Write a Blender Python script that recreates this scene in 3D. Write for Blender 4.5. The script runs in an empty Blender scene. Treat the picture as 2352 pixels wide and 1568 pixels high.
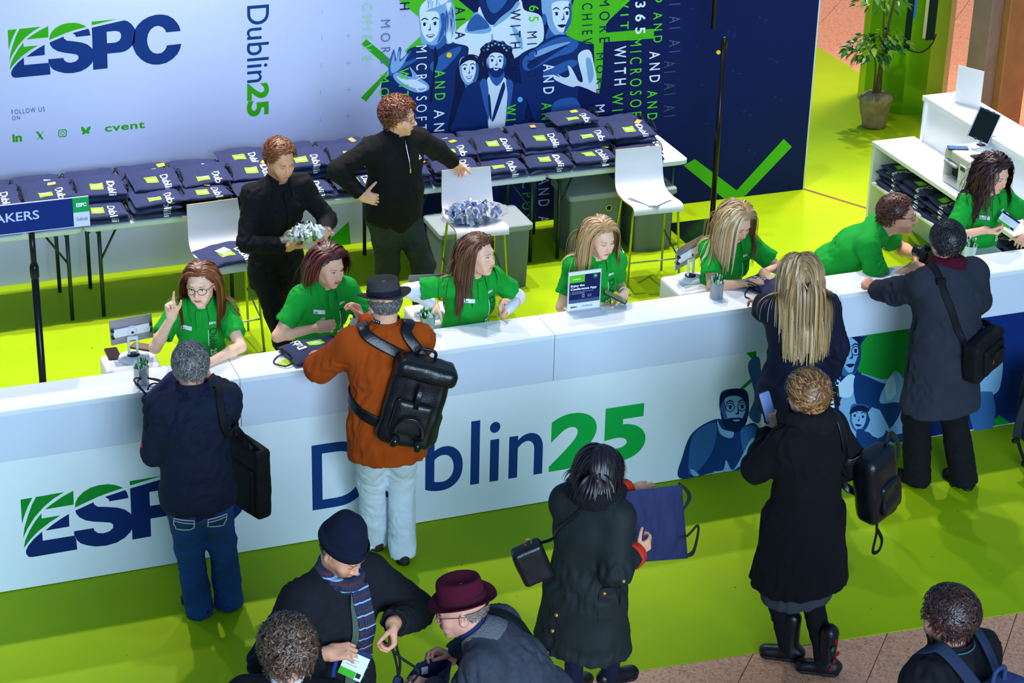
import bpy, math, random
import numpy as np
from mathutils import Vector, Matrix
from mathutils.geometry import tessellate_polygon
random.seed(7); RNG = np.random.default_rng(7)
SC = bpy.context.scene
COL = SC.collection
PI = math.pi
# ------------------------------------------------------------------ camera
W, H = 2352, 1568
FPX = 4974.8
YAW, PITCH, ROLL = math.radians(21.3357), math.radians(25.3054), math.radians(1.5227)
CAM = np.array([-1.0069, -10.4569, 6.4142])
_f = np.array([math.sin(YAW)*math.cos(PITCH), math.cos(YAW)*math.cos(PITCH), -math.sin(PITCH)])
_r = np.array([math.cos(YAW), -math.sin(YAW), 0.0]); _u = np.cross(_r, _f)
_r, _u = math.cos(ROLL)*_r + math.sin(ROLL)*_u, -math.sin(ROLL)*_r + math.cos(ROLL)*_u
cd = bpy.data.cameras.new('camera'); cam = bpy.data.objects.new('camera', cd); COL.objects.link(cam)
cd.sensor_width = 36.0; cd.lens = FPX/W*36.0; cd.clip_end = 200
m = Matrix.Identity(4)
for i in range(3):
    m[i][0] = _r[i]; m[i][1] = _u[i]; m[i][2] = -_f[i]; m[i][3] = CAM[i]
cam.matrix_world = m
SC.camera = cam
# ------------------------------------------------------------------ world, lamps, exposure
wd = bpy.data.worlds.new('world'); SC.world = wd; wd.use_nodes = True
wd.node_tree.nodes['Background'].inputs[0].default_value = (0.30, 0.60, 1.0, 1)
wd.node_tree.nodes['Background'].inputs[1].default_value = 0.46
def lamp(name, kind, loc, target, energy, color, size=1.0, spot=None, blend=0.5):
    d = bpy.data.lights.new(name, kind); d.energy = energy; d.color = color
    if kind == 'AREA': d.shape = 'DISK'; d.size = size
    else: d.shadow_soft_size = size
    if spot: d.spot_size = math.radians(spot); d.spot_blend = blend
    o = bpy.data.objects.new(name, d); COL.objects.link(o); o.location = loc
    o.rotation_euler = (Vector(target)-Vector(loc)).to_track_quat('-Z', 'Y').to_euler()
    return o
WARM = (1.0, 0.93, 0.84)
for lx in (-2.2, 0.6, 3.4, 6.2, 9.0):                     # two truss rows of lamps above the tables
    lamp('truss_lamp', 'SPOT', (lx, 3.4, 8.7), (lx+.2, 2.1, 0), 1750, WARM, 0.11, 54, 1.0)
    lamp('truss_lamp', 'SPOT', (lx+1.4, 3.9, 6.2), (lx+1.2, 2.1, 0), 960, WARM, 0.08, 66, 1.0)
lamp('atrium_window', 'AREA', (1.5, -15.0, 5.4), (3.4, 1.0, 0.9), 2500, (0.58, 0.78, 1.0), 7.0)
lamp('hall_spot', 'SPOT', (8.9, 7.4, 7.5), (8.2, 4.8, 0), 1500, WARM, 0.15, 50, 1.0)  # added spot without a visible source, brightens the green floor right of the wall
lamp('wall_washer', 'SPOT', (1.95, 3.3, 3.6), (2.0, 4.17, 2.25), 150, (1.0, 0.97, 0.92), 0.15, 110, 1.0)
lamp('hall_spot', 'SPOT', (10.5, 7.0, 7.0), (10.5, 7.0, 0), 2600, (1.0, 0.66, 0.36), 0.5, 90, 0.6)
SC.view_settings.view_transform = 'Standard'; SC.view_settings.look = 'None'
SC.view_settings.exposure = 0.0; SC.view_settings.gamma = 1.0; SC.view_settings.use_curve_mapping = False
# ------------------------------------------------------------------ pixel helpers
def ray(px, py): return _f*FPX + _r*(px-W/2) - _u*(py-H/2)
def onz(px, py, z=0.0): d = ray(px, py); return CAM + d*((z-CAM[2])/d[2])
def ony(px, py, y=0.0): d = ray(px, py); return CAM + d*((y-CAM[1])/d[1])
def onx(px, py, x=0.0): d = ray(px, py); return CAM + d*((x-CAM[0])/d[0])
# ------------------------------------------------------------------ materials
def lin(h):
    h = h.lstrip('#'); v = [int(h[i:i+2], 16)/255 for i in (0, 2, 4)]
    return tuple(c/12.92 if c <= .04045 else ((c+.055)/1.055)**2.4 for c in v)
MATS = {}
def mat(name, color='#808080', rough=0.6, metal=0.0, bump=0.0, bscale=200, var=0.0, vscale=6, attr=False,
        trans=0.0, sheen=0.0, spec=0.5, aniso=None, alpha=1.0, ior=1.45, coat=0.0):
    if name in MATS: return MATS[name]
    M = bpy.data.materials.new(name); M.use_nodes = True
    nt = M.node_tree; b = nt.nodes['Principled BSDF']; N = nt.nodes.new; L = nt.links.new
    c = lin(color) if isinstance(color, str) else color
    b.inputs['Base Color'].default_value = (*c, 1); b.inputs['Roughness'].default_value = rough
    b.inputs['Metallic'].default_value = metal; b.inputs['Specular IOR Level'].default_value = spec
    b.inputs['Transmission Weight'].default_value = trans; b.inputs['IOR'].default_value = ior
    b.inputs['Sheen Weight'].default_value = sheen; b.inputs['Alpha'].default_value = alpha
    b.inputs['Coat Weight'].default_value = coat
    tc = N('ShaderNodeTexCoord')
    src = None
    if attr:
        a = N('ShaderNodeAttribute'); a.attribute_name = 'Col'; src = a.outputs['Color']
    if var > 0:
        n = N('ShaderNodeTexNoise'); n.inputs['Scale'].default_value = vscale; n.inputs['Detail'].default_value = 5
        L(tc.outputs['Object'], n.inputs['Vector'])
        mr = N('ShaderNodeMapRange'); mr.inputs[1].default_value = .3; mr.inputs[2].default_value = .7
        mr.inputs[3].default_value = 1-var; mr.inputs[4].default_value = 1+var
        L(n.outputs['Fac'], mr.inputs[0])
        mx = N('ShaderNodeMix'); mx.data_type = 'RGBA'; mx.blend_type = 'MULTIPLY'; mx.inputs[0].default_value = 1
        if src: L(src, mx.inputs[6])
        else: mx.inputs[6].default_value = (*c, 1)
        L(mr.outputs[0], mx.inputs[7]); src = mx.outputs[2]
    if src: L(src, b.inputs['Base Color'])
    if bump > 0:
        n = N('ShaderNodeTexNoise'); n.inputs['Scale'].default_value = bscale; n.inputs['Detail'].default_value = 4
        v = tc.outputs['Object']
        if aniso:
            mp = N('ShaderNodeMapping'); mp.inputs['Scale'].default_value = aniso; L(v, mp.inputs[0]); v = mp.outputs[0]
        L(v, n.inputs['Vector'])
        bp = N('ShaderNodeBump'); bp.inputs['Strength'].default_value = bump; bp.inputs['Distance'].default_value = 0.01
        L(n.outputs['Fac'], bp.inputs['Height']); L(bp.outputs[0], b.inputs['Normal'])
    MATS[name] = M
    return M
# ------------------------------------------------------------------ mesh helpers
class MB:
    """collects vertices, faces and vertex colours of one mesh"""
    def __init__(s): s.v = []; s.f = []; s.c = []; s.n = 0; s.m = []
    def add(s, v, f, col=None, mi=0):
        v = np.asarray(v, float).reshape(-1, 3)
        s.v.append(v); off = s.n
        for q in f: s.f.append(tuple(int(i)+off for i in q)); s.m.append(mi)
        c = np.ones((len(v), 3)) if col is None else (np.tile(np.asarray(col, float), (len(v), 1)) if np.ndim(col) == 1 else np.asarray(col))
        s.c.append(c); s.n += len(v)
    def box(s, lo, hi, col=None, R=None, c=None, mi=0, bev=0.0):
        lo = np.array(lo, float); hi = np.array(hi, float)
        if bev <= 0:
            v = np.array([[x, y, z] for x in (lo[0], hi[0]) for y in (lo[1], hi[1]) for z in (lo[2], hi[2])])
            f = [(0, 1, 3, 2), (4, 6, 7, 5), (0, 4, 5, 1), (2, 3, 7, 6), (0, 2, 6, 4), (1, 5, 7, 3)]
        else:
            b = min(bev, *(0.49*(hi-lo)))
            v = []; 
            for sx in (0, 1):
                for sy in (0, 1):
                    for sz in (0, 1):
                        p = np.array([hi[0] if sx else lo[0], hi[1] if sy else lo[1], hi[2] if sz else lo[2]])
                        inn = np.array([-1 if sx else 1, -1 if sy else 1, -1 if sz else 1])*b
                        for ax in range(3):
                            q = p+inn; q[ax] = p[ax]; v.append(q)
            v = np.array(v); I = lambda x, y, z, a: (x*4+y*2+z)*3+a
            f = []
            f += [(I(0,0,0,0), I(0,0,1,0), I(0,1,1,0), I(0,1,0,0)), (I(1,0,0,0), I(1,1,0,0), I(1,1,1,0), I(1,0,1,0))]
            f += [(I(0,0,0,1), I(1,0,0,1), I(1,0,1,1), I(0,0,1,1)), (I(0,1,0,1), I(0,1,1,1), I(1,1,1,1), I(1,1,0,1))]
            f += [(I(0,0,0,2), I(0,1,0,2), I(1,1,0,2), I(1,0,0,2)), (I(0,0,1,2), I(1,0,1,2), I(1,1,1,2), I(0,1,1,2))]
            for a in (0, 1):
                for c_ in (0, 1):
                    f.append((I(0,a,c_,1), I(1,a,c_,1), I(1,a,c_,2), I(0,a,c_,2)) if a == c_ else (I(0,a,c_,2), I(1,a,c_,2), I(1,a,c_,1), I(0,a,c_,1)))
                    f.append((I(a,0,c_,2), I(a,1,c_,2), I(a,1,c_,0), I(a,0,c_,0)) if a == c_ else (I(a,0,c_,0), I(a,1,c_,0), I(a,1,c_,2), I(a,0,c_,2)))
                    f.append((I(a,c_,0,0), I(a,c_,1,0), I(a,c_,1,1), I(a,c_,0,1)) if a == c_ else (I(a,c_,0,1), I(a,c_,1,1), I(a,c_,1,0), I(a,c_,0,0)))
            for x in (0, 1):
                for y in (0, 1):
                    for z in (0, 1):
                        t = (I(x,y,z,0), I(x,y,z,1), I(x,y,z,2))
                        f.append(t if (x+y+z) % 2 == 1 else t[::-1])
        if R is not None: v = (v-(c if c is not None else 0)) @ np.asarray(R).T + (c if c is not None else 0)
        s.add(v, f, col, mi)
    def tube(s, pts, r, n=8, col=None, closed=False, caps=True, flat=None, mi=0):
        """tube along pts; r scalar or per point; flat=(w,t,normal) makes a strap"""
        P = np.asarray(pts, float); M = len(P)
        rr = np.full(M, r) if np.isscalar(r) else np.asarray(r, float)
        T = np.gradient(P, axis=0) if not closed else np.roll(P, -1, 0)-np.roll(P, 1, 0)
        T /= np.linalg.norm(T, axis=1)[:, None]+1e-12
        up = np.array([0, 0, 1.]) if abs(T[0][2]) < .9 else np.array([1., 0, 0])
        V = []
        nrm = np.cross(T[0], up); nrm /= np.linalg.norm(nrm)
        for i in range(M):
            if flat is not None:
                nn = np.asarray(flat[2][i] if np.ndim(flat[2]) == 2 else flat[2], float)
                nrm = np.cross(T[i], nn); nrm /= np.linalg.norm(nrm)+1e-12
            else:
                nrm = nrm-T[i]*(nrm@T[i]); nrm /= np.linalg.norm(nrm)+1e-12
            b = np.cross(nrm, T[i])
            for k in range(n):
                a = 2*PI*k/n
                if flat is not None:
                    ca, sa = math.cos(a+PI/n), math.sin(a+PI/n)
                    ca = math.copysign(abs(ca)**.4, ca); sa = math.copysign(abs(sa)**.4, sa)
                    V.append(P[i]+nrm*ca*flat[0]/2*(rr[i])+b*sa*flat[1]/2)
                else: V.append(P[i]+(nrm*math.cos(a)+b*math.sin(a))*rr[i])
        F = []
        for i in range(M-(0 if closed else 1)):
            j = (i+1) % M
            for k in range(n):
                l = (k+1) % n; F.append((i*n+k, i*n+l, j*n+l, j*n+k))
        if caps and not closed:
            F.append(tuple(range(n-1, -1, -1))); F.append(tuple((M-1)*n+k for k in range(n)))
        F = [q[::-1] for q in F]
        s.add(V, F, col, mi)
    def lathe(s, prof, n=24, c=(0, 0, 0), col=None, sx=1.0, sy=1.0, caps=True, R=None):
        V = []; c = np.asarray(c, float)
        for r, z in prof:
            for k in range(n):
                a = 2*PI*k/n; V.append((r*math.cos(a)*sx, r*math.sin(a)*sy, z))
        V = np.array(V)
        if R is not None: V = V @ np.asarray(R).T
        V = V+c; F = []
        for i in range(len(prof)-1):
            for k in range(n):
                l = (k+1) % n; F.append((i*n+k, i*n+l, (i+1)*n+l, (i+1)*n+k))
        if caps: F.append(tuple(range(n-1, -1, -1))); F.append(tuple((len(prof)-1)*n+k for k in range(n)))
        s.add(V, F, col)
    def grid(s, P, col=None, wrap=False, flip=False):
        P = np.asarray(P, float); a, b = P.shape[:2]; F = []
        for i in range(a-1):
            for j in range(b if wrap else b-1):
                k = (j+1) % b; q = (i*b+j, i*b+k, (i+1)*b+k, (i+1)*b+j); F.append(q[::-1] if flip else q)
        s.add(P.reshape(-1, 3), F, None if col is None else (np.asarray(col).reshape(-1, 3) if np.ndim(col) > 1 else col))
    def mesh(s, name, smooth=True, mats=()):
        V = np.concatenate(s.v) if s.v else np.zeros((0, 3)); me = bpy.data.meshes.new(name)
        quick_mesh(me, V, s.f, np.concatenate(s.c) if s.c else None, smooth)
        if any(s.m): me.polygons.foreach_set('material_index', s.m)
        for M in mats: me.materials.append(M)
        return me
    def obj(s, name, material, parent=None, smooth=True):
        return link(name, s.mesh(name, smooth, material if isinstance(material, (list, tuple)) else [material]), parent)
def quick_mesh(me, V, F, C=None, smooth=True):
    lens = np.array([len(q) for q in F], dtype=np.int32)
    flat = np.fromiter((i for q in F for i in q), dtype=np.int32, count=int(lens.sum()))
    fill_mesh(me, V, flat, lens, C, smooth)
def fill_mesh(me, V, flat, lens, C=None, smooth=True):
    me.vertices.add(len(V)); me.vertices.foreach_set('co', np.asarray(V, dtype=np.float32).ravel())
    me.loops.add(len(flat)); me.loops.foreach_set('vertex_index', flat.astype(np.int32))
    me.polygons.add(len(lens)); st = np.zeros(len(lens), dtype=np.int32); st[1:] = np.cumsum(lens)[:-1]
    me.polygons.foreach_set('loop_start', st); me.polygons.foreach_set('loop_total', lens.astype(np.int32))
    me.update(calc_edges=True)
    me.polygons.foreach_set('use_smooth', np.full(len(lens), bool(smooth), dtype=bool))
    if C is not None and len(C) == len(V):
        a = me.attributes.new('Col', 'FLOAT_COLOR', 'POINT')
        a.data.foreach_set('color', np.concatenate([C, np.ones((len(C), 1))], 1).astype(np.float32).ravel())
def link(name, me, parent=None):
    o = bpy.data.objects.new(name, me); COL.objects.link(o)
    if parent is not None: o.parent = parent
    return o
def tag(o, label=None, cat=None, group=None, kind=None):
    if label: o['label'] = label
    if cat: o['category'] = cat
    if group: o['group'] = group
    if kind: o['kind'] = kind
    return o
def thing(name, label, cat, loc=(0, 0, 0), rz=0.0, group=None):
    o = bpy.data.objects.new(name, None); COL.objects.link(o); o.empty_display_size = .1
    o.location = loc; o.rotation_euler = (0, 0, rz)
    return tag(o, label, cat, group)
def copy_tree(o, parent=None):
    c = o.copy(); COL.objects.link(c)
    if parent is not None: c.parent = parent
    for ch in list(o.children): copy_tree(ch, c)
    return c
def unit(v): v = np.asarray(v, float); return v/(np.linalg.norm(v)+1e-12)
def smoothpath(pts, n=8, closed=False):
    P = np.asarray(pts, float); M = len(P); out = []
    rng = range(M) if closed else range(M-1)
    for i in rng:
        if closed: p0, p1, p2, p3 = P[i-1], P[i], P[(i+1) % M], P[(i+2) % M]
        else: p0, p1, p2, p3 = P[max(i-1, 0)], P[i], P[i+1], P[min(i+2, M-1)]
        for k in range(n):
            t = k/n
            out.append(.5*((2*p1)+(-p0+p2)*t+(2*p0-5*p1+4*p2-p3)*t*t+(-p0+3*p1-3*p2+p3)*t**3))
    if not closed: out.append(P[-1])
    return np.array(out)
# ------------------------------------------------------------------ text
_TX = {}
def text2d(body, bold=0.0, spacing=1.0, res=4):
    key = (body, bold, spacing, res)
    if key not in _TX:
        c = bpy.data.curves.new('txt', 'FONT'); c.body = body; c.size = 1.0; c.offset = bold; c.space_character = spacing
        c.resolution_u = res
        o = bpy.data.objects.new('txt', c); COL.objects.link(o)
        bpy.context.view_layer.update()
        dg = bpy.context.evaluated_depsgraph_get(); me = o.evaluated_get(dg).to_mesh()
        V = np.array([v.co[:] for v in me.vertices]); F = [tuple(p.vertices) for p in me.polygons]
        o.evaluated_get(dg).to_mesh_clear(); bpy.data.objects.remove(o); bpy.data.curves.remove(c)
        _TX[key] = (V, F)
    V, F = _TX[key]; return V.copy(), F
def textfit(mb, body, O, U, V, bold=0.0, spacing=1.0, col=None, res=4):
    """text whose bounding box spans origin O, width vector U and cap-height vector V"""
    T, F = text2d(body, bold, spacing, res)
    lo, hi = T.min(0), T.max(0)
    a = (T[:, :1]-lo[0])/(hi[0]-lo[0]); b = (T[:, 1:2]-lo[1])/(hi[1]-lo[1])
    mb.add(np.asarray(O)+a*np.asarray(U)+b*np.asarray(V), F, col)
# ------------------------------------------------------------------ signed-distance modelling (numpy) and surface nets
def frame(fwd, up=(0, 0, 1)):
    """rows: lateral x, forward y, up z"""
    y = unit(fwd); x = unit(np.cross(y, up)); z = np.cross(x, y); return np.array([x, y, z])
def p_dist(p, q):
    k = q[0]
    if k == 'rc':
        _, a, b, ra, rb = q; ab = b-a; L2 = ab@ab+1e-12
        t = np.clip(((p-a)@ab)/L2, 0, 1); o = p-a-t[..., None]*ab
        return np.sqrt((o*o).sum(-1))-(ra+(rb-ra)*t)
    if k == 'fc':
        _, a, b, ra, rb = q; ab = b-a; L = math.sqrt(ab@ab); d = ab/L
        s = (p-a)@d; t = np.clip(s/L, 0, 1); o = p-a-s[..., None]*d
        return np.maximum(np.sqrt((o*o).sum(-1))-(ra+(rb-ra)*t), np.maximum(-s, s-L))
    if k in ('ec', 'fe'):
        _, a, b, (wa, da), (wb, db), lat = q; ab = b-a; L = math.sqrt(ab@ab)+1e-9; d = ab/L
        lat = unit(lat-d*(lat@d)); nn = np.cross(d, lat)
        s = (p-a)@d; t = np.clip(s/L, 0, 1); t = t if k == 'fe' else t
        w = wa+(wb-wa)*t; dd = da+(db-da)*t; o = p-a
        l = o@lat; m_ = o@nn; e = (s-t*L) if k == 'ec' else 0*s; c = np.minimum(w, dd)
        k0 = np.sqrt((l/w)**2+(m_/dd)**2+(e/c)**2)+1e-9; k1 = np.sqrt((l/w**2)**2+(m_/dd**2)**2+(e/c**2)**2)+1e-9
        r = k0*(k0-1)/k1
        return r if k == 'ec' else np.maximum(r, np.maximum(-s, s-L))
    if k == 'el':
        _, c, r, R = q; o = (p-c)@R.T
        k0 = np.sqrt(((o/r)**2).sum(-1))+1e-9; k1 = np.sqrt(((o/(r*r))**2).sum(-1))+1e-9
        return k0*(k0-1)/k1
    if k == 'bx':
        _, c, hf, R, rd = q; o = np.abs((p-c)@R.T)-(hf-rd)
        return np.sqrt((np.maximum(o, 0)**2).sum(-1))+np.minimum(o.max(-1), 0)-rd
    if k == 'pl':
        _, c, n = q; return (p-c)@n
def p_box(q):
    k = q[0]
    if k in ('rc', 'fc'):
        r = max(q[3], q[4]); return np.minimum(q[1], q[2])-r, np.maximum(q[1], q[2])+r
    if k in ('ec', 'fe'):
        r = max(*q[3], *q[4]); return np.minimum(q[1], q[2])-r, np.maximum(q[1], q[2])+r
    if k == 'el':
        e = np.sqrt(((q[3]*q[2][:, None])**2).sum(0)); return q[1]-e, q[1]+e
    if k == 'bx':
        e = np.abs(q[3]*q[2][:, None]).sum(0); return q[1]-e, q[1]+e
    return None
A3 = lambda v: np.asarray(v, float)
I3 = np.eye(3)
class SDF:
    def __init__(s): s.q = []
    def rc(s, a, b, ra, rb, k=.02, op='u'): s.q.append((('rc', A3(a), A3(b), ra, rb), k, op)); return s
    def fc(s, a, b, ra, rb, k=.0, op='u'): s.q.append((('fc', A3(a), A3(b), ra, rb), k, op)); return s
    def ec(s, a, b, wa, wb, lat, k=.03, op='u'): s.q.append((('ec', A3(a), A3(b), wa, wb, A3(lat)), k, op)); return s
    def fe(s, a, b, wa, wb, lat, k=.0, op='u'): s.q.append((('fe', A3(a), A3(b), wa, wb, A3(lat)), k, op)); return s
    def el(s, c, r, R=I3, k=.02, op='u'): s.q.append((('el', A3(c), A3(r), A3(R)), k, op)); return s
    def bx(s, c, h, R=I3, rd=.005, k=.0, op='u'): s.q.append((('bx', A3(c), A3(h), A3(R), rd), k, op)); return s
    def pl(s, c, n, k=.0): s.q.append((('pl', A3(c), unit(n)), k, 'i')); return s
    def sph(s, c, r, k=.02, op='u'): return s.rc(c, A3(c)+1e-4, r, r, k, op)
    @staticmethod
    def comb(D, d, k, op):
        if op == 's': D2 = -D; d2 = d
        if op == 'u': a, b, sg = D, d, 1
        elif op == 's': a, b, sg = -D, d, -1
        else: a, b, sg = -D, -d, -1
        if k > 1e-6:
            h = np.maximum(k-np.abs(a-b), 0)/k; r = np.minimum(a, b)-h*h*k*.25
        else: r = np.minimum(a, b)
        return sg*r
    def at(s, p):
        p = A3(p); D = np.full(p.shape[:-1], 9.0)
        for q, k, op in s.q: D = s.comb(D, p_dist(p, q), k, op)
        return D
    def bounds(s):
        lo = np.full(3, 1e9); hi = -lo
        for q, k, op in s.q:
            if op == 'u':
                a, b = p_box(q); lo = np.minimum(lo, a); hi = np.maximum(hi, b)
        return lo, hi
    def mesh(s, h, disp=None):
        lo, hi = s.bounds(); lo = lo-2.5*h; hi = hi+2.5*h
        n = np.ceil((hi-lo)/h).astype(int)+1
        D = np.full(n, .12, dtype=np.float32)
        ax = [lo[i]+h*np.arange(n[i]) for i in range(3)]
        for q, k, op in s.q:
            bb = p_box(q)
            if bb is None: i0 = np.zeros(3, int); i1 = n
            else:
                mg = k+3*h
                i0 = np.clip(np.floor((bb[0]-mg-lo)/h).astype(int), 0, n); i1 = np.clip(np.ceil((bb[1]+mg-lo)/h).astype(int)+1, 0, n)
            if (i1 <= i0).any(): continue
            sl = tuple(slice(i0[i], i1[i]) for i in range(3))
            P = np.stack(np.meshgrid(ax[0][sl[0]], ax[1][sl[1]], ax[2][sl[2]], indexing='ij'), -1)
            D[sl] = s.comb(D[sl], p_dist(P, q), k, op)
        V, Q = surfnet(D, lo, h)
        s.D, s.lo, s.h = D, lo, h
        return V, Q
def surfnet(D, lo, h):
    S = D < 0
    n = np.array(D.shape)-1
    cnt = np.zeros(n, dtype=np.int8)
    for i in (0, 1):
        for j in (0, 1):
            for k in (0, 1): cnt += S[i:n[0]+i, j:n[1]+j, k:n[2]+k]
    act = (cnt > 0) & (cnt < 8)
    ci = np.argwhere(act); idx = np.full(n, -1, dtype=np.int64); idx[act] = np.arange(len(ci))
    acc = np.zeros((len(ci), 3)); num = np.zeros(len(ci))
    cor = [(i, j, k) for i in (0, 1) for j in (0, 1) for k in (0, 1)]
    val = {c: D[ci[:, 0]+c[0], ci[:, 1]+c[1], ci[:, 2]+c[2]].astype(float) for c in cor}
    for a in cor:
        for ax in range(3):
            if a[ax] == 0:
                b = list(a); b[ax] = 1; b = tuple(b); da, db = val[a], val[b]
                x = (da < 0) != (db < 0); t = da[x]/(da[x]-db[x])
                p = np.tile(np.array(a, float), (x.sum(), 1)); p[:, ax] += t
                acc[x] += p; num[x] += 1
    V = lo+h*(ci+acc/num[:, None])
    Q = []
    for ax in range(3):
        o1, o2 = (ax+1) % 3, (ax+2) % 3
        sl0 = [slice(None)]*3; sl1 = [slice(None)]*3
        sl0[ax] = slice(0, -1); sl1[ax] = slice(1, None)
        X = np.argwhere(S[tuple(sl0)] != S[tuple(sl1)])
        X = X[(X[:, o1] > 0) & (X[:, o2] > 0) & (X[:, o1] < n[o1]) & (X[:, o2] < n[o2])]
        if len(X) == 0: continue
        e1 = np.zeros(3, int); e1[o1] = 1; e2 = np.zeros(3, int); e2[o2] = 1
        q = np.stack([idx[tuple((X-e1-e2).T)], idx[tuple((X-e2).T)], idx[tuple(X.T)], idx[tuple((X-e1).T)]], 1)
        inside = S[tuple(X.T)]
        q[~inside] = q[~inside][:, ::-1]
        Q.append(q)
    return V, (np.concatenate(Q) if Q else np.zeros((0, 4), int))
def vnormals(V, Q):
    N = np.zeros_like(V); a, b, c, d = V[Q[:, 0]], V[Q[:, 1]], V[Q[:, 2]], V[Q[:, 3]]
    fn = np.cross(c-a, d-b)
    for i in range(4): np.add.at(N, Q[:, i], fn)
    return N/(np.linalg.norm(N, axis=1)[:, None]+1e-12)
_KD = RNG.normal(size=(24, 3)); _KD /= np.linalg.norm(_KD, axis=1)[:, None]; _PH = RNG.uniform(0, 6.28, 24)
def folds(V, freq, aniso=(1, 1, 1), n=7, seed=0):
    """soft ridge noise from warped sines, about -1..1"""
    P = V*np.asarray(aniso)*freq; r = np.random.default_rng(seed)
    w = np.zeros(len(P)); tot = 0
    warp = np.stack([np.sin(P@_KD[(i*3+seed) % 24]*.7+_PH[i]+seed) for i in range(3)], 1)*.9
    Pw = P+warp
    for i in range(n):
        k = _KD[(i*5+seed*7) % 24]; f = 1+.55*i; a = 1/(1+.5*i)
        w += a*np.sin(Pw@k*f+_PH[(i+seed) % 24]+seed*1.7); tot += a
    return w/tot*1.8
class Part:
    """several SDF meshes joined into one object"""
    def __init__(s): s.V = []; s.Q = []; s.C = []; s.n = 0
    def add(s, V, Q, C=(1, 1, 1)):
        C = np.tile(np.asarray(C, float), (len(V), 1)) if np.ndim(C) == 1 else C
        s.V.append(V); s.Q.append(Q+s.n); s.C.append(C); s.n += len(V)
    def sdf(s, sdf, h, col=(1, 1, 1), amp=0.0, freq=14, aniso=(1, 1, 1), seed=0, fn=None, ridge=0):
        V, Q = sdf.mesh(h)
        if len(V) == 0: return
        if amp or fn:
            N = vnormals(V, Q)
            if amp:
                w = folds(V, freq, aniso, seed=seed)
                if ridge:
                    w2 = folds(V, freq*3.1, aniso, n=4, seed=seed+3); w = .62*w+ridge*(1-2*np.abs(w2))*np.clip(.5+.8*folds(V, freq*.8, n=3, seed=seed+5), 0, 1)
                V = V+N*(amp*w)[:, None]
            if fn: V = fn(V, N)
        c = col(V) if callable(col) else col
        s.add(V, Q, c)
    def obj(s, name, material, parent):
        V = np.concatenate(s.V); Q = np.concatenate(s.Q); C = np.concatenate(s.C)
        me = bpy.data.meshes.new(name); fill_mesh(me, V, Q.ravel(), np.full(len(Q), 4), C, True)
        me.materials.append(material); return link(name, me, parent)
# ------------------------------------------------------------------ setting: floor, carpet, backdrop wall, counter
WALL_Y = 4.177; CT = 1.119; FB = 0.818; CD = 0.27      # wall plane, counter top, fascia bottom, counter depth
SEAM0, MOD = 1.4777, 1.860
NAVY = '#0b1f52'; GRN = '#2fa51c'; LIME = '#8fe01a'
def granite():
    if 'granite' in MATS: return MATS['granite']
    M = bpy.data.materials.new('granite'); M.use_nodes = True; nt = M.node_tree; b = nt.nodes['Principled BSDF']
    N, L = nt.nodes.new, nt.links.new; g = N('ShaderNodeNewGeometry')
    v = N('ShaderNodeTexVoronoi'); v.inputs['Scale'].default_value = 85; L(g.outputs['Position'], v.inputs['Vector'])
    n = N('ShaderNodeTexNoise'); n.inputs['Scale'].default_value = 120; n.inputs['Detail'].default_value = 4; L(g.outputs['Position'], n.inputs['Vector'])
    r = N('ShaderNodeValToRGB'); e = r.color_ramp.elements
    e[0].position = .0; e[0].color = (*lin('#3a2a26'), 1); e[1].position = 1; e[1].color = (*lin('#e8c4a8'), 1)
    for p, c in ((.2, '#8a5a48'), (.4, '#c98a68'), (.75, '#d8a282')):
        x = e.new(p); x.color = (*lin(c), 1)
    mx = N('ShaderNodeMix'); mx.data_type = 'RGBA'; mx.inputs[0].default_value = .45
    L(v.outputs['Color'], mx.inputs[6]); L(n.outputs['Color'], mx.inputs[7])
    bw = N('ShaderNodeRGBToBW'); L(mx.outputs[2], bw.inputs[0]); L(bw.outputs[0], r.inputs[0]); L(r.outputs[0], b.inputs['Base Color'])
    b.inputs['Roughness'].default_value = .38
    MATS['granite'] = M; return M
mb = MB(); mb.box((-14, -8, -.10), (20, 16, -.014)); fl = mb.obj('floor', mat('granite_joint', '#5a4438', .7)); tag(fl, 'speckled pink granite floor of the hall', kind='structure')
slab = MB(); TS = .62; slab.box((-TS/2+.002, -TS/2+.002, -.013), (TS/2-.002, TS/2-.002, -.004), bev=.002)
sme = slab.mesh('granite_slab', False, [granite()])
ca, sa = math.cos(math.radians(48)), math.sin(math.radians(48))
for i in range(-30, 31):
    for j in range(-30, 31):
        x = 6+(i*ca-j*sa)*TS; y = 2+(i*sa+j*ca)*TS
        if (0.3 < x < 8.2 and -5.2 < y < -1.35) or (8.8 < x < 14 and 3.2 < y < 11.2):
            o = link('granite_slab', sme, fl); o.location = (x, y, 0); o.rotation_euler = (0, 0, math.radians(48))
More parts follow.
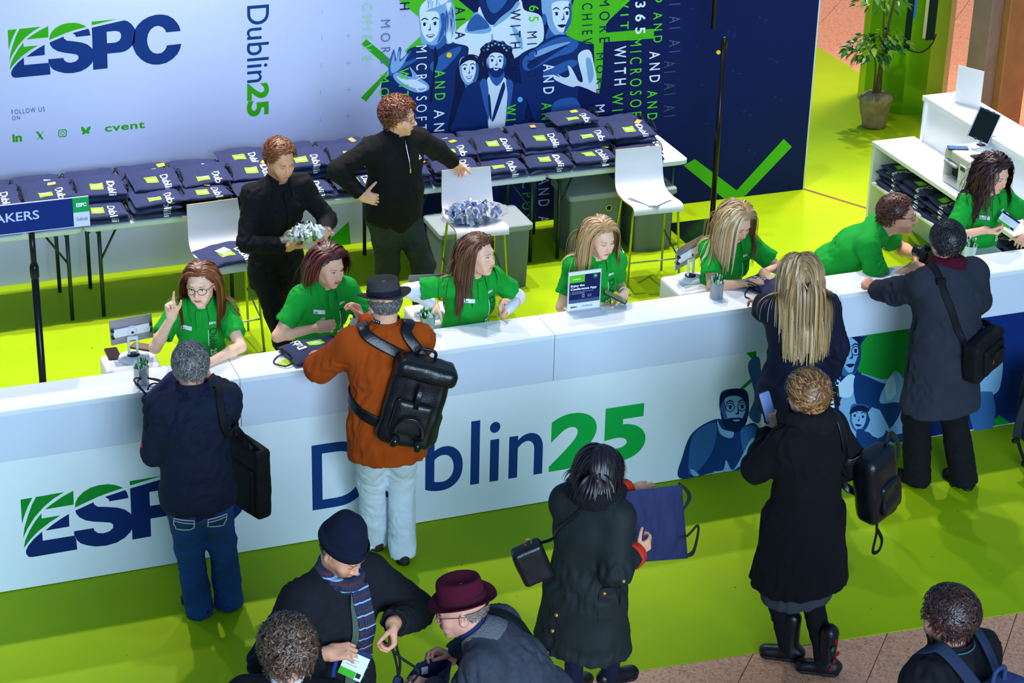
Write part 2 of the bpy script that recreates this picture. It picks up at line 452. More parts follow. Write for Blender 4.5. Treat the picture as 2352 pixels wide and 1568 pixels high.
# green printed vinyl, laid on the granite, with a brown joint strip
def vinyl():
    M = bpy.data.materials.new('green_vinyl'); M.use_nodes = True; nt = M.node_tree; b = nt.nodes['Principled BSDF']
    N, L = nt.nodes.new, nt.links.new; g = N('ShaderNodeNewGeometry')
    n = N('ShaderNodeTexNoise'); n.inputs['Scale'].default_value = 1.6; n.inputs['Detail'].default_value = 3; L(g.outputs['Position'], n.inputs['Vector'])
    r = N('ShaderNodeValToRGB'); e = r.color_ramp.elements
    e[0].position = .35; e[0].color = (.265, .415, .002, 1); e[1].position = .65; e[1].color = (.310, .440, .002, 1)
    L(n.outputs['Fac'], r.inputs[0])
    s = N('ShaderNodeTexNoise'); s.inputs['Scale'].default_value = 34; s.inputs['Detail'].default_value = 2; L(g.outputs['Position'], s.inputs['Vector'])
    mr = N('ShaderNodeMapRange'); mr.inputs[1].default_value = .745; mr.inputs[2].default_value = .77; L(s.outputs['Fac'], mr.inputs[0])
    mx = N('ShaderNodeMix'); mx.data_type = 'RGBA'; L(mr.outputs[0], mx.inputs[0]); L(r.outputs[0], mx.inputs[6]); mx.inputs[7].default_value = (.03, .09, .02, 1)
    L(mx.outputs[2], b.inputs['Base Color']); b.inputs['Roughness'].default_value = .6; b.inputs['Specular IOR Level'].default_value = .12
    return M
def slab_poly(name, pts, z0, z1, m, parent=None):
    n = len(pts); V = [(x, y, z0) for x, y in pts]+[(x, y, z1) for x, y in pts]
    F = [tuple(range(n, 2*n)), tuple(range(n-1, -1, -1))]+[(i, (i+1) % n, n+(i+1) % n, n+i) for i in range(n)]
    b = MB(); b.add(V, F); return b.obj(name, m, parent, False)
cp = slab_poly('floor_green_vinyl', [(-7, -1.70), (2.4, -1.755), (5.45, -1.965), (9.19, -2.22), (9.19, 12), (-7, 12)], -.004, 0.0, vinyl())
tag(cp, 'lime green vinyl flooring in front of and behind the white counter', kind='structure')
a, c = onz(1843, 433), onz(2003, 482)
d = unit(c-a); nrm = np.array([-d[1], d[0], 0])*.014
e = a+d*2.2
st = slab_poly('trim_1', [tuple((a-nrm)[:2]), tuple((e-nrm)[:2]), tuple((e+nrm)[:2]), tuple((a+nrm)[:2])], 0, .0025, mat('joint_strip', '#6b4a2c', .6))
tag(st, 'narrow brown joint strip across the green vinyl by the navy wall end', kind='structure')
# ------------------------------------------------------------------ backdrop wall
WX0, WX1, WH = -4.0, 7.232, 2.55
mb = MB(); mb.box((WX0, WALL_Y, 0), (WX1, WALL_Y+.12, WH))
wall = mb.obj('wall_back', mat('wall_white', '#b6c0ea', .55, bump=.05, bscale=400), None, False)
tag(wall, 'tall printed backdrop wall, pale blue on the left and navy on the right', kind='structure')
mb = MB(); mb.box((WX1, WALL_Y-.004, 0), (WX1+.012, WALL_Y+.124, WH)); mb.obj('edge_trim', mat('wall_edge', '#c9d6d2', .5), wall, False)
class Flat:
    """flat print on a vertical plane y = const (facing -y); drawn in photo pixels or in plane coordinates"""
    def __init__(s, y, sgn=-1): s.y = y; s.layer = 0
    def P(s, px, py): q = ony(px, py, s.y); return (q[0], q[2])
    def poly(s, name, loops, m, parent, layer, px=True, smooth=0):
        L = []
        for lp in loops:
            q = [s.P(*p) for p in lp] if px else list(lp)
            if smooth: q = [tuple(v) for v in smoothpath([(a, 0, b) for a, b in q], smooth, True)[:, [0, 2]]]
            L.append(q)
        y = s.y-.00022*layer
        tri = tessellate_polygon([[Vector((a, b, 0)) for a, b in q] for q in L])
        flatp = [p for q in L for p in q]
        b = MB(); V = [(a, y, z) for a, z in flatp]
        F = []
        for t in tri:
            p0, p1, p2 = (flatp[i] for i in t)
            ar = (p1[0]-p0[0])*(p2[1]-p0[1])-(p2[0]-p0[0])*(p1[1]-p0[1])
            F.append(t if ar > 0 else t[::-1])
        b.add(V, F); return b.obj(name, m, parent, False)
    def vtext(s, txt, x0, y0, x1, y1, m, parent, layer, bold=0.0, sp=1.35):
        """text turned to read downwards, in the pixel box"""
        O = ony(x0, y0, s.y); E = ony(x0, y1, s.y); R = ony(x1, y0, s.y); y = s.y-.00022*layer
        b = MB(); textfit(b, txt, (O[0], y, O[2]), (E[0]-O[0], 0, E[2]-O[2]), (R[0]-O[0], 0, 0), bold, sp, res=10 if 'Dub' in txt or txt == '25' else 4)
        return b.obj('lettering', m, parent, False)
    def htext(s, txt, bl, br, tl, m, parent, layer, bold=0.0, sp=1.0):
        O = ony(*bl, s.y); R = ony(*br, s.y); T = ony(*tl, s.y); y = s.y-.00022*layer
        b = MB(); textfit(b, txt, (O[0], y, O[2]), (R[0]-O[0], 0, 0), (0, 0, T[2]-O[2]), bold, sp, res=10)
        return b.obj('lettering', m, parent, False)
def pm(c): return mat('print_'+c.strip('#'), c, .6, spec=.15)
LOGO_G = [[(97,268),(212,257),(165,350),(130,440),(108,520)],
 [(246,253),(520,224),(420,280),(320,360),(230,460),(160,570),(115,665),(130,560),(165,440),(205,330)],
 [(606,218),(608,360),(330,387),(400,335),(500,270)],
 [(295,425),(298,478),(480,460),(380,520),(270,600),(190,680),(120,770),(135,690),(180,590),(235,500)],
 [(618,393),(625,340),(650,290),(700,240),(770,200),(850,180),(940,176),(1010,190),(1060,212),(1088,228),(960,262),(840,300),(720,350)],
 [(1150,163),(1475,130),(1153,208)]]
LOGO_N = [[[(560,452),(563,582),(330,606),(400,550),(480,497)]],
 [[(300,612),(304,707),(610,679),(628,725),(635,825),(200,868),(165,862),(142,830),(140,795),(165,745),(220,680)]],
 [[(910,305),(1108,250),(1125,280),(1138,335),(953,355),(945,330)]],
 [[(622,423),(800,350),(805,375),(840,400),(930,410),(1030,425),(1100,450),(1150,490),(1162,505),(1168,660),(1150,690),(1100,740),(1020,785),(920,808),(820,810),(730,790),(670,765),(635,730),(610,679),(605,635),(796,617),(805,645),(840,672),(890,678),(950,662),(985,630),(985,595),(960,575),(900,565),(800,552),(720,532),(660,495),(630,455)]],
 [[(1153,238),(1560,145),(1600,155),(1650,190),(1685,235),(1700,270),(1690,420),(1665,460),(1620,505),(1570,535),(1520,548),(1348,565),(1353,748),(1170,768),(1168,660),(1162,505)],
  [(1340,290),(1450,278),(1500,290),(1520,320),(1520,360),(1500,400),(1450,425),(1345,433)]],
 [[(1693,262),(1730,205),(1790,145),(1870,100),(1960,75),(2040,72),(2110,85),(2180,125),(2235,190),(2260,240),(2268,280),(2088,297),(2075,265),(2040,230),(1990,215),(1940,225),(1890,265),(1860,320),(1848,390),(1855,450),(1880,510),(1920,550),(1970,565),(2030,555),(2075,515),(2092,480),(2095,460),(2278,440),(2265,500),(2230,570),(2170,630),(2090,680),(2000,702),(1920,702),(1840,680),(1770,635),(1710,570),(1680,510),(1662,460)]]]
WF = Flat(WALL_Y)
def logo_pt(p): q = ony(p[0]/5.47, 20+p[1]/5.47, WALL_Y); return (q[0], q[2])
LNV = '#123f86'
def logo(flat, tf, parent, layer, navy, green):
    for lp in LOGO_G: flat.poly('logo_shape', [[tf(logo_pt(p)) for p in lp]], pm(green), parent, layer, px=False)
    for lps in LOGO_N: flat.poly('logo_shape', [[tf(logo_pt(p)) for p in lp] for lp in lps], pm(navy), parent, layer, px=False)
logo(WF, lambda p: p, wall, 1, '#0d2f74', '#2f9a12')
WF.vtext('Dublin', 567, 14, 618, 191, pm('#0f3878'), wall, 1, .004, 1.0)
WF.vtext('25', 567, 193, 618, 269, pm('#2f9a12'), wall, 1, .035, 1.0)
WF.htext('FOLLOW US', (27, 263), (103, 252), (27, 252), pm('#2b4480'), wall, 1, .004, 1.25)
WF.htext('ON', (28, 276), (46, 274), (28, 267), pm('#2b4480'), wall, 1, .004, 1.25)
WF.htext('in', (29, 327), (51, 325), (29, 308), pm('#2f9a12'), wall, 1, .045)
WF.htext('cvent', (241, 303), (333, 294), (241, 288), pm('#2f9a12'), wall, 1, .028, 1.1)
for lp in ([(82,302),(88,302),(101,320),(95,320)], [(99,301),(101,301),(86,321),(84,321)]): WF.poly('icon_shape', [lp], pm('#2f9a12'), wall, 1)
WF.poly('icon_shape', [[(135,298),(151,296.5),(153.5,299),(153.5,311),(151,314),(136,315),(133.5,312),(133.5,300)], [(136.5,300),(150,299),(151,300),(151,310.5),(150,311.5),(137,312.8),(136,312),(136,301)]], pm('#2f9a12'), wall, 1)
cx, cy = 143.5, 305.7
WF.poly('icon_shape', [[(cx+5*math.cos(t), cy+4.6*math.sin(t)) for t in np.linspace(0, 6.28, 18)[:-1]], [(cx+3.2*math.cos(t), cy+3*math.sin(t)) for t in np.linspace(0, 6.28, 18)[:-1]]], pm('#2f9a12'), wall, 1)
WF.poly('icon_shape', [[(197,300),(194,294),(188,290),(186,293),(187,300),(191,303),(188,305),(190,309),(195,308),(197,304.5),(200,307),(204,307),(206,303),(203,301),(207,298),(208.5,291),(207,289.5),(200,293)]], pm('#2f9a12'), wall, 1)
# small registration marks
for x, y in ((740,27),(738,150),(737,273),(800,145),(801,206),(800,82),(799,266),(739,88),(736,212)):
    k = (x == 800 or x == 801 or x == 799)
    WF.poly('print_mark', [[(x-.5,y-6),(x+.5,y-6),(x+.5,y+6),(x-.5,y+6)]], pm('#7f93c4'), wall, 1)
    if k: WF.poly('print_mark', [[(x-6,y+.2),(x+6,y-1),(x+6,y),(x-6,y+1.2)]], pm('#7f93c4'), wall, 1)
# navy field
nz = lambda p: WF.P(*p)
navy_l = [nz(p) for p in ((1045,-60),(1000,120),(905,178),(880,200),(876,225),(884,262),(880,300),(872,430))]
WF.poly('navy_field', [navy_l+[(nz((868,560))[0], 0.0), (WX1, 0.0), (WX1, WH), (nz((1045,-60))[0], WH)]], mat('print_navy', '#0b1a52', .6, spec=.12), wall, 1, px=False)
G1 = [[(1332,-40),(1490,-40),(1400,45),(1392,56),(1392,75),(1502,66),(1502,88),(1386,97),(1384,160),(1377,214),(1367,214),(1364,101),(1300,97),(1288,80),(1310,25)],
      [(905,-14),(1020,-40),(1053,0),(1092,32),(1060,62),(1045,75),(1040,100),(967,82),(929,117),(940,126),(975,112),(1010,100),(965,42),(916,0)],
      [(841.5,90),(894,134),(893,157),(830,101)], [(891,161),(887,175),(841,233),(829,224)],
      [(1570,380),(1596,365),(1692,437),(1800,319),(1819,337),(1714,447),(1700,455),(1665,458)],
      [(735,570),(801,508),(806,565),(806,600),(735,600)]]
for i, lp in enumerate(G1): WF.poly('green_shape', [lp], pm('#2f9e1a' if i in (2, 3, 5) else '#4cb81e'), wall, 2)
# printed portraits in blue tones
B = {'d': '#0c2a68', 'm': '#2c5ba6', 'l': '#7fa6da', 'w': '#d3e2f7', 'x': '#08183f'}
def art(flat, parent, items, sx, ox, sy, oy, base=3, sm=5):
    for i, (t, pts) in enumerate(items):
        flat.poly('portrait_print', [[(ox+x*sx, oy+y*sy) for x, y in pts]], pm(B.get(t, t)), parent, base+i*.12, smooth=sm if len(pts) > 4 else 2)
k4 = 360/1882
def pface(F, w, h, rot=0.0, skin='l', hi='w', sh='m', dk='x', turn=0.0, smile=0.0, beard=None, glasses=False, open_=False):
    """a printed face as polygons in its own unit frame: returns (tone, points) list around the given centre"""
    cx, cy = F; out = []; ca, sa = math.cos(rot), math.sin(rot)
    def P(pts): return [(cx+(x*ca-y*sa)*w, cy+(x*sa+y*ca)*h) for x, y in pts]
    t_ = turn
    out.append((skin, P([(-.5, -.35), (-.3, -.5), (.3, -.5), (.5, -.35), (.5, .05), (.40, .32), (.16, .52), (-.16, .52), (-.40, .32), (-.5, .05)])))
    out.append((hi, P([(-.34+t_, -.36), (.30+t_, -.38), (.36+t_, -.05), (.30+t_, .22), (.08+t_, .42), (-.12+t_, .42), (-.32+t_, .18), (-.36+t_, -.05)])))
    out.append((sh, P([(.36+t_*.3, -.3), (.5, -.3), (.5, .1), (.36, .34), (.16, .5), (.26, .25), (.38+t_*.3, .0)])))
    if beard: out.append((beard, P([(-.46, .02), (-.36, .22), (-.15, .20), (.15, .20), (.36, .22), (.46, .02), (.42, .32), (.16, .54), (-.16, .54), (-.42, .32)])))
    for sx in (-1, 1):
        ex = sx*.21+t_; out.append((hi, P([(ex-.10, -.06), (ex, -.10), (ex+.10, -.06), (ex, -.02)]))); out.append((dk, P([(ex-.045+t_*.15, -.10), (ex+.045+t_*.15, -.10), (ex+.045+t_*.15, -.02), (ex-.045+t_*.15, -.02)])))
        out.append((dk, P([(ex-.13, -.19), (ex, -.245), (ex+.13, -.19), (ex+.12, -.165), (ex, -.21), (ex-.12, -.165)]))); out.append((sh, P([(ex-.12, -.075), (ex, -.118), (ex+.12, -.075), (ex, -.10)])))
        if glasses:
            for q in range(8):
                a0, a1 = q*PI/4, (q+1)*PI/4; out.append((dk, P([(ex+.17*math.cos(a0), -.06+.12*math.sin(a0)), (ex+.17*math.cos(a1), -.06+.12*math.sin(a1)), (ex+.145*math.cos(a1), -.06+.10*math.sin(a1)), (ex+.145*math.cos(a0), -.06+.10*math.sin(a0))])))
    out.append((sh, P([(.03+t_*1.4, -.08), (.075+t_*1.5, .10), (.0+t_*1.4, .125), (-.06+t_*1.3, .10), (.02+t_*1.4, .06)])))
    out.append((dk if not smile else 'm', P([(-.17+t_, .25-smile), (0+t_, .235), (.17+t_, .25-smile), (.10+t_, .30), (0+t_, .325), (-.10+t_, .30)])))
    if smile or open_: out.append((hi, P([(-.13+t_, .257-smile*.8), (0+t_, .25), (.13+t_, .257-smile*.8), (.07+t_, .285), (-.07+t_, .285)])))
    return out
def hair_streaks(base, n, x0, x1, y0, y1, tone, bend=0.0, wd=8):
    r_ = np.random.default_rng(base); o = []
    for k in range(n):
        x = x0+(x1-x0)*r_.random(); ya = y0+(y1-y0)*.3*r_.random(); yb = y1-(y1-y0)*.3*r_.random(); b_ = bend*(r_.random()-.3); o.append((tone, [(x, ya), (x+wd, ya+10), (x+b_+wd*.8, (ya+yb)/2), (x+b_*.6, yb), (x+b_-wd*.4, (ya+yb)/2)]))
    return o
art(WF, wall, [ # woman with blonde bob, gesturing
 ('d', [(1400,540),(1250,590),(1190,700),(1010,880),(930,980),(920,1100),(960,1300),(1200,1700),(1900,1700),(1960,1200),(1990,700),(1900,520),(1700,470)]),
 ('l', [(1380,90),(1450,20),(1560,-60),(1700,-50),(1790,60),(1815,250),(1810,470),(1720,530),(1640,480),(1420,540),(1390,380),(1370,200)]),
 ('m', [(1500,430),(1650,400),(1700,500),(1600,590),(1480,560)])]
 +pface((1535,310), 300, 430, -.05, 'l', 'w', 'm', 'x', -.10, .0, open_=True)
 +[('w', [(1380,180),(1400,60),(1520,-40),(1640,-60),(1720,0),(1640,60),(1500,110),(1420,160)]), ('w', [(1690,60),(1760,40),(1800,200),(1800,440),(1730,520),(1700,420),(1720,240)])]
 +hair_streaks(3, 16, 1690, 1790, 40, 510, 'm', 30, 6)+hair_streaks(4, 10, 1385, 1600, -40, 150, 'l', 60, 7)
 +[('m', [(1010,760),(1060,600),(1080,620),(1100,700),(1130,570),(1160,590),(1150,710),(1260,610),(1270,640),(1200,740),(1330,700),(1330,730),(1180,820),(1080,910),(1010,890)]),
 ('l', [(1030,780),(1070,640),(1085,740),(1140,600),(1140,740),(1240,640),(1180,770),(1100,860),(1040,870)]),
 ('l', [(1060,910),(1120,870),(1260,920),(1290,900),(1255,800),(1290,830),(1370,920),(1480,1010),(1480,1080),(1350,1110),(1210,1060),(1110,990)]), ('w', [(1100,915),(1240,950),(1340,960),(1460,1040),(1340,1060),(1200,1010)]),
 ('m', [(1500,780),(1700,620),(1880,560),(1800,700),(1600,880)]), ('x', [(1560,560),(1600,700),(1560,900),(1530,1200),(1500,1200),(1540,860)])], k4, 700, k4, 0)
art(WF, wall, [ # man in white shirt, cropped above the mouth
 ('w', [(60,350),(250,200),(300,140),(360,60),(780,-20),(860,120),(1060,200),(1080,500),(900,600),(700,720),(420,800),(200,700),(180,560),(0,500)]),
 ('l', [(230,200),(300,150),(460,330),(400,400),(160,390),(170,300)]),
 ('d', [(350,-20),(780,-20),(700,120),(560,240),(460,300),(360,170)]), ('m', [(420,-20),(640,-20),(600,80),(500,160),(430,100)]),
 ('l', [(560,220),(700,110),(770,20),(800,60),(650,220),(480,330)]),
 ('m', [(190,260),(300,170),(440,320),(300,360),(180,370)]), ('l', [(480,400),(500,700),(470,760),(455,500)]), ('l', [(700,300),(820,420),(840,600),(780,520)])], k4, 1040, k4, 0, 4)
art(WF, wall, [ # woman with cropped hair and headset
 ('m', [(1150,330),(1330,330),(1350,480),(1120,520)])]
 +pface((1275,190), 300, 440, -.04, 'l', 'w', 'm', 'x', .10, .0)
 +[('l', [(1065,60),(1090,-90),(1400,-90),(1420,10),(1330,-30),(1180,-10),(1130,80),(1120,200),(1080,180)]), ('m', [(1075,180),(1110,170),(1125,240),(1105,300),(1080,270)]),
 ('d', [(800,700),(860,620),(1000,560),(1100,480),(1300,410),(1480,480),(1600,520),(1640,600),(1500,680),(1530,800),(1530,960),(1500,1150),(1520,1300),(1550,1400),(1500,1700),(1100,1700),(1000,1500),(830,1000)]),
 ('m', [(840,720),(1000,580),(1300,440),(1500,500),(1440,620),(1200,700),(900,850)]), ('d', [(900,760),(1100,640),(1380,540),(1150,690),(940,830)]),
 ('l', [(1000,620),(1200,540),(1420,500),(1200,600),(1000,680)]), ('m', [(1100,860),(1400,720),(1500,760),(1300,880),(1120,960)]),
 ('w', [(1500,670),(1640,600),(1700,800),(1740,1010),(1730,1110),(1600,1060),(1500,1030),(1420,1040),(1230,960),(1215,900),(1290,930),(1250,890),(1340,930),(1400,900),(1380,790),(1420,810),(1470,900),(1510,970),(1560,960)]),
 ('l', [(1600,700),(1660,720),(1690,900),(1640,1000),(1610,850)]), ('m', [(1200,1250),(1400,1170),(1500,1210),(1560,1400),(1500,1560),(1200,1560)])], k4, 1040, k4, 0, 8)
art(WF, wall, [ # dark haired woman
 ('x', [(20,1100),(40,850),(100,700),(220,650),(330,700),(380,850),(400,960),(330,1100),(60,1500),(-60,1560)]), ('m', [(150,930),(260,930),(280,1040),(150,1060)])]
 +pface((195,840), 225, 330, -.06, 'l', 'w', 'm', 'x', -.02, .05)
 +[('x', [(80,790),(110,700),(220,655),(310,720),(320,800),(270,735),(200,720),(130,750)]),
 # curly haired man in blazer
 ('d', [(30,1400),(150,1060),(320,960),(420,930),(620,900),(720,980),(840,1020),(880,1200),(870,1330),(740,1600),(20,1600)]),
 ('w', [(420,930),(600,920),(650,1000),(650,1200),(600,1600),(440,1600),(420,1200)]), ('m', [(440,840),(600,840),(610,930),(530,1030),(450,950)]),
 ('m', [(320,1000),(410,960),(430,1200),(430,1450)]), ('m', [(640,960),(720,990),(700,1200),(640,1450),(655,1150)])]
 +[('x', [(520+205*math.cos(a)*(1+.06*math.sin(9*a)), 660+175*math.sin(a)*(1+.06*math.cos(11*a))) for a in np.linspace(0, 2*PI, 33)[:-1]])]
 +pface((520,745), 230, 330, .03, 'l', 'w', 'm', 'x', -.01, .05, beard='d')
 +[('x', [(390,720),(400,600),(470,560),(560,555),(640,600),(655,720),(610,660),(540,630),(460,640)])]
 +[(('m', 'l')[k % 2], [(520+q_*math.cos(a_)+14*math.cos(b_), 620+q_*.8*math.sin(a_)+14*math.sin(b_)) for b_ in (0, 1.6, 3.2, 4.7)]) for k, (a_, q_) in enumerate(zip(np.linspace(3.3, 6.1, 16), [150, 110, 165, 125]*4))]
 +[('d', [(590,1010),(625,1020),(610,1110),(500,1420),(470,1410)]), ('d', [(420,1150),(445,1150),(465,1420),(440,1400)])], k4, 1040, k4, 0, 15)
cc = lambda cx, cy, r: [(cx+r*math.cos(t), cy+r*math.sin(t)) for t in np.linspace(0, 6.28, 22)[:-1]]
WF.poly('print_dot', [cc(1031, 126, 6)], pm('#f5cf1c'), wall, 26); WF.poly('print_dot', [cc(1194, 228, 6)], pm('#5fb2ee'), wall, 26)
WF.poly('print_dot', [cc(1650, 120, 5)], pm('#f5cf1c'), wall, 3)
lg, wt, nv, pl, gy = '#58cf24', '#e4ecfb', '#0c2450', '#8fcfa8', '#5a6ea0'
for t, x0, y0, x1, y1, c, b in (('CHIEVE',831,8,854,140,pl,0),('MORE',874,46,896,146,gy,.006),('MORE',871,172,893,270,lg,.006),('WIT',915,157,938,225,lg,.006),
  ('MICROSOFT',955,105,980,300,wt,.01),('AND',998,161,1022,230,lg,.008),('AN',996,252,1020,302,wt,.008),('H',918,6,940,23,nv,.01),('AI A',1045,16,1068,90,nv,.008),
  ('WITH',1171,22,1195,112,nv,.004),('365',1214,-12,1237,50,lg,.006),('MICRO',1210,73,1233,178,nv,.004),('WIT',1168,132,1190,187,nv,.004),('WIT',1160,241,1184,300,lg,.02),
  ('AND',1247,147,1272,216,wt,.014),('AND',1243,236,1267,300,lg,.012),('CHIEV',1336,8,1360,102,nv,.008),('MORE',1376,-4,1400,98,nv,.008),('MORE',1369,122,1386,214,nv,.006),('M',1367,241,1388,258,wt,.01),
  ('WITH',1410,107,1437,196,wt,.014),('WI',1405,215,1430,255,lg,.006),('WIT',1424,-14,1443,68,lg,.006),('365',1458,4,1482,78,wt,.02),('MICROSOFT',1446,90,1473,290,lg,.006),
  ('AND',1500,28,1520,98,lg,.004),('AND',1491,118,1515,189,wt,.008),('AND',1486,208,1509,275,lg,.006),('D',1503,-14,1522,6,lg,.006),('AI AI AI',1536,-18,1562,120,'#42568c',0),('AI AI AI',1524,140,1550,268,'#3a5068',0),
  ('ICPOS',1198,402,1222,502,'#2f8a3c',.004),('AND A',1236,408,1261,512,'#8fa4d8',.004),('A',1196,268,1212,290,'#16336e',.01)):
    WF.vtext(t, x0, y0, x1, y1, pm(c), wall, 32, 0 if set(t) & set('ME') else b, 1.7)
for i in range(26):
    x, y = 1590+(i*97) % 255, 20+(i*61) % 400
    if x > 1845-y*.08 or 1625 < x < 1672: continue
    WF.poly('print_mark', [[(x-4,y-.4),(x+4,y-.9),(x+4,y+.1),(x-4,y+.6)]], pm('#2c4377'), wall, 2)
    if i % 3: WF.poly('print_mark', [[(x-.4,y-4),(x+.4,y-4),(x+.4,y+4),(x-.4,y+4)]], pm('#2c4377'), wall, 2)
# ------------------------------------------------------------------ counter, module by module
LAM = mat('white_laminate', '#e9edf2', .35, bump=.03, bscale=300)
FAS = mat('fascia_panel', '#d2dcee', .45, bump=.02, bscale=500); LOWP = mat('lower_print', '#e8f2fb', .5)
CX1 = 7.98
xs = [SEAM0+MOD*k for k in range(-3, 4)]
edges = [(xs[i], xs[i+1]) for i in range(len(xs)-1)]+[(xs[-1], CX1)]
names = ['leftmost section of the white reception counter, out towards the speakers sign', 'counter section left of the person in jeans, under the speakers sign', 'counter section with the printed ESPC logo behind the person in jeans',
         'white counter section where the person in the rust jacket stands', 'counter section with the conference app sign standing on it', 'counter section where the person in the grey coat rests a hand', 'short counter section closing the corner beside the wall desk']
LAMS = [LAM]
g = .0015
for (x0, x1), lb in zip(edges, names):
    t = thing('counter_unit', lb, 'counter', ((x0+x1)/2, 0, 0), 0, 'reception counter units')
    h = (x1-x0)/2-g
    b = MB(); b.box((-h, .03, .02), (h, CD-.02, FB), bev=.002); b.obj('carcass', mat('carcass_grey', '#6a7480', .6), t, False)
    b = MB(); b.box((-h-g, .010, .006), (h+g, .03, FB-.007)); lp = b.obj('lower_panel', LOWP, t, False)
    b = MB(); b.box((-h, -.012, FB), (h, CD-.02, CT-.03), bev=.0015); b.obj('fascia', FAS, t, False)
    b = MB(); b.box((-h, -.014, CT-.03), (h, CD, CT), bev=.002); b.obj('counter_top', LAM, t, False)
# prints on the counter front (parts of the unit they are on)
units = [o for o in COL.objects if o.name.startswith('counter_unit')]
def unit_at(x):
    for o in units:
        w = max(abs(v.co.x) for v in o.children[0].data.vertices)
        if abs(x-o.location.x) <= w+.01: return o
    return units[-1]
CF = Flat(0.010)
def to_unit(o):
    me = o.data; xm = np.mean([v.co.x for v in me.vertices]); u = unit_at(xm); o.parent = u
    for v in me.vertices: v.co.x -= u.location.x
    return o
def reg(fn, *a, **k):
    before = set(bpy.data.objects[:]); fn(*a, **k)
    for o in set(bpy.data.objects[:])-before: to_unit(o)
src = np.array([logo_pt(p)+(1,) for p in ((97,268),(200,868),(1170,768))]); dst = np.array([CF.P(*p) for p in ((47,1147),(74,1279),(304,1239))])
AF = np.linalg.solve(src, dst)
reg(logo, CF, lambda p: tuple(np.array([p[0], p[1], 1])@AF), None, 1, '#0d2a66', '#108a2c')
reg(CF.htext, 'Dublin', (718,1174), (1245,1088), (718,1023), pm('#123c7c'), None, 1, .006)
reg(CF.htext, '25', (1260,1085), (1480,1052), (1260,957), pm('#0fae48'), None, 1, .05)
# blue printed group scene on the right half of the counter front
kx, ky = 812/2352, 280/811
NV2 = [(x, z) for x, z in [CF.P(1722, 812), CF.P(1690, 900)]]
def cart(items, base=2, sm=5):
    for i, (t, pts) in enumerate(items):
        loops = []
        q = []
        for x, y in pts:
            a, z = CF.P(1540+x*kx, 840+y*ky); q.append((a, min(max(z, .012), FB-.006)))
        o = CF.poly('portrait_print', [q], pm({'d': '#123a72', 'm': '#2f639c', 'l': '#7fb0d8', 'w': '#b8daf0', 'x': '#0a1e46', 'g': '#149433', 'n': '#0c2a70'}[t]), None, base+i*.15, px=False, smooth=(sm if len(pts) > 4 else 2) if t not in 'ng' else 0)
        to_unit(o)
cart([('n', [(1080,-400),(2500,-400),(2500,900),(1080,900)]),
 ('l', [(1030,-240),(1240,-260),(1270,60),(1120,260),(1240,500),(1640,520),(1700,100),(1600,-50),(1400,-100),(1230,-80),(1100,560),(1010,560)]),
 ('g', [(1200,-200),(1620,-250),(1560,80),(1400,90),(1250,40)]), ('g', [(460,150),(545,75),(555,95),(480,160)]), ('g', [(500,-90),(570,-100),(575,-10)]),
 ('n', [(1130,-175),(1310,-200),(1230,-100)]), ('n', [(1560,40),(1620,-60),(1700,-80),(1700,60)]),
 ('m', [(515,0),(570,-60),(600,0),(600,360),(520,330),(560,200)]),
 ('d', [(60,760),(80,600),(150,440),(320,350),(420,420),(560,380),(600,500),(520,700),(300,740)]),
 *pface((425,290), 190, 270, -.04, 'm', 'l', 'd', 'x', .06, .0, beard='x', glasses=True, open_=True), ('x', [(325,280),(335,190),(400,155),(480,155),(515,200),(510,240),(450,200),(380,205),(345,240)]),
 ('m', [(150,460),(300,380),(280,560),(180,700),(120,700)]), ('m', [(470,420),(560,400),(580,480),(520,600),(480,560)]),
 ('l', [(310,360),(345,420),(420,440),(400,480),(330,450)]), ('l', [(280,700),(350,690),(370,625),(420,690),(540,480),(560,560),(430,720),(320,730)]), ('l', [(130,690),(150,690),(190,745),(150,755)]),
 *pface((1180,-80), 170, 280, -.05, 'm', 'l', 'd', 'x', .08, .0, glasses=True), ('x', [(1090,-120),(1100,-200),(1180,-235),(1260,-200),(1265,-140),(1200,-190),(1130,-170)]),
 ('w', [(1090,160),(1180,60),(1230,80),(1200,200),(1110,200)]), ('d', [(1230,60),(1400,110),(1560,180),(1450,420),(1250,280)]),
 ('l', [(1390,240),(1440,100),(1500,30),(1560,120),(1580,260),(1500,240)]), ('w', [(1430,120),(1480,60),(1500,180),(1440,230)]),
 *pface((1258,345), 130, 180, .1, 'm', 'l', 'd', 'x', -.05, .0), ('x', [(1190,320),(1215,270),(1280,262),(1335,300),(1325,360),(1300,310),(1240,300)]),
 ('l', [(1310,310),(1390,290),(1480,540),(1400,550)]), ('l', [(1430,430),(1600,400),(1620,510),(1470,540)]), ('d', [(1450,470),(1600,440),(1610,500),(1480,520)]),
 ('d', [(1240,420),(1320,440),(1440,430),(1440,545),(1260,560)]), ('l', [(1320,440),(1400,410),(1430,440),(1380,480)]),
 ('l', [(1990,160),(2060,110),(2200,-40),(2190,140),(2130,200),(2010,260)]), ('m', [(2000,220),(2140,170),(2150,400),(2010,430)]),
 ('g', [(2150,360),(2185,325),(2260,400),(2230,415),(2160,400)])])
reg(CF.htext, 'FT', (1908,866), (1929,863), (1908,846), pm('#d8eaf6'), None, 20, .012)
reg(CF.htext, '365', (1898,890), (1928,886), (1898,869), pm('#d8eaf6'), None, 20, .012)
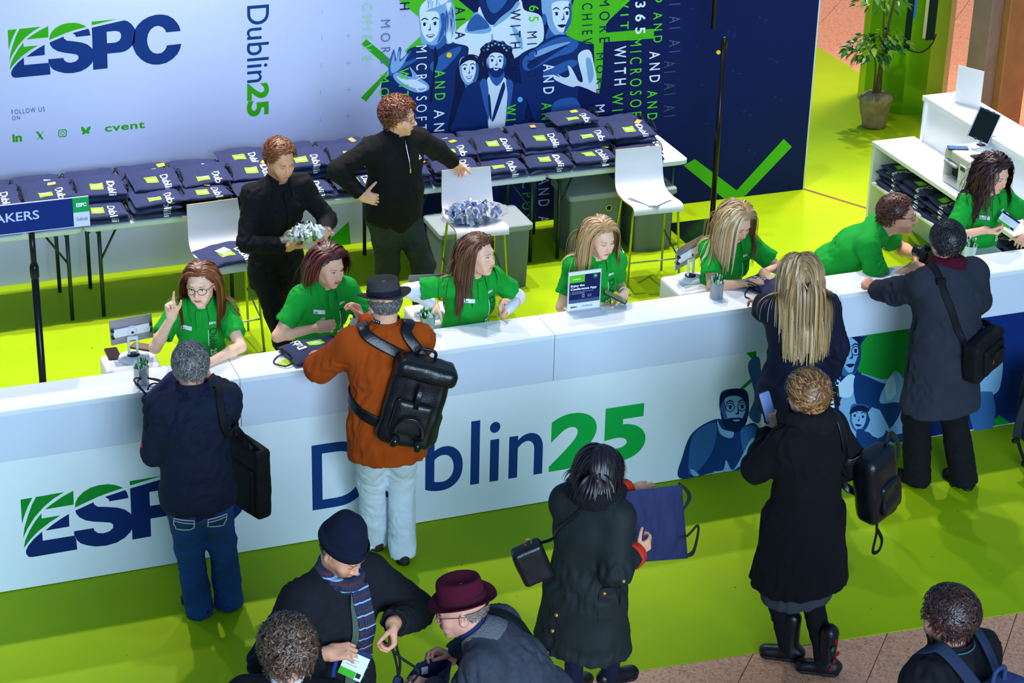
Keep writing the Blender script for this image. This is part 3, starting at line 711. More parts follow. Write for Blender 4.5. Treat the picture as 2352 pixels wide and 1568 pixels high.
# narrow inner work shelf behind the counter
for (x0, x1), lb in zip(edges[1:], ['far left', 'person in jeans', 'rust jacket', 'app sign', 'grey coat', 'corner']):
    b = MB(); b.box((x0+.004, CD+.002, .70), (x1-.004, .49, .74), bev=.003)
    o = b.obj('work_shelf', LAM, None, False); 
    for xx in (x0+.05, x1-.09):
        b2 = MB(); b2.box((xx, CD+.002, .0), (xx+.04, .46, .70)); b2.obj('support', LAM, o, False)
    o['label'] = 'low white work shelf behind the counter, staff side, opposite the '+lb; tag(o, None, 'shelf', 'inner work shelves')
# ------------------------------------------------------------------ folding tables along the wall
TX0, TL, TY0, TD, TZ = 1.232, 1.1436, 3.40, .60, .703
PLASTIC = mat('table_plastic', '#c9d3dc', .45); DARKM = mat('dark_steel', '#2e4038', .4, .6); CHROME = mat('chrome', '#c8ccd0', .15, 1.0)
def rounded_rect(hw, hd, r, n=5):
    P = []
    for cx, cy, a0 in ((hw-r, hd-r, 0), (-hw+r, hd-r, 90), (-hw+r, -hd+r, 180), (hw-r, -hd+r, 270)):
        for k in range(n+1):
            a = math.radians(a0+90*k/n); P.append((cx+r*math.cos(a), cy+r*math.sin(a)))
    return P
def prism(b, pts, z0, z1, col=None, bev=0.0):
    n = len(pts); c = np.mean(pts, 0); P = np.asarray(pts, float)
    lay = [(P, z0), (P, z1)] if not bev else [(c+(P-c)*(1-bev*4), z0), (P, z0+bev), (P, z1-bev), (c+(P-c)*(1-bev*4), z1)]
    V = [(x, y, z) for q, z in lay for x, y in q]; m_ = len(lay); F = []
    for i in range(m_-1):
        for k in range(n): l = (k+1) % n; F.append((i*n+k, i*n+l, (i+1)*n+l, (i+1)*n+k))
    F.append(tuple(range(n-1, -1, -1))); F.append(tuple((m_-1)*n+k for k in range(n)))
    b.add(V, F, col)
def table(cx, label):
    t = thing('folding_table', label, 'table', (cx, TY0+TD/2, 0), 0, 'folding tables along the backdrop')
    b = MB(); prism(b, rounded_rect(TL/2-.004, TD/2, .05), TZ-.045, TZ, bev=.008); b.obj('table_top', PLASTIC, t, False)
    hx = TL/2-.11; hy = TD/2-.05
    for sx in (-1, 1):
        for sy in (-1, 1):
            b = MB(); b.tube([(sx*hx, sy*hy, TZ-.045), (sx*(hx-.0), sy*hy, .0)], .014, 10); lg_ = b.obj('leg', DARKM, t)
            b = MB(); b.tube([(sx*hx, sy*hy*1.0, .42), (sx*(hx-.16), sy*hy*.6, TZ-.05)], .008, 8); b.obj('brace', DARKM, lg_)
        b = MB(); b.tube([(sx*hx, -hy, TZ-.09), (sx*hx, hy, TZ-.09)], .011, 8); b.obj('crossbar', DARKM, t)
for k, lb in zip(range(-1, 4), ('folding table at the far left, behind the speakers sign', 'folding table with bags, second from the left along the wall', 'folding table with bags behind the person in the black shirt',
                               'folding table with bags behind the person in the half-zip sweater', 'folding table with bags at the right end of the row, before the navy wall')):
    table(TX0+TL*(k+.5), lb)
# ------------------------------------------------------------------ folded drawstring bags
BAGM = mat('bag_cotton', '#262f58', .85, bump=.25, bscale=60, var=.10, vscale=9); CORD = mat('bag_cord', '#16161c', .7)
PATCH = mat('bag_patch', '#8fe019', .6); WHT = mat('white_ink', '#e8ecf4', .6); TAGM = mat('swing_tag', '#c9a15a', .7); TAGY = mat('lime_tag', '#b9d52a', .6)
BW, BD, BT = .345, .265, .042
class Bag:
    """pillow surface: u across in [-1,1], s along the back-top-front-bottom loop in [0,1)"""
    def __init__(s, seed, w=BW, d=BD, t=BT): s.seed, s.w, s.d, s.t = seed, w, d, t
    def pos(s, u, v, off=0.0):
        u = np.asarray(u, float); v = np.asarray(v, float)
        a = PI-2*PI*v                      # back (pi) -> top -> front (0) -> bottom
        ca, sa = np.cos(a), np.sin(a)
        e = np.sqrt(np.clip(1-np.abs(u)**7, 0, 1))*.93+.07
        y = -np.sign(ca)*np.abs(ca)**.42*s.d/2*(1+.03*np.sin(3*u+s.seed))
        z = np.sign(sa)*np.abs(sa)**.75*s.t/2*e
        x = u*s.w/2*(1+.02*np.sin(2*np.pi*2*v+s.seed)+.03*np.sin(y*14+s.seed*2))
        wr = folds(np.stack([x.ravel(), y.ravel(), z.ravel()], 1), 26, (1, .8, 1), seed=s.seed).reshape(x.shape)
        z = z+(sa > -.2)*wr*.0055*e+.004*np.cos(u*2+s.seed)
        n = off
        return np.stack([x, y-(ca > 0)*np.abs(ca)**3*n, z+s.t/2+np.clip(sa, -.3, 1)*n], -1)
    def body(s):
        U = np.linspace(-1, 1, 19); S = np.linspace(0, 1, 33)[:-1]
        P = s.pos(*np.meshgrid(U, S, indexing='ij')); b = MB(); b.grid(P, wrap=True)
        n = 32; b.f.append(tuple(range(n))); b.m.append(0); b.f.append(tuple(18*n+k for k in range(n-1, -1, -1))); b.m.append(0)
        return b.mesh('drawstring_bag', True, [BAGM])
    def arc(s, a):
        """metres from the back edge over the top and front -> loop parameter"""
        if not hasattr(s, 'tab'):
            q = np.linspace(0, .75, 400); p = s.pos(np.zeros(400), q); s.tab = (np.concatenate([[0], np.cumsum(np.linalg.norm(np.diff(p, axis=0), axis=1))]), q)
        return np.interp(a, *s.tab)
    def decal(s, V2, F, x0, a0, mname, m, off=.0022):
        b = MB(); b.add(s.pos((x0+V2[:, 0])/(s.w/2), s.arc(a0+V2[:, 1]), off), F); return b.mesh(mname, True, [m])
def grid2(w, h, nx, ny):
    V = np.array([(w*i/nx, h*j/ny) for i in range(nx+1) for j in range(ny+1)]); F = [(i*(ny+1)+j, i*(ny+1)+j+1, (i+1)*(ny+1)+j+1, (i+1)*(ny+1)+j) for i in range(nx) for j in range(ny)]
    return V, F
BAGS = []
for sd in range(6):
    bg = Bag(sd); a0 = .135+.014*(sd % 3)
    gv, gf = grid2(.088, .078, 8, 10)
    tv, tf = text2d('Dublin25', .014, .95); hgt = tv[:, 1].max()
    sc_ = .052/hgt; tv2 = np.stack([tv[:, 1]*sc_, tv[:, 0]*sc_], 1)      # turned to read towards the front
    ev, ef = text2d('ESPC', .05, .9); k = .055/(ev[:, 0].max()-ev[:, 0].min()); ev2 = np.stack([ev[:, 0]*k, -ev[:, 1]*k], 1)
    keep = [q for q in tf if max(tv2[i, 1] for i in q) < bg.d+bg.t*.62-a0+.01]
    BAGS.append((bg.body(), bg.decal(gv, gf, -.072, a0, 'green_patch', PATCH), bg.decal(tv2, keep, .045, a0-.01, 'lettering', WHT), bg.decal(ev2, ef, -.056, a0+.052, 'lettering', WHT, .0034), bg))
def cord_mesh(seed):
    r = np.random.default_rng(seed); b = MB()
    for q in range(2):
        p = [(BW/2-.02, .06-.03*q, .02), (BW/2+.012, .02+.02*q, .05+.012*q), (BW/2+.014, -.03+r.uniform(-.02, .02), .044+.02*q), (BW/2+.012, -.08, .03), (BW/2-.01, -.06+.03*q, .035)]
        b.tube(smoothpath(p, 5), .0035, 6)
    return b.mesh('drawcord', True, [CORD])
CORDS = [cord_mesh(i) for i in range(3)]
def tag_mesh(m, sd):
    b = MB(); b.box((-.02, -.028, 0), (.02, .028, .0015), R=np.array([[math.cos(sd), -math.sin(sd), 0], [math.sin(sd), math.cos(sd), 0], [0, 0, 1]])); return b.mesh('swing_tag', False, [m])
TAGS = [tag_mesh(TAGM, .4), tag_mesh(TAGY, -.5), tag_mesh(TAGM, 1.2)]
nbag = [0]
def bag(x, y, z, rz, label, group, cord=True, tagi=None, tilt=0.0, face=True, sc=1.0):
    i = nbag[0]; nbag[0] += 1; B_ = BAGS[i % 6]
    o = tag(link('drawstring_bag', B_[0]), label, 'bag', group); o.location = (x, y, z); o.rotation_euler = (tilt, 0, rz); o.scale = (sc,)*3
    if face:
        link('green_patch', B_[1], o); link('lettering', B_[2], o); link('patch_lettering', B_[3], o)
    if cord: link('drawcord', CORDS[i % 3], o)
    if tagi is not None:
        g_ = link('swing_tag', TAGS[tagi], o); g_.location = (BW/2-.03-.05*(i % 3), .05, BT+.003); g_.rotation_euler = (.1, .1, i)
    return o
ORD = ['first', 'second', 'third', 'fourth', 'fifth', 'sixth', 'seventh', 'eighth', 'ninth', 'tenth', 'eleventh', 'twelfth', 'thirteenth', 'fourteenth', 'fifteenth']
LAY = ['topmost', 'second from the top', 'third from the top', 'fourth from the top', 'fifth from the top', 'sixth from the top']
rb = random.Random(3); PITCH_B = TL*4/11.0
xs_b = [TX0-TL+.2+k*.366 for k in range(16)]
xs_b = [x for x in xs_b if x < TX0+TL*4-.14]
ROWS = (('front row', TY0+.128, [2,2,3,2,3,3,3,2,2,3,3,2,2,2,2,2], 0.0, 2.5), ('middle row', TY0+.305, [2,2,2,2,2,2,2,3,3,2,2,2,2,2,2,2], .088, 10), ('rear row', TY0+.478, [4,4,4,4,4,4,5,5,5,4,4,4,4,4,4,3], 0.0, 7))
for rn, ry, cnt, zb_, tl in ROWS:
    for ci, x in enumerate(xs_b):
        n = cnt[ci]
        for k in range(n):
            top = k == n-1; flat = rn == 'rear row' and k < n-1
            bag(x+rb.uniform(-.014, .014)+(.03 if rn == 'middle row' else 0), ry+rb.uniform(-.006, .006), TZ+.001+zb_+k*(BT+.0015)+(.022 if rn == 'middle row' else .008 if not flat else 0), math.radians(rb.uniform(-4, 4)),
                'folded navy bag, %s in the %s stack of the %s' % (LAY[n-1-k], ORD[ci], rn), 'folded bags on the tables', cord=top or rb.random() < .3, tagi=(ci % 3) if top and (ci*7+len(rn)) % 4 == 0 else None, tilt=math.radians(0 if flat else tl+rb.uniform(-2, 2)), face=(k > 0 or rn == 'front row'))
bag(5.02, 3.86, TZ+.235, .05, 'folded navy bag lying on top of the rear stacks at the right table', 'folded bags on the tables', True, 1)
# ------------------------------------------------------------------ grey lidded bins under the tables
BIN = mat('bin_grey', '#66747a', .6, bump=.1, bscale=120, aniso=(1, 1, .1)); LID = mat('bin_lid', '#8d979e', .5)
def bin_(x0, x1, y0, y1, h, label, hole=True):
    t = thing('storage_bin', label, 'bin', ((x0+x1)/2, (y0+y1)/2, 0), 0, 'grey storage bins'); w, d = (x1-x0)/2, (y1-y0)/2
    b = MB(); P0 = np.array(rounded_rect(w*.96, d*.96, .03)); P1 = np.array(rounded_rect(w, d, .03)); n = len(P0)
    V = [(x, y, 0) for x, y in P0]+[(x, y, h-.03) for x, y in P1]; F = [(k, (k+1) % n, n+(k+1) % n, n+k) for k in range(n)]+[tuple(range(n-1, -1, -1)), tuple(range(n, 2*n))]
    b.add(V, F); b.obj('body', BIN, t, False)
    b = MB(); prism(b, rounded_rect(w+.018, d+.018, .03), h-.045, h, bev=.006); b.obj('lid', LID, t, False)
    if hole:
        for dx in (.0,):
            b = MB(); b.lathe([(.026, 0), (.026, .006), (.018, .007), (.018, .002)], 18, R=np.array([[1, 0, 0], [0, 0, -1], [0, 1, 0]]), c=(w*.45, -d*.985, h-.13)); b.obj('grip_ring', mat('grip_ring', '#b6c21e', .5), t)
            b = MB(); b.lathe([(.018, 0), (.018, .003)], 18, R=np.array([[1, 0, 0], [0, 0, -1], [0, 1, 0]]), c=(w*.45, -d*.985, h-.13)); b.obj('grip_hole', mat('black_hole', '#050505', .9), t)
bin_(3.70, 4.38, 3.02, 3.39, .50, 'grey lidded storage bin behind the stool with the bag of lanyards', False)
bin_(4.86, 5.29, 3.43, 3.80, .50, 'grey lidded storage bin with a round grip hole, left of the stool with papers')
bin_(5.37, 5.68, 3.36, 3.72, .50, 'grey lidded storage bin right behind the stool with papers', False)
# ------------------------------------------------------------------ bar stools
STW = mat('stool_shell', '#d3d6e2', .35, coat=.3); STE = mat('stool_edge', '#c0904a', .5); STL = mat('stool_steel', '#9fb01a', .25, .9)
def stool(x, y, rz, label):
    t = thing('bar_stool', label, 'stool', (x, y, 0), rz, 'white bar stools')
    prof = [(-.185, .625), (-.178, .655), (-.16, .672), (-.10, .672), (0, .660), (.10, .658), (.165, .668), (.205, .695), (.228, .74), (.245, .82), (.26, .90), (.268, .965)]
    P = smoothpath([(0, a, z) for a, z in prof], 3)
    T = np.gradient(P, axis=0); T /= np.linalg.norm(T, axis=1)[:, None]; Nn = np.stack([0*T[:, 0], -T[:, 2], T[:, 1]], 1)
    b = MB(); U = np.linspace(-1, 1, 9); hw = .19-.012*np.clip((P[:, 2]-.7)/.26, 0, 1)
    top = np.array([[P[i]+np.array([u*hw[i], 0, 0])+Nn[i]*.005 for u in U] for i in range(len(P))]); bot = top-Nn[:, None, :]*.011
    b.grid(top, flip=False); b.grid(bot, flip=True); b.obj('seat_shell', STW, t)
    b = MB(); loop = np.concatenate([top[:, 0], top[-1, 1:], top[::-1, -1][1:], top[0, ::-1][1:]]); l2 = np.concatenate([bot[:, 0], bot[-1, 1:], bot[::-1, -1][1:], bot[0, ::-1][1:]])
    b.grid(np.stack([loop, l2]), flip=True); b.obj('shell_edge', STE, t)
    feet = {}
    for sx in (-1, 1):
        for nm, y0, y1 in (('f', -.12, -.165), ('r', .12, .20)):
            b = MB(); p = [(sx*.15, y0, .648), (sx*.168, y0+(y1-y0)*.03, .636), (sx*.175, y0+(y1-y0)*.08, .60), (sx*.205, y1, .0)]; b.tube(smoothpath(p[:3], 4).tolist()+[p[3]], .009, 8); b.obj('leg', STL, t)
            q = .36; feet[(sx, nm)] = (sx*(.175+.03*q), y0+(y1-y0)*(.08+.92*q), .60*(1-q)-.09)
        b = MB(); b.tube([(sx*.15, -.12, .650), (sx*.15, .12, .650)], .009, 8); b.obj('seat_rail', STL, t)
    zf = .24
    pt = lambda sx, nm: (lambda y0, y1: (sx*(.175+.03*.6), y0+(y1-y0)*.63, zf))(*((-.12, -.165) if nm == 'f' else (.12, .20)))
    b = MB(); b.tube(smoothpath([np.array(pt(-1, 'r'))+(0, 0, .10), pt(-1, 'f')], 2).tolist()[:-1]+[pt(-1, 'f'), pt(1, 'f'), tuple(np.array(pt(1, 'r'))+(0, 0, .10))], .007, 8); b.obj('footrest', CHROME, t)
    return t
SPOTS = ((2.05, 2.70, math.radians(3), 'white bar stool on the left with a folded bag on its seat'), (3.87, 2.79, math.radians(-4), 'white bar stool in the middle under a clear bag of lanyards'), (5.22, 2.82, math.radians(-3), 'white bar stool on the right with papers on its seat'))
for s_ in SPOTS: stool(*s_)
o = bag(2.06, 2.66, .676, math.radians(10), 'navy bag lying on the seat of the left bar stool', None, True, None, sc=1.12); o.rotation_euler = (.05, 0, .25)
b = MB(); b.box((-.04, -.03, 0), (.04, .03, .001)); q = b.obj('cream_note', mat('cream_card', '#e8d6b8', .8), o, False); q.location = (-.03, .01, BT+.006); q.rotation_euler = (0, 0, .3)
for k in range(3):
    b = MB(); b.box((-.095, -.125, 0), (.095, .125, .0012)); o = b.obj('paper_sheet', mat('paper', '#e4e5ec', .7), None, False); o.location = (5.19+.012*k, 2.80-.006*k, .686+.002*k); o.rotation_euler = (.02, 0, .35+.07*k)
    tag(o, ('bottom sheet', 'middle sheet', 'top sheet')[k]+' of the printed papers lying on the right bar stool', 'paper', 'papers on the stool')
    if k == 2:
        for j in range(9):
            b = MB(); b.box((-.08, .09-.022*j, .0013), (-.08+.10+.05*((j*37) % 3)/2, .092-.022*j, .0015)); b.obj('printed_line', mat('grey_ink', '#8a8e9c', .8), o, False)
# clear plastic bags full of small packs
CLEAR = mat('clear_plastic', '#f4f8ff', .08, trans=.85, ior=1.2, alpha=.45)
def pack_bag(loc, rz, size, label, cols, seed, nm):
    t = thing('clear_plastic_bag', label, 'bag', loc, rz); r = np.random.default_rng(seed); sx, sy, sz = size
    mats_ = [mat('pack_'+c.strip('#'), c, .25, .3) for c in cols]
    b = MB(); k = 0
    while k < nm:
        p = r.uniform(-1, 1, 3)
        if (p**2).sum() > 1: continue
        c = p*np.array([sx*.86, sy*.86, sz*.8])+np.array([0, 0, sz*1.0]); R = np.array(Matrix.Rotation(r.uniform(0, 6), 3, 'X') @ Matrix.Rotation(r.uniform(0, 6), 3, 'Y') @ Matrix.Rotation(r.uniform(0, 6), 3, 'Z'))
        h = np.array([.030, .018, .006])*r.uniform(.7, 1.2); b.box(c-h, c+h, R=R, c=c, mi=int(r.integers(len(cols))), bev=.003); k += 1
    o = b.obj('small_packs', mats_, t, False); o['kind'] = 'stuff'
    s = SDF(); s.el((0, 0, sz), (sx, sy, sz)); s.bx((sx*.95, sy*.1, sz*.7), (.05, .07, .006), rd=.005, k=.05); s.bx((-sx*.92, -sy*.3, sz*.8), (.05, .04, .005), rd=.004, k=.05)
    pt_ = Part(); pt_.sdf(s, .011, amp=.012, freq=30, seed=seed); pt_.obj('film', CLEAR, t)
    return t
pack_bag((3.86, 2.80, .672), .05, (.225, .15, .062), 'clear plastic bag stuffed with blue and white lanyards on the middle stool', ('#e8ecf6', '#27499a', '#8aa6d8', '#14265c', '#c9d2e6'), 5, 330)
# ------------------------------------------------------------------ sign poles
BLK = mat('black_metal', '#0c0c0e', .28, .3); BLKP = mat('black_plate', '#101614', .18)
def pole(x, y, h, label, collar=1.6, base=True):
    t = thing('sign_pole', label, 'pole', (x, y, 0))
    b = MB(); b.lathe([(.021, .01), (.021, collar-.04)], 18); b.obj('lower_tube', BLK, t)
    b = MB(); b.lathe([(.017, collar-.04), (.017, h)], 18); b.obj('upper_tube', BLK, t)
    b = MB(); b.lathe([(.0225, collar-.09), (.026, collar-.08), (.026, collar-.02), (.0185, collar)], 18); b.obj('collar', BLK, t)
    b = MB(); prism(b, rounded_rect(.26, .30, .07), 0, .008, bev=.002); o = b.obj('base_plate', BLKP, t, False); return t
p1_ = pole(6.09, 3.52, 3.1, 'tall black pole with a flat base plate in front of the navy wall'); p1_.children[-1].location = (.06, .32, 0)
PX, PYY = .523, .79
pole(PX, PYY, 1.80, 'black telescopic pole holding the speakers sign at the left')
SGN = Flat(PYY-.026)
t = thing('hanging_sign', 'navy sign board reading AKERS with a green ESPC corner, on the left pole', 'sign', (PX, PYY-.026, 1.80))
def to_loc(o, t):
    o.parent = t
    for v in o.data.vertices: v.co = v.co-Vector(t.location)
    return o
L0 = SGN.P(203, 450); L1 = SGN.P(203, 518); zt, zb, xr = L0[1], L1[1], L0[0]; xl = xr-.98; xg = SGN.P(166, 455)[0]; zm = SGN.P(185, 487)[1]
b = MB(); b.box((xl, PYY-.026, zb), (xr, PYY-.018, zt)); to_loc(b.obj('board', mat('sign_board', '#dfe4f2', .5), None, False), t)
for nm, pts, c in (('navy_print', [(xl, zb+.004), (xg, zb+.004), (xg, zt-.003), (xl, zt-.003)], '#0e2a6e'), ('green_print', [(xg, zm), (xr, zm), (xr, zt-.003), (xg, zt-.003)], '#10a04a'), ('white_print', [(xg, zb), (xr, zb), (xr, zm), (xg, zm)], '#d4d9ee')):
    to_loc(SGN.poly(nm, [pts], pm(c), None, 1, px=False), t)
def ltext(txt, x0, x1, z0, z1, c, bold, lay=2):
    b = MB(); textfit(b, txt, (x0, SGN.y-.0009*lay, z0), (x1-x0, 0, 0), (0, 0, z1-z0), bold); to_loc(b.obj('lettering', pm(c), None, False), t)
sx0, sx1 = SGN.P(-66, 500)[0], SGN.P(89, 484)[0]; sh = zt-zb
ltext('SPEAKERS', sx0, sx1, zb+.42*sh, zb+.72*sh, '#c4d0ee', .012)
ltext('ESPC', xg+.018, xr-.014, zm+.36*(zt-zm), zm+.62*(zt-zm), '#e8f4ea', .05); ltext('Dublin', xg+.016, xg+.056, zb+.25*sh*.8, zb+.32*sh, '#1c3a80', .0); ltext('25', xg+.058, xr-.012, zb+.25*sh*.8, zb+.30*sh, '#159a45', .03)
b = MB()
b.box((-.014, -.012, -.30), (.014, .016, .02)); o = b.obj('clamp', BLK, t, False); o.location = (0, .022, 0)
# ------------------------------------------------------------------ desk props
PRN = mat('printer_shell', '#e4e5ea', .4); PRG = mat('printer_grey', '#9aa0a8', .5); SIL = mat('tablet_back', '#a9a7ae', .3, .7); SCRN = mat('screen_dark', '#0c1210', .08); WPL = mat('white_plastic', '#eef0f5', .25)
def phone(loc, rz, label, screen='#11151c', z=0, tilt=(0, 0)):
    t = thing('phone', label, 'phone', loc, rz); t.rotation_euler = (tilt[0], tilt[1], rz)
    b = MB(); prism(b, rounded_rect(.037, .075, .012), 0, .009, bev=.002); b.obj('case', mat('phone_case', '#151518', .35), t, False)
    b = MB(); prism(b, rounded_rect(.033, .070, .009), .009, .0096); b.obj('screen', mat('phone_screen_'+screen.strip('#'), screen, .06), t, False); return t
def tablet_stand(loc, rz, label, tilt=62, rotp=0):
    t = thing('tablet_stand', label, 'tablet', loc, rz, 'tablets on white stands')
    b = MB(); b.lathe([(.0, .0), (.088, 0), (.090, .006), (.07, .014), (.045, .020), (.0, .021)], 32, caps=False); b.obj('base', WPL, t)
    b = MB(); b.lathe([(.036, .019), (.034, .026), (.0, .027)], 24, caps=False); b.obj('swivel', mat('swivel_black', '#1c1c22', .4), t)
    Rx = np.array(Matrix.Rotation(math.radians(90-tilt), 3, 'X'))
    for s_ in (-1, 1):
        b = MB(); b.box((s_*.024-.007, -.008, .024), (s_*.024+.007, .008, .125), bev=.004); b.obj('arm', WPL, t, False)
    b = MB(); b.box((-.031, -.009, .115), (.031, .009, .135), bev=.004); b.obj('arm_bridge', WPL, t, False)
    c = np.array([0, .0, .165]); off = Rx@np.array([0, .028, 0])
    Rp = Rx@np.array(Matrix.Rotation(math.radians(rotp), 3, 'Y'))
    def bx_(lo, hi, nm, m_, par, bev=.003):
        b = MB(); lo, hi = np.array(lo), np.array(hi); b.box(lo, hi, R=Rp, c=np.zeros(3), bev=bev); b.v = [v+c for v in b.v]; return b.obj(nm, m_, par, False)
    mt = bx_((-.105, .004, -.028), (.105, .016, .028), 'mount_bar', WPL, t); bx_((-.118, .000, -.034), (-.100, .034, -.018), 'clip', mat('clip_black', '#202024', .5), mt); bx_((.100, .000, .012), (.118, .034, .028), 'clip', mat('clip_black'), mt); bx_((-.118, .000, .012), (-.100, .034, .028), 'clip', mat('clip_black'), mt); bx_((.100, .000, -.034), (.118, .034, -.018), 'clip', mat('clip_black'), mt)
    b = MB(); b.lathe([(.0, -.012), (.022, -.010), (.030, .0), (.032, .012)], 24, R=Rp@np.array([[1, 0, 0], [0, 0, 1], [0, -1, 0]]), c=c+Rp@np.array([0, .004, 0]), caps=False); b.obj('knuckle', WPL, mt)
    b = MB(); b.lathe([(.0, -.0165), (.008, -.0160), (.008, -.012)], 14, R=Rp@np.array([[1, 0, 0], [0, 0, 1], [0, -1, 0]]), c=c+Rp@np.array([0, .004, 0]), caps=False); b.obj('bolt', mat('bolt_dark', '#33343c', .4), mt)
    tb = bx_((-.122, .018, -.085), (.122, .026, .085), 'tablet', SIL, t, .004); bx_((-.112, .0262, -.077), (.112, .0266, .077), 'screen', SCRN, tb, 0)
    return t
def printer(loc, rz, label, front=False, w=.31, d=.30, h=.288):
    t = thing('badge_printer', label, 'printer', loc, rz, 'white badge printers')
    s = SDF(); s.bx((0, 0, h/2), (w/2, d/2, h/2), rd=.022); p = Part(); p.sdf(s, .011); p.obj('housing', PRN, t)
    b = MB(); b.box((-w*.32, -d*.51, h*.62), (w*.34, -d*.48, h*.97), bev=.004); b.obj('rear_cover', PRN, t, False)
    b = MB(); b.box((-w*.5-.0012, -d*.44, h*.38), (-w*.5+.004, d*.44, h*.388)); b.obj('panel_seam', PRG, t, False)
    b = MB(); b.box((-w*.32, -d*.36, h-.002), (w*.34, -d*.355, h+.0012)); b.obj('lid_seam', PRG, t, False)
    return t
zp = .741; ztop = zp+.288
for px, lb in (((302, 832), 'white badge printer behind the counter at the left, beside the pointing person'), ((1000, 716), 'white badge printer behind the counter, next to the person with white sleeves'), ((1590, 648), 'white badge printer behind the counter, right of the app sign'), ((2262, 585), 'white badge printer behind the right end of the counter')):
    c = onz(*px, ztop); printer((c[0], max(c[1], .445), zp), 0, lb)
for px, rz, lb, rp in (((307, 822), .02, 'tablet on a white stand, back view, left of the pointing person', -4), ((985, 720), -.2, 'tablet on a white stand behind the grey felt hat', 0), ((1585, 640), .42, 'tablet tilted on a white stand, right of the app sign', -8), ((2215, 562), .25, 'tablet on a white stand behind the person with the camera', -6)):
    c = onz(*px, ztop); tablet_stand((c[0], max(c[1], .43), ztop+.001), rz, lb, 80, rp)
c = onz(254, 811, ztop+.009); phone((c[0]+.012, max(c[1], .45), ztop), .0, 'black phone lying on the left badge printer', '#3a2018')
c = onz(330, 795, ztop+.009); phone((c[0], c[1], ztop), .9, 'phone with a lit screen behind the left tablet stand', '#8a6a5a')
# pen cups
PENC = [mat('pen_'+c.strip('#'), c, .3) for c in ('#1f8f2a', '#e4e8ea', '#15181c', '#2fae38', '#c8ccd0')]
def pen_cup(px, label, n=22, mesh_c='#aeb6bb', seed=1, cone=False):
    c = onz(*px, CT); t = thing('pen_cup', label, 'pen cup', (c[0], c[1], CT+.0005), 0, 'pen cups on the counter'); r = np.random.default_rng(seed)
    m_ = mat('cup_mesh_'+mesh_c.strip('#'), mesh_c, .35, .5, alpha=.85)
    b = MB(); r0, r1 = (.040, .041) if not cone else (.034, .046)
    b.lathe([(r0, 0), (r0, .003), (r1, .098), (r1+.002, .10), (r1-.001, .101), (r1-.002, .098), (r0-.002, .004), (0, .0035)], 28, caps=False); b.obj('cup', m_, t)
    for k in range(n):
        a, q = r.uniform(0, 6.28), r.uniform(.2, 1)**.5; p0 = np.array([.022*q*math.cos(a+1), .022*q*math.sin(a+1), .006]); p1 = np.array([.042*q*math.cos(a), .042*q*math.sin(a), .128+r.uniform(-.012, .022)])
        b = MB(); b.tube([p0, p0+(p1-p0)*.86], .0042, 7); pn = b.obj('pen', PENC[k % 5], t)
        b = MB(); b.tube([p0+(p1-p0)*.86, p0+(p1-p0)*.97, p1], [.0046, .0040, .0025], 7); b.obj('pen_cap', PENC[(k*2+1) % 5], pn)
pen_cup((326, 880), 'mesh cup full of green pens at the left, beside the navy bag', 34, '#b8bec0', 1)
pen_cup((982, 762), 'glassy cup of dark pens behind the rust jacket', 34, '#8fa89c', 2, True)
pen_cup((1645, 683), 'mesh cup of green pens right of the conference app sign', 26, '#9aa3aa', 3)
pen_cup((2224, 596), 'frosted cup of green pens at the right behind the person with the camera', 34, '#bcd4c8', 4, True)
# conference app sign in an acrylic stand
SY = onz(1340, 712, CT)[1]
AC = mat('acrylic', '#f2f6fa', .05, trans=.6, alpha=.75)
AF_ = Flat(SY); t = thing('acrylic_sign', 'acrylic stand with the navy and white conference app poster on the counter', 'sign', (AF_.P(1340, 715)[0], SY, CT+.0005))
q = [AF_.P(*p) for p in ((1302, 720), (1378, 708), (1383, 614), (1306, 626))]; x0, x1 = q[0][0], q[1][0]; z0 = CT+.001; z1 = q[3][1]
b = MB(); b.box((x0, SY, z0), (x1, SY+.004, z1)); to_loc(b.obj('acrylic_panel', AC, None, False), t)
b = MB(); b.box((x0, SY-.04, z0), (x1, SY+.06, z0+.004)); to_loc(b.obj('acrylic_foot', AC, None, False), t)
hh = z1-z0; ww = x1-x0
def rect(nm, a, c_, u0, v0, u1, v1, lay): to_loc(AF_.poly(nm, [[(x0+ww*u0, z0+hh*v0), (x0+ww*u1, z0+hh*v0), (x0+ww*u1, z0+hh*v1), (x0+ww*u0, z0+hh*v1)]], pm(c_), None, lay, px=False), t)
def at_(txt, u0, v0, u1, v1, c_, bold=0.0):
    b = MB(); textfit(b, txt, (x0+ww*u0, SY-.0022, z0+hh*v0), (ww*(u1-u0), 0, 0), (0, 0, hh*(v1-v0)), bold); to_loc(b.obj('lettering', pm(c_), None, False), t)
rect('poster_sheet', 0, '#e6e9f2', .02, .02, .98, .99, 1); rect('poster_navy', 0, '#14204e', .04, .20, .97, .91, 2); rect('poster_green', 0, '#58c41e', .04, .72, .50, .91, 3); rect('poster_band', 0, '#4a5480', .04, .20, .97, .29, 3)
at_('cvent', .13, .79, .37, .83, '#e8f4e0', .03); at_('Enjoy the', .08, .60, .50, .675, '#e8ecf8', .04); at_('Conference App', .08, .515, .86, .59, '#e8ecf8', .04)
at_('1  Download the official event app', .08, .47, .76, .495, '#b8c0dc', .01); at_('2  Search for ESPC25', .08, .435, .50, .46, '#b8c0dc', .01)
at_('ESPC', .10, .085, .30, .125, '#1c2450', .05); at_('Dublin', .45, .09, .66, .14, '#5a6aa0'); at_('25', .665, .09, .76, .13, '#3aa850', .02)
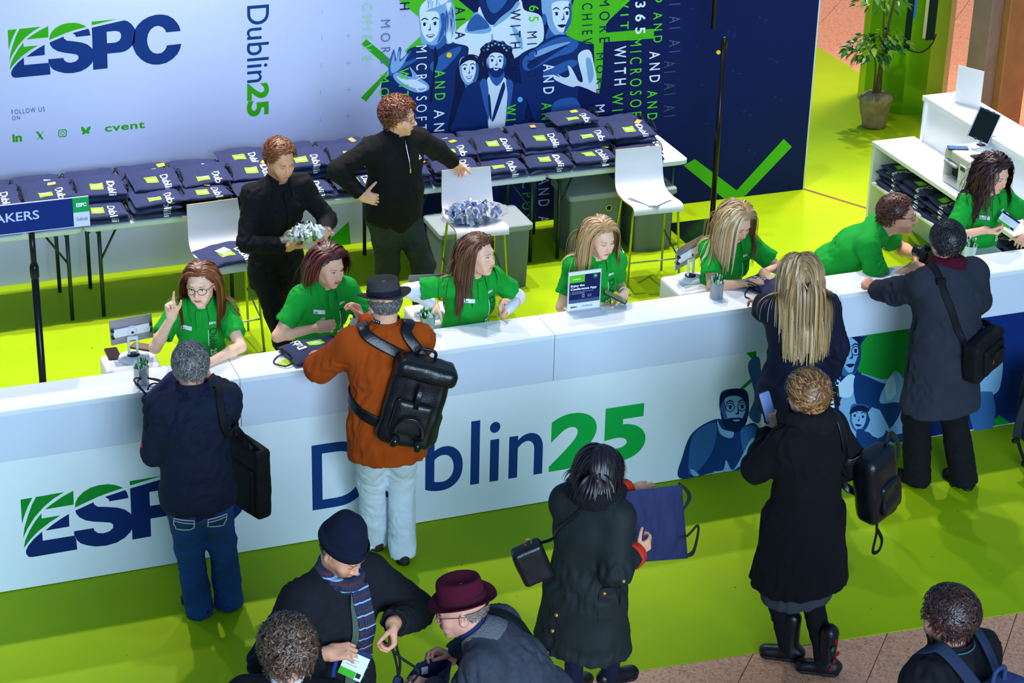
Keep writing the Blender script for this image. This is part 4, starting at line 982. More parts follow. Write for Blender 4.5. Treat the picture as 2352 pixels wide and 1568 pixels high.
to_loc(AF_.poly('poster_ring', [[(x0+ww*.82+.016*math.cos(a), z0+hh*.845+.016*math.sin(a)) for a in np.linspace(0, 6.28, 20)[:-1]], [(x0+ww*.82+.013*math.cos(a), z0+hh*.845+.013*math.sin(a)) for a in np.linspace(0, 6.28, 20)[:-1]]], pm('#2c8a8a'), None, 3, px=False), t)
to_loc(AF_.poly('poster_dot', [[(x0+ww*.82+.008*math.cos(a), z0+hh*.845+.008*math.sin(a)) for a in np.linspace(0, 6.28, 20)[:-1]]], pm('#7fd83c'), None, 3, px=False), t)
rect('poster_icon', 0, '#c8d0e8', .44, .33, .50, .41, 3); rect('poster_icon', 0, '#14204e', .45, .34, .49, .40, 4); at_('App', .60, .375, .72, .40, '#b8c0dc', .01); at_('Play', .60, .335, .72, .36, '#b8c0dc', .01)
# bags lying on the counter
def counter_bag(px, rz, label, z=CT, sc=1.0, tilt=0, roll=0):
    c = onz(*px, z); o = bag(c[0], c[1], z+.001, rz, label, None, True, None, sc=sc); o.rotation_euler = (tilt, roll, rz); return o
o1 = counter_bag((722, 812), math.radians(188), 'navy bag with a lime patch lying on the counter under the ringed hand', sc=.98)
b = MB(); b.box((-.05, -.03, 0), (.05, .03, .002)); q = b.obj('swing_tag', TAGY, o1, False); q.location = (.19, .04, .004); q.rotation_euler = (0, .0, .5)
b = MB(); b.tube(smoothpath([(.14, .08, .02), (.22, .10, .01), (.26, .02, .006), (.20, -.05, .006), (.15, -.02, .02)], 6), .004, 6); b.obj('cord_loop', CORD, o1)
o2 = counter_bag((1775, 655), math.radians(200), 'navy bag lying on the counter right of the mesh pen cup, under two hands')
b = MB(); b.tube(smoothpath([(.15, -.03, .02), (.22, -.02, .006), (.27, .04, .005), (.22, .10, .005), (.15, .05, .02)], 6), .004, 6); b.obj('cord_loop', CORD, o2)
# bag gathered and hanging over the counter edge at the left
c = onz(385, 905, 1.05)
t = thing('drawstring_bag', 'bunched navy drawstring bag hanging over the counter edge beside the person in jeans', 'bag', (c[0], -.10, 0))
s = SDF(); s.ec((-.06, .02, 1.03), (.06, .06, 1.16), (.13, .045), (.085, .05), (1, 0, .25), k=.02); s.el((-.05, -.02, 1.01), (.11, .05, .07), k=.05); s.el((.06, .0, 1.08), (.10, .06, .07), k=.05)
p = Part(); p.sdf(s, .009, amp=.010, freq=20, aniso=(1, 1, 1), seed=4); p.obj('cloth', BAGM, t)
b = MB()
for q in range(2): b.tube(smoothpath([(-.12, .04, 1.10), (-.17-.02*q, .10, 1.17+.02*q), (-.12, .17, 1.16), (-.05, .13+.02*q, 1.15), (-.02, .08, 1.15), (-.10, .12, 1.14), (-.15, .05, 1.06)], 6), .0045, 6)
b.obj('drawcord', CORD, t); tv, tf = text2d('Du', .006); b = MB(); k = .085/tv[:, 1].max()
b.add(np.stack([.0+tv[:, 1]*k*.8+.02, -.065-tv[:, 0]*0, 1.155-tv[:, 0]*k*.8], 1)+np.array([0, .015, -.01]), tf); b.obj('lettering', WHT, t, False)
# ------------------------------------------------------------------ wall desk at the right, plant, columns
DX0, DX1, DY0, DY1, DZ = 7.27, 7.62, .62, 3.23, .75
t = thing('service_desk', 'white open-fronted desk with a raised ledge at the right', 'desk', (0, 0, 0))
for nm, lo, hi in (('desk_top', (DX0, DY0, DZ-.035), (DX1+.02, DY1, DZ)), ('end_panel', (DX0+.005, DY1-.035, 0), (DX1, DY1-.002, DZ-.035)), ('end_panel', (DX0+.005, DY0, 0), (DX1, DY0+.035, DZ-.035)),
                   ('shelf', (DX0+.012, DY0+.035, .40), (DX1, DY1-.035, .425)), ('back_panel', (DX1+.02, DY0, 0), (DX1+.04, DY1-.10, CT-.04)), ('ledge_top', (DX1-.01, .30, CT-.04), (DX1+.34, DY1-.10, CT)), ('ledge_end', (DX1+.0, DY1-.14, DZ), (DX1+.22, DY1-.11, CT-.04)),
                   ('outer_panel', (DX1+.30, .30, 0), (DX1+.33, DY1-.10, CT-.04))):
    b = MB(); b.box(lo, hi, bev=.003); b.obj(nm, LAM, t, False)
k = 0
for j in range(7):
    y = DY1-.24-j*.345
    for l in range(4 if j < 6 else 3):
        k += 1
        bag(DX0+.15+.01*(l % 2), y-.02*(l % 2), .4265+l*(BT+.0015), -PI/2+math.radians((-1)**l*4), 'folded navy bag on the desk shelf, %s in the %s stack' % (LAY[3-l if j < 6 else 2-l], ORD[j]), 'folded bags on the desk shelf', cord=l > 2, sc=.98)
# label printer, tablet, phones, acrylic holder
zt = DZ+.27; c = onz(2205, 385, zt)
t = thing('label_printer', 'grey label printer with an open slot on the wall desk', 'printer', (7.53, 2.16, DZ+.001), 0)
s = SDF(); s.bx((0, 0, .135), (.19, .17, .135), rd=.015); s.bx((-.17, .05, .12), (.06, .085, .07), rd=.01, op='s'); p = Part(); p.sdf(s, .009); p.obj('housing', mat('printer_warm', '#cfcdc8', .45), t)
b = MB(); b.box((-.125, -.035, .05), (-.12, .135, .19)); b.obj('slot', mat('slot_dark', '#24282e', .4), t, False)
b = MB(); b.box((-.215, -.03, .165), (-.13, .13, .185), bev=.004); b.obj('output_flap', PRG, t, False)
b = MB(); b.box((-.196, -.15, .09), (-.189, -.06, .21), bev=.002); q = b.obj('control_panel', PRN, t, False)
b = MB(); b.box((-.199, -.135, .17), (-.196, -.075, .20)); b.obj('display', mat('lcd_green', '#3d5a2a', .2), q, False)
b = MB(); b.box((-.10, -.1712, .06), (.0, -.170, .10)); b.obj('rating_label', mat('label_sticker', '#c8c8cc', .6), t, False)
tt = tablet_stand((7.575, 2.22, zt+.002), math.radians(158), 'tablet with a dark green screen standing on the label printer', 66, 68)
phone((7.40, 2.25, zt), 1.2, 'phone with a blue screen on the far corner of the label printer', '#2a5a96'); phone((7.47, 2.045, zt), 1.5, 'black phone on the near corner of the label printer', '#1a1014')
t = thing('acrylic_holder', 'blank white acrylic sign holder standing on the ledge', 'sign', (7.80, 2.80, CT+.0005), math.radians(-62))
b = MB(); b.box((-.11, -.002, 0), (.11, .002, .30)); b.obj('panel', mat('holder_white', '#dcdde4', .35), t, False); b = MB(); b.box((-.11, -.04, 0), (.11, .04, .004)); b.obj('foot', AC, t, False)
# potted tree
PC = onz(2021, 300); PCX, PCY = PC[0], PC[1]+.12
t = thing('potted_tree', 'artificial tree with glossy leaves in a burlap wrapped pot', 'plant', (PCX, PCY, 0))
BUR = mat('burlap', '#a08a62', .9, bump=.5, bscale=90, var=.25, vscale=14)
s = SDF(); s.fe((0, 0, 0), (0, 0, .27), (.105, .105), (.145, .145), (1, 0, 0)); s.el((.02, 0, .27), (.13, .13, .05), k=.03); p = Part(); p.sdf(s, .012, amp=.008, freq=24, seed=2); p.obj('burlap_pot', BUR, t)
r = np.random.default_rng(11); LEAF = [mat('leaf_%d' % i, c, .35, var=.15, vscale=20) for i, c in enumerate(('#2f6b1f', '#4f8a1c', '#24551f', '#8aa838'))]
trunk = mat('tree_bark', '#5a4a26', .8)
stems = [[(0, 0, .25), (.02, .02, .5), (.07, .04, .85), (.12, .05, 1.2), (.16, .05, 1.7)], [(-.03, .01, .25), (-.03, 0, .45), (-.06, -.02, .62), (-.12, -.03, .72)], [(.04, 0, .25), (.05, .03, .5), (.05, .05, .7), (.02, .1, .82)], [(.05, .03, .70), (-.0, .0, .95), (-.02, -.02, 1.15)]]
for q in stems:
    P_ = smoothpath(q, 6); b = MB(); b.tube(P_, np.linspace(.02 if q is stems[0] else .011, .006, len(P_)), 8); b.obj('trunk' if q is stems[0] else 'stem', trunk, t)
lv = np.array([(0, 0, 0), (.22, .3, .04), (.5, .26, .07), (1, 0, .02), (.5, -.26, .07), (.22, -.3, .04), (.5, 0, .0)]); lf = [(0, 1, 6), (1, 2, 6), (2, 3, 6), (3, 4, 6), (4, 5, 6), (5, 0, 6)]
me_l = []
for i in range(4):
    b = MB(); b.add(lv*np.array([.085, .075, .10]), lf); me_l.append(b.mesh('leaf', True, [LEAF[i]]))
clus = [((-.13, -.02, .74), .21, 110), ((.02, .04, .80), .17, 55), ((.16, 0, .76), .11, 24), ((-.10, -.02, 1.22), .26, 80), ((.20, .05, 1.28), .22, 30)]
for c0, rad, n in clus:
    for k in range(n):
        d = unit(r.normal(size=3)*np.array([1, 1, .75])); p_ = np.array(c0)+d*rad*r.uniform(.35, 1)**.6*np.array([1, 1, .6]); o = link('leaf', me_l[int(r.integers(4))], t); o.location = p_
        a = math.atan2(d[1], d[0]); o.rotation_euler = (r.uniform(-.5, .5), r.uniform(.1, 1.1), a+r.uniform(-.5, .5)); sc_ = r.uniform(.7, 1.25); o.scale = (sc_,)*3
# glossy green column with dark stripes, brown timber post
COLG = mat('green_gloss', '#6fae12', .12, .35); t = thing('green_column', 'tall glossy green column with dark printed lettering stripes beside the tree', 'column', (9.16, 5.92, 0))
R_ = .40; ang = np.radians(np.linspace(0, 360, 13)[:-1])
b = MB(); b.lathe([(R_, 0), (R_, 3.4)], 12, caps=True); b.obj('shaft', COLG, t, False)
for a0, w, z0, z1, m_ in ((-126, 4, .62, 3.3, '#10261c'), (-104, 2.2, .72, 3.3, '#c9c08a'), (-99, 6, .70, 3.3, '#0e2a1e'), (-118, 1.6, .9, 1.5, '#2f78c8')):
    b = MB(); A_ = np.radians(np.linspace(a0, a0+w*2, 5)); b.grid([[((R_+.004)*math.cos(a), (R_+.004)*math.sin(a), z) for a in A_] for z in (z0, z1)]); b.obj('printed_stripe', pm(m_), t)
b = MB(); b.tube(smoothpath([(-.22, -.36, .62), (-.12, -.42, .60), (-.03, -.44, .66), (.02, -.43, .76)], 6), .006, 6); b.obj('cable', CORD, t)
WOOD = mat('timber', '#9a6236', .55, bump=.15, bscale=8, aniso=(12, 12, .5), var=.18, vscale=5)
t = thing('timber_post', 'brown timber post standing behind the desk ledge', 'post', (9.35, 4.72, 0), math.radians(20))
b = MB(); b.box((-.17, -.17, 0), (.17, .17, 3.6), bev=.01); b.obj('post_body', WOOD, t, False); b = MB(); b.box((-.33, -.10, 0), (-.175, .10, 3.6), bev=.006); b.obj('side_board', mat('timber_pale', '#8a6a5c', .6, var=.1), t, False)
b = MB(); b.box((-.012, -.176, 2.1), (.012, -.169, 2.2), bev=.003); b.obj('slot_plate', mat('plate_dark', '#3a3c48', .4), t, False)
# ------------------------------------------------------------------ people builder
def rotx(a): c, s = math.cos(a), math.sin(a); return np.array([[1, 0, 0], [0, c, -s], [0, s, c]])
def roty(a): c, s = math.cos(a), math.sin(a); return np.array([[c, 0, s], [0, 1, 0], [-s, 0, c]])
def rotz(a): c, s = math.cos(a), math.sin(a); return np.array([[c, -s, 0], [s, c, 0], [0, 0, 1]])
def rad(a): return a*PI/180
def ik(S, T, a, b, pole):
    d = T-S; L = np.linalg.norm(d)
    if L > (a+b)*.995: T = S+d/L*(a+b)*.995; d = T-S; L = np.linalg.norm(d)
    u = d/L; x = (a*a-b*b+L*L)/(2*L); hgt = math.sqrt(max(a*a-x*x, 0))
    p = pole-u*(pole@u); p = unit(p)
    return S+u*x+p*hgt, T
SKIN = mat('skin', attr=True, rough=.48, var=.05, vscale=40, spec=.4)
HAIRM = mat('hair', attr=True, rough=.38, spec=.6); EYEM = mat('eye_surface', attr=True, rough=.15); FACEM = mat('face_feature', attr=True, rough=.5)
def cloth(name, c, rough=.85, bump=.10, bs=420, var=.06, vs=12, sheen=.0, **k): return mat(name, c, rough, bump=bump, bscale=bs, var=var, vscale=vs, sheen=sheen, spec=.25, **k)
POSES = {'relaxed': ([20, 28, 34, 38], [28, 30, 32, 34], [18]*4, (.55, .75, .25), 12), 'flat': ([4, 3, 4, 6], [5]*4, [4]*4, (.45, .85, .05), 4), 'fist': ([78, 82, 84, 84], [92]*4, [55]*4, (.8, .35, .55), 45),
         'grip': ([48, 52, 55, 58], [55]*4, [35]*4, (.55, .45, .75), 30), 'point': ([6, 80, 84, 84], [8, 92, 92, 92], [6, 55, 55, 55], (.75, .35, .6), 45), 'pinch': ([52, 50, 46, 44], [48, 42, 40, 38], [28]*4, (.75, .35, .65), 12),
         'curl': ([36, 42, 46, 50], [45]*4, [28]*4, (.6, .6, .45), 18), 'spread': ([10, 8, 12, 18], [14]*4, [10]*4, (.45, .85, .15), 6)}
def hand_sdf(s, wr, F, Pn, side, pose, k=1.0):
    F = unit(F); Pn = unit(Pn-F*(Pn@F)); S = np.cross(F, Pn)*(1 if side == 'R' else -1)
    c1, c2, c3, th, tb = POSES[pose]
    R = np.array([S, F, Pn])
    s.bx(wr+F*.050*k, (.039*k, .046*k, .0135*k), R, rd=.0125*k, k=.016)
    s.el(wr+F*.030*k+S*.024*k+Pn*.008*k, (.017*k, .028*k, .015*k), R, k=.014)
    tips = []
    for i, L in enumerate((.070, .078, .072, .056)):
        p = wr+F*(.092-.004*abs(i-1)-(.006 if i == 3 else 0))*k+S*(.0305-.0205*i)*k; a = 0; spread = (.06-.045*i)
        for seg, (fr, cc) in enumerate(zip((.45, .31, .24), (c1[i], c2[i], c3[i]))):
            a += rad(cc); d = unit(F*math.cos(a)+Pn*math.sin(a)+S*spread*math.cos(a)); q = p+d*L*fr*k
            r0 = (.0092, .0082, .0076)[seg]*k*(.88 if i == 3 else 1); s.rc(p, q, r0, r0*.92, k=.006 if seg == 0 else .003); p = q
        tips.append(p)
    p = wr+F*.024*k+S*.030*k+Pn*.004*k; d = unit(F*th[0]+S*th[1]+Pn*th[2])
    for seg, L in enumerate((.042, .032, .026)):
        q = p+d*L*k; s.rc(p, q, (.0135, .0108, .0092)[seg]*k, (.0112, .0096, .0080)[seg]*k, k=.010 if seg == 0 else .003); p = q
        d = unit(d*math.cos(rad(tb))+(F*.8+Pn*.45-S*.25)*math.sin(rad(tb)))
    return tips+[p], S
def head_sdf(sex, nl, hw=1.0, jaw=1.0, nose=1.0):
    s = SDF(); f = sex == 'f'
    s.el((0, -.014, .030), (.0755*hw, .096, .086), k=.02)
    s.el((0, .026, -.022), (.063*hw, .064, .080), k=.03)
    s.ec((0, .010, -.06), (0, .046, -.088), (.054*hw*jaw, .045), (.030*jaw, .030), (1, 0, 0), k=.03)
    s.el((0, .070, -.098), (.022 if f else .026, .018, .016), k=.02)
    for x in (-1, 1):
        s.el((x*.040*hw, .062, -.030), (.022, .020, .020), k=.025)
        s.el((x*.027, .070, -.060), (.020, .018, .024), k=.02)
    s.ec((-.030, .079, .024), (.030, .079, .024), (.012, .010), (.012, .010), (0, 0, 1), k=.018)
    for x in (-1, 1): s.el((x*.031, .097, .000), (.0175, .013, .0125), k=.014, op='s')
    for x in (-1, 1): s.sph((x*.031, .0735, .000), .0135, k=.006)
    s.rc((0, .083, .012), (0, .1035*nose, -.028), .0072, .0105*nose, k=.012); s.sph((0, .1055*nose, -.032), .0105*nose, k=.006)
    for x in (-1, 1): s.el((x*.0125, .096, -.037), (.0078, .010, .007), k=.007)
    s.el((0, .088, -.058), (.022, .010, .006), k=.010); s.el((0, .086, -.069), (.018, .010, .0065), k=.010)
    s.el((0, .083, -.081), (.016, .006, .0045), k=.012, op='s')
    for x in (-1, 1):
        R = rotz(x*rad(-22)); s.el((x*.0775*hw, -.010, -.014), (.0085, .021, .032), R.T, k=.006); s.el((x*.0855*hw, -.004, -.010), (.006, .012, .018), R.T, k=.005, op='s')
    r = .047 if f else .056
    s.rc((0, -.020, -.060), nl, r*.97, r*1.06, k=.03)
    return s
def ramp(x, a, b): return np.clip((x-a)/(b-a), 0, 1)
def head_color(V, skin, blush=.5, beard=None, bmax=0.6, hairline=None, hc=None):
    C = np.tile(np.asarray(skin, float), (len(V), 1)); x, y, z = V.T
    bl = np.exp(-(((np.abs(x)-.042)/.018)**2+((z+.030)/.018)**2))*(y > .03)+np.exp(-((x/.012)**2+((z+.034)/.012)**2))*(y > .08)
    C = C*(1-blush*.35*bl[:, None]*np.array([0.05, .55, .5])[None])
    if beard is not None:
        m_ = np.clip(ramp(-z, .040, .060)*ramp(y, -.01, .02)*(np.maximum(ramp(np.abs(x), .020, .034), ramp(-z, .076, .084)) + 0*(x)), 0, 1)
        mu = np.exp(-((z+.050)/.006)**2)*(np.abs(x) < .030)*(y > .06)
        lip = np.exp(-((x/.026)**2+((z+.063)/.010)**2))
        m_ = np.clip(np.maximum(m_, mu)*(1-lip), 0, 1)*ramp(-z, -.2, .03)*bmax*(1-ramp(-z, .118, .14))
        C = C*(1-m_[:, None])+np.asarray(beard)*m_[:, None]
    return C
def front_proj(sdf, X, Z, y0, y1, n=80):
    ys = np.linspace(y0, y1, n); P = np.stack(np.broadcast_arrays(X[:, None], ys[None], Z[:, None]), -1); d = sdf.at(P); ins = d < 0
    i = np.argmax(ins, 1); ok = ins.any(1); i = np.clip(i, 1, n-1); a = d[np.arange(len(X)), i-1]; b = d[np.arange(len(X)), i]; t = np.clip(a/(a-b+1e-9), 0, 1)
    return np.where(ok, ys[i-1]+(ys[i]-ys[i-1])*t, np.nan)
SC_C, SC_R = np.array([0, -.014, .030]), np.array([.0785, .099, .089])
def hairline(phi, recede=0.0, low=0.0):
    a = np.degrees(np.abs(phi)); return np.interp(a, [0, 20, 38, 55, 72, 92, 112, 140, 180], [.078+recede, .076+recede, .066+recede, .036, .012, .004, -.028, -.058-low, -.066-low])
class Person: pass
def person(label, hp, heading, h=1.70, sex='f', build=1.0, lean=0, side=0, twist=0, head=(0, 0, 0), arms=None, feet=None, skin='#e2b49a', hair=None, top=None, legs=None, shoes=None, face=None, bare='hand',
           shoulder=1.0, zc=None, belly=0.0, knee=0.0, hw=1.0, jaw=1.0, hs=1.0, dxy=(0, 0), footyaw=(8, 8)):
    p = Person(); s = h/1.75; f = sex == 'f'; rz = rad(heading-90); p.Rw = rotz(rz); face = face or {}
    def rot(l): return rotx(-rad(l)) @ roty(rad(side))
    d1 = rot(lean*.55) @ np.array([0, 0, 1.]); d2 = rot(lean) @ np.array([0, 0, 1.])
    pel = np.array([0, -.02-lean*.0015, .93*s-knee]); wai = pel+d1*.17*s; che = wai+d2*.20*s; sh = che+d2*.155*s; nb = sh+d2*.05*s
    lat0 = rotz(rad(twist*.3)) @ np.array([1., 0, 0]); lat = unit(rotz(rad(twist)) @ np.array([math.cos(rad(side)), 0, -math.sin(rad(side))])); fw = unit(np.cross(d2, lat)*1.0)
    nd = unit(d2*.9+np.array([0, .28, .35])); hc = nb+nd*.140*s**.5; p.hc, p.nb, p.sh, p.che, p.pel, p.wai, p.lat, p.fw, p.up = hc, nb, sh, che, pel, wai, lat, fw, d2
    Rh = rotz(rad(-head[0])) @ rotx(-rad(head[1])) @ roty(rad(head[2])); p.Rh = Rh; hs = hs*(.985 if f else 1.03); p.hs = hs
    zw = hc[2] if zc is None else zc
    wp_ = onz(hp[0], hp[1], zw); root = wp_-p.Rw@hc; root[2] = 0; root[0] += dxy[0]; root[1] += dxy[1]; p.root = root
    t = thing('person', label, 'person', tuple(root), rz); p.t = t
    p.loc = lambda w: p.Rw.T@(np.asarray(w, float)-root)
    p.dirl = lambda w: p.Rw.T@np.asarray(w, float)
    p.toh = lambda v: (np.asarray(v)*hs)@Rh.T+hc
    p.lh = lambda v: ((np.asarray(v)-hc)@Rh)/hs
    sw = (.147 if f else .168)*s*shoulder*(.6+.4*build); ua, fa = .285*s, .250*s
    p.S, p.E, p.Wr = {}, {}, {}; hd = {}
    arms = arms or {}
    for sd, sg in (('L', -1), ('R', 1)):
        S_ = sh+lat*sg*sw-d2*.025*s; a = arms.get(sd, {}); p.S[sd] = S_
        T_ = p.loc(a['w']) if 'w' in a else (S_+np.array(a['l']) if 'l' in a else S_+np.array([sg*.07, .07, -.50*s]))
        pole = np.array(a.get('pole', (sg*.5, -.7, -.4)), float); p.E[sd], p.Wr[sd] = ik(S_, T_, ua, fa, pole)
        fd = p.dirl(a['f']) if 'f' in a else unit(p.Wr[sd]-p.E[sd]); pn = p.dirl(a['n']) if 'n' in a else (np.array([-sg, 0, 0.]) if 'w' not in a and 'l' not in a else np.array([0, 0, -1.]))
        hd[sd] = (fd, pn, a.get('pose', 'relaxed'))
    feet = feet or {}
    p.H, p.K, p.A = {}, {}, {}
    for sd, sg in (('L', -1), ('R', 1)):
        H_ = pel+lat0*sg*.088*s*(1.05 if f else 1)-np.array([0, 0, .03*s]); q = feet.get(sd); A_ = (p.loc(q[:3]) if q is not None else np.array([sg*.11, -.03, 0])); A_ = A_+np.array([0, 0, .085*s])
        K_, A_ = ik(H_, A_, .435*s, .425*s, np.array([sg*.12, 1, 0])); p.H[sd], p.K[sd], p.A[sd] = H_, K_, A_
    sk = np.array(lin(skin)); p.skin = sk
    # --- body: torso, limbs, head and hands in one mesh
    W_ = {'pel': (.150, .105), 'wai': (.118, .090), 'che': (.135, .098), 'sh': (.112, .074)} if f else {'pel': (.150, .108), 'wai': (.140, .104), 'che': (.155, .112), 'sh': (.125, .080)}
    W_ = {k_: (a*s*build, b*s*build) for k_, (a, b) in W_.items()}; p.W_ = W_
    def add_torso(q, infl=0.0, k=.05, hips=True):
        I = lambda n_: (W_[n_][0]+infl, W_[n_][1]+infl)
        if hips: q.ec(pel-d1*.04*s, wai, I('pel'), I('wai'), lat0, k=k)
        else: q.ec(wai-d1*.05*s, wai, I('wai'), I('wai'), lat0, k=k)
        q.ec(wai, che, I('wai'), I('che'), lat, k=k); q.ec(che, sh-d2*.03*s, I('che'), I('sh'), lat, k=k)
        for sd, sg in (('L', -1), ('R', 1)):
            q.rc(nb-d2*.005, p.S[sd], .040*s+infl*.6, .048*s+infl*.8, k=k*.8); q.rc(sh-d2*.05*s, p.S[sd]-d2*.01, .055*s+infl, .050*s+infl, k=k*.8)
            if f: q.el(che+fw*(.062*s+infl*.6)*build+lat*sg*.066*s-d2*.01, ((.056+infl*.7)*s, (.058+infl*.5)*s*build, (.056+infl*.6)*s), np.array([lat, fw, d2]), k=k)
        if belly: q.el(wai+fw*belly*.45-d1*.01, (W_['wai'][0]*1.0+infl, W_['wai'][1]*.6+belly*.55+infl, .15), I3, k=.08)
    p.add_torso = add_torso
    body = Part(); q = SDF(); add_torso(q, -.004)
    for sd in 'LR':
        q.rc(p.S[sd], p.E[sd], .042*s, .034*s, k=.03); q.rc(p.H[sd], p.K[sd], .072*s*build, .048*s, k=.04); q.rc(p.K[sd], p.A[sd], .046*s, .034*s, k=.02); q.rc(p.A[sd], p.A[sd]+np.array([0, .02, -.05]), .032, .024, k=.02)
        if bare != 'arm': q.rc(p.E[sd], p.Wr[sd], .034*s, .024*s, k=.02)
    body.sdf(q, .025, sk)
    hk = (.93 if f else 1.03)*s**.3; p.tips = {}; p.hS = {}
    for sd in 'LR':
        q = SDF(); E_, Wq = p.E[sd], p.Wr[sd]
        if bare == 'arm':
            q.rc(E_+(p.S[sd]-E_)*.55, E_, (.044 if f else .050)*s, (.035 if f else .041)*s, k=.02); q.rc(E_, E_+(Wq-E_)*.3, (.034 if f else .041)*s, (.037 if f else .044)*s, k=.02); q.rc(E_+(Wq-E_)*.3, Wq, (.037 if f else .044)*s, (.0245 if f else .029)*s, k=.02)
        else: q.rc(Wq+unit(E_-Wq)*.07, Wq, .033*s, (.0255 if f else .030)*s, k=.02)
        fd, pn, po = hd[sd]; q.rc(Wq, Wq+fd*.02, .024*hk, .022*hk, k=.02)
        p.tips[sd], p.hS[sd] = hand_sdf(q, Wq, fd, pn, sd, po, hk); body.sdf(q, (.0050 if bare == 'arm' else .0042), lambda V, T_=p.tips[sd]: hand_col(V, sk, T_))
    hsd = head_sdf(sex, p.lh(nb-d2*.03), hw, jaw, face.get('nose', 1.0)); p.hsd = hsd
    V, Q = hsd.mesh(face.get('h', .0044)); C = head_color(V, sk, face.get('blush', .5), np.array(lin(face['beard'])) if 'beard' in face else None, face.get('bmax', .6))
    body.add(p.toh(V), Q, C); p.body = body.obj('body', SKIN, t)
    make_face(p, sex, face, hair)
    if legs: make_legs(p, s, build, f, legs)
    if shoes: make_shoes(p, s, shoes, footyaw)
    p.top = SDF(); p.s, p.f, p.build = s, f, build
    if top: make_top(p, top)
    if hair: make_hair(p, hair)
    return p
def hand_col(V, sk, tips):
    C = np.tile(sk, (len(V), 1)); d = np.min([np.linalg.norm(V-t_, axis=1) for t_ in tips], 0); w = np.clip(1-d/.03, 0, 1)[:, None]
    return C*(1-w*np.array([0, .16, .14]))
def make_face(p, sex, fc, hair):
    t = p.t; f = sex == 'f'; op = fc.get('open', .8); gz = fc.get('gaze', (0, 0)); hsd = p.hsd
    bc = np.array(lin(fc.get('brow', (hair or {}).get('col', '#3a2a20'))))*.75+p.skin*.06
    for sg in (-1, 1):
        ex, ez = sg*.031, .0005; na, nj = 17, 8; A_ = np.linspace(-1, 1, na); V = []; C = []
        for a in A_:
            up = .0068*op*(1-a*a)**.75+.0002; lo = -.0048*max(op, .35)*(1-a*a)**.8; tz = .0012*a*sg
            if op < .4: up = lo+.0012+.002*op
            for j in range(nj): V.append((ex+a*.0142, ez+tz+lo+(up-lo)*j/(nj-1)))
        V = np.array(V); y = front_proj(hsd, V[:, 0], V[:, 1], .115, .02, 60)+.0012
        d = np.hypot(V[:, 0]-ex-gz[0]*.006, V[:, 1]-ez-.0008-gz[1]*.004); C = np.where((d < .0052)[:, None], np.array(lin(fc.get('iris', '#5a7080')))[None]*.6, np.array([.82, .80, .80])[None]); C[d < .0026] = .01
        C = C*(1-.25*((np.arange(len(V)) % nj) == nj-1)[:, None])
        b = MB(); P = np.stack([V[:, 0], y, V[:, 1]], 1); b.grid(p.toh(P).reshape(na, nj, 3), C.reshape(na, nj, 3), flip=(True))
        up_ = P.reshape(na, nj, 3)[:, -1]; th = (.0016 if f else .0010); b.tube(p.toh(up_+np.array([0, .0008, .0006])), th, 5, np.array([.02, .013, .01]))
        b.obj('eye', EYEM, t)
        U = np.linspace(0, 1, 12); x = sg*(.0145+.034*U); z = .0215+fc.get('browz', 0)+.0050*np.sin(U*2.3)*(1.0 if f else .6)-.0035*U; th = (.0022 if f else .0032)*np.clip(.55+U*1.5, 0, 1)*(1-.75*U**1.5); y = front_proj(hsd, x, z, .115, .0, 60)
        b = MB(); n = np.array([[0, 1, 0]]); y1 = front_proj(hsd, x, z+th, .115, 0, 60)+.0014; y0 = front_proj(hsd, x, z-th, .115, 0, 60)+.0014; b.grid(p.toh(np.stack([np.stack([x, y0, z-th], 1), np.stack([x, y+.0022, z], 1), np.stack([x, y1, z+th], 1)])), np.tile(bc, (3, 12, 1)), flip=sg > 0); b.obj('eyebrow', FACEM, t)
    lw, mo = fc.get('lipw', .0235), fc.get('mouth', 0.0); lc = np.array(lin(fc.get('lip', '#b06a62')))*.65+p.skin*.42; U = np.linspace(-1, 1, 15); b = MB(); rows = []; cols = []
    sm = fc.get('smile', .35)
    zc = -.0635+sm*.006*U*U
    for zz, col, o in ((zc+(.0075+mo*.004)*(1-U*U)**.7*(1-.18*np.exp(-(U/.18)**2)), lc, .0008), (zc+.0035*(1-U*U)+mo*.004, lc, .0034), (zc+.0006+mo*.004*(1-U*U), lc*.45, .0012), (zc-.0006-mo*.006*(1-U*U), lc*.35 if mo < .3 else np.array([.25, .12, .11]), .0008), (zc-.004*(1-U*U)-mo*.007*(1-U*U), lc*1.05, .0034), (zc-(.0088+mo*.007)*(1-U*U)**.7, lc, .0006)):
        y = front_proj(hsd, U*lw, zz, .125, .02, 60); rows.append(np.stack([U*lw, y+o, zz], 1)); cols.append(np.tile(col, (15, 1)))
    b.grid(p.toh(np.array(rows)), np.array(cols), flip=True); b.f = [q[::-1] for q in b.f]; b.obj('lips', FACEM, t)
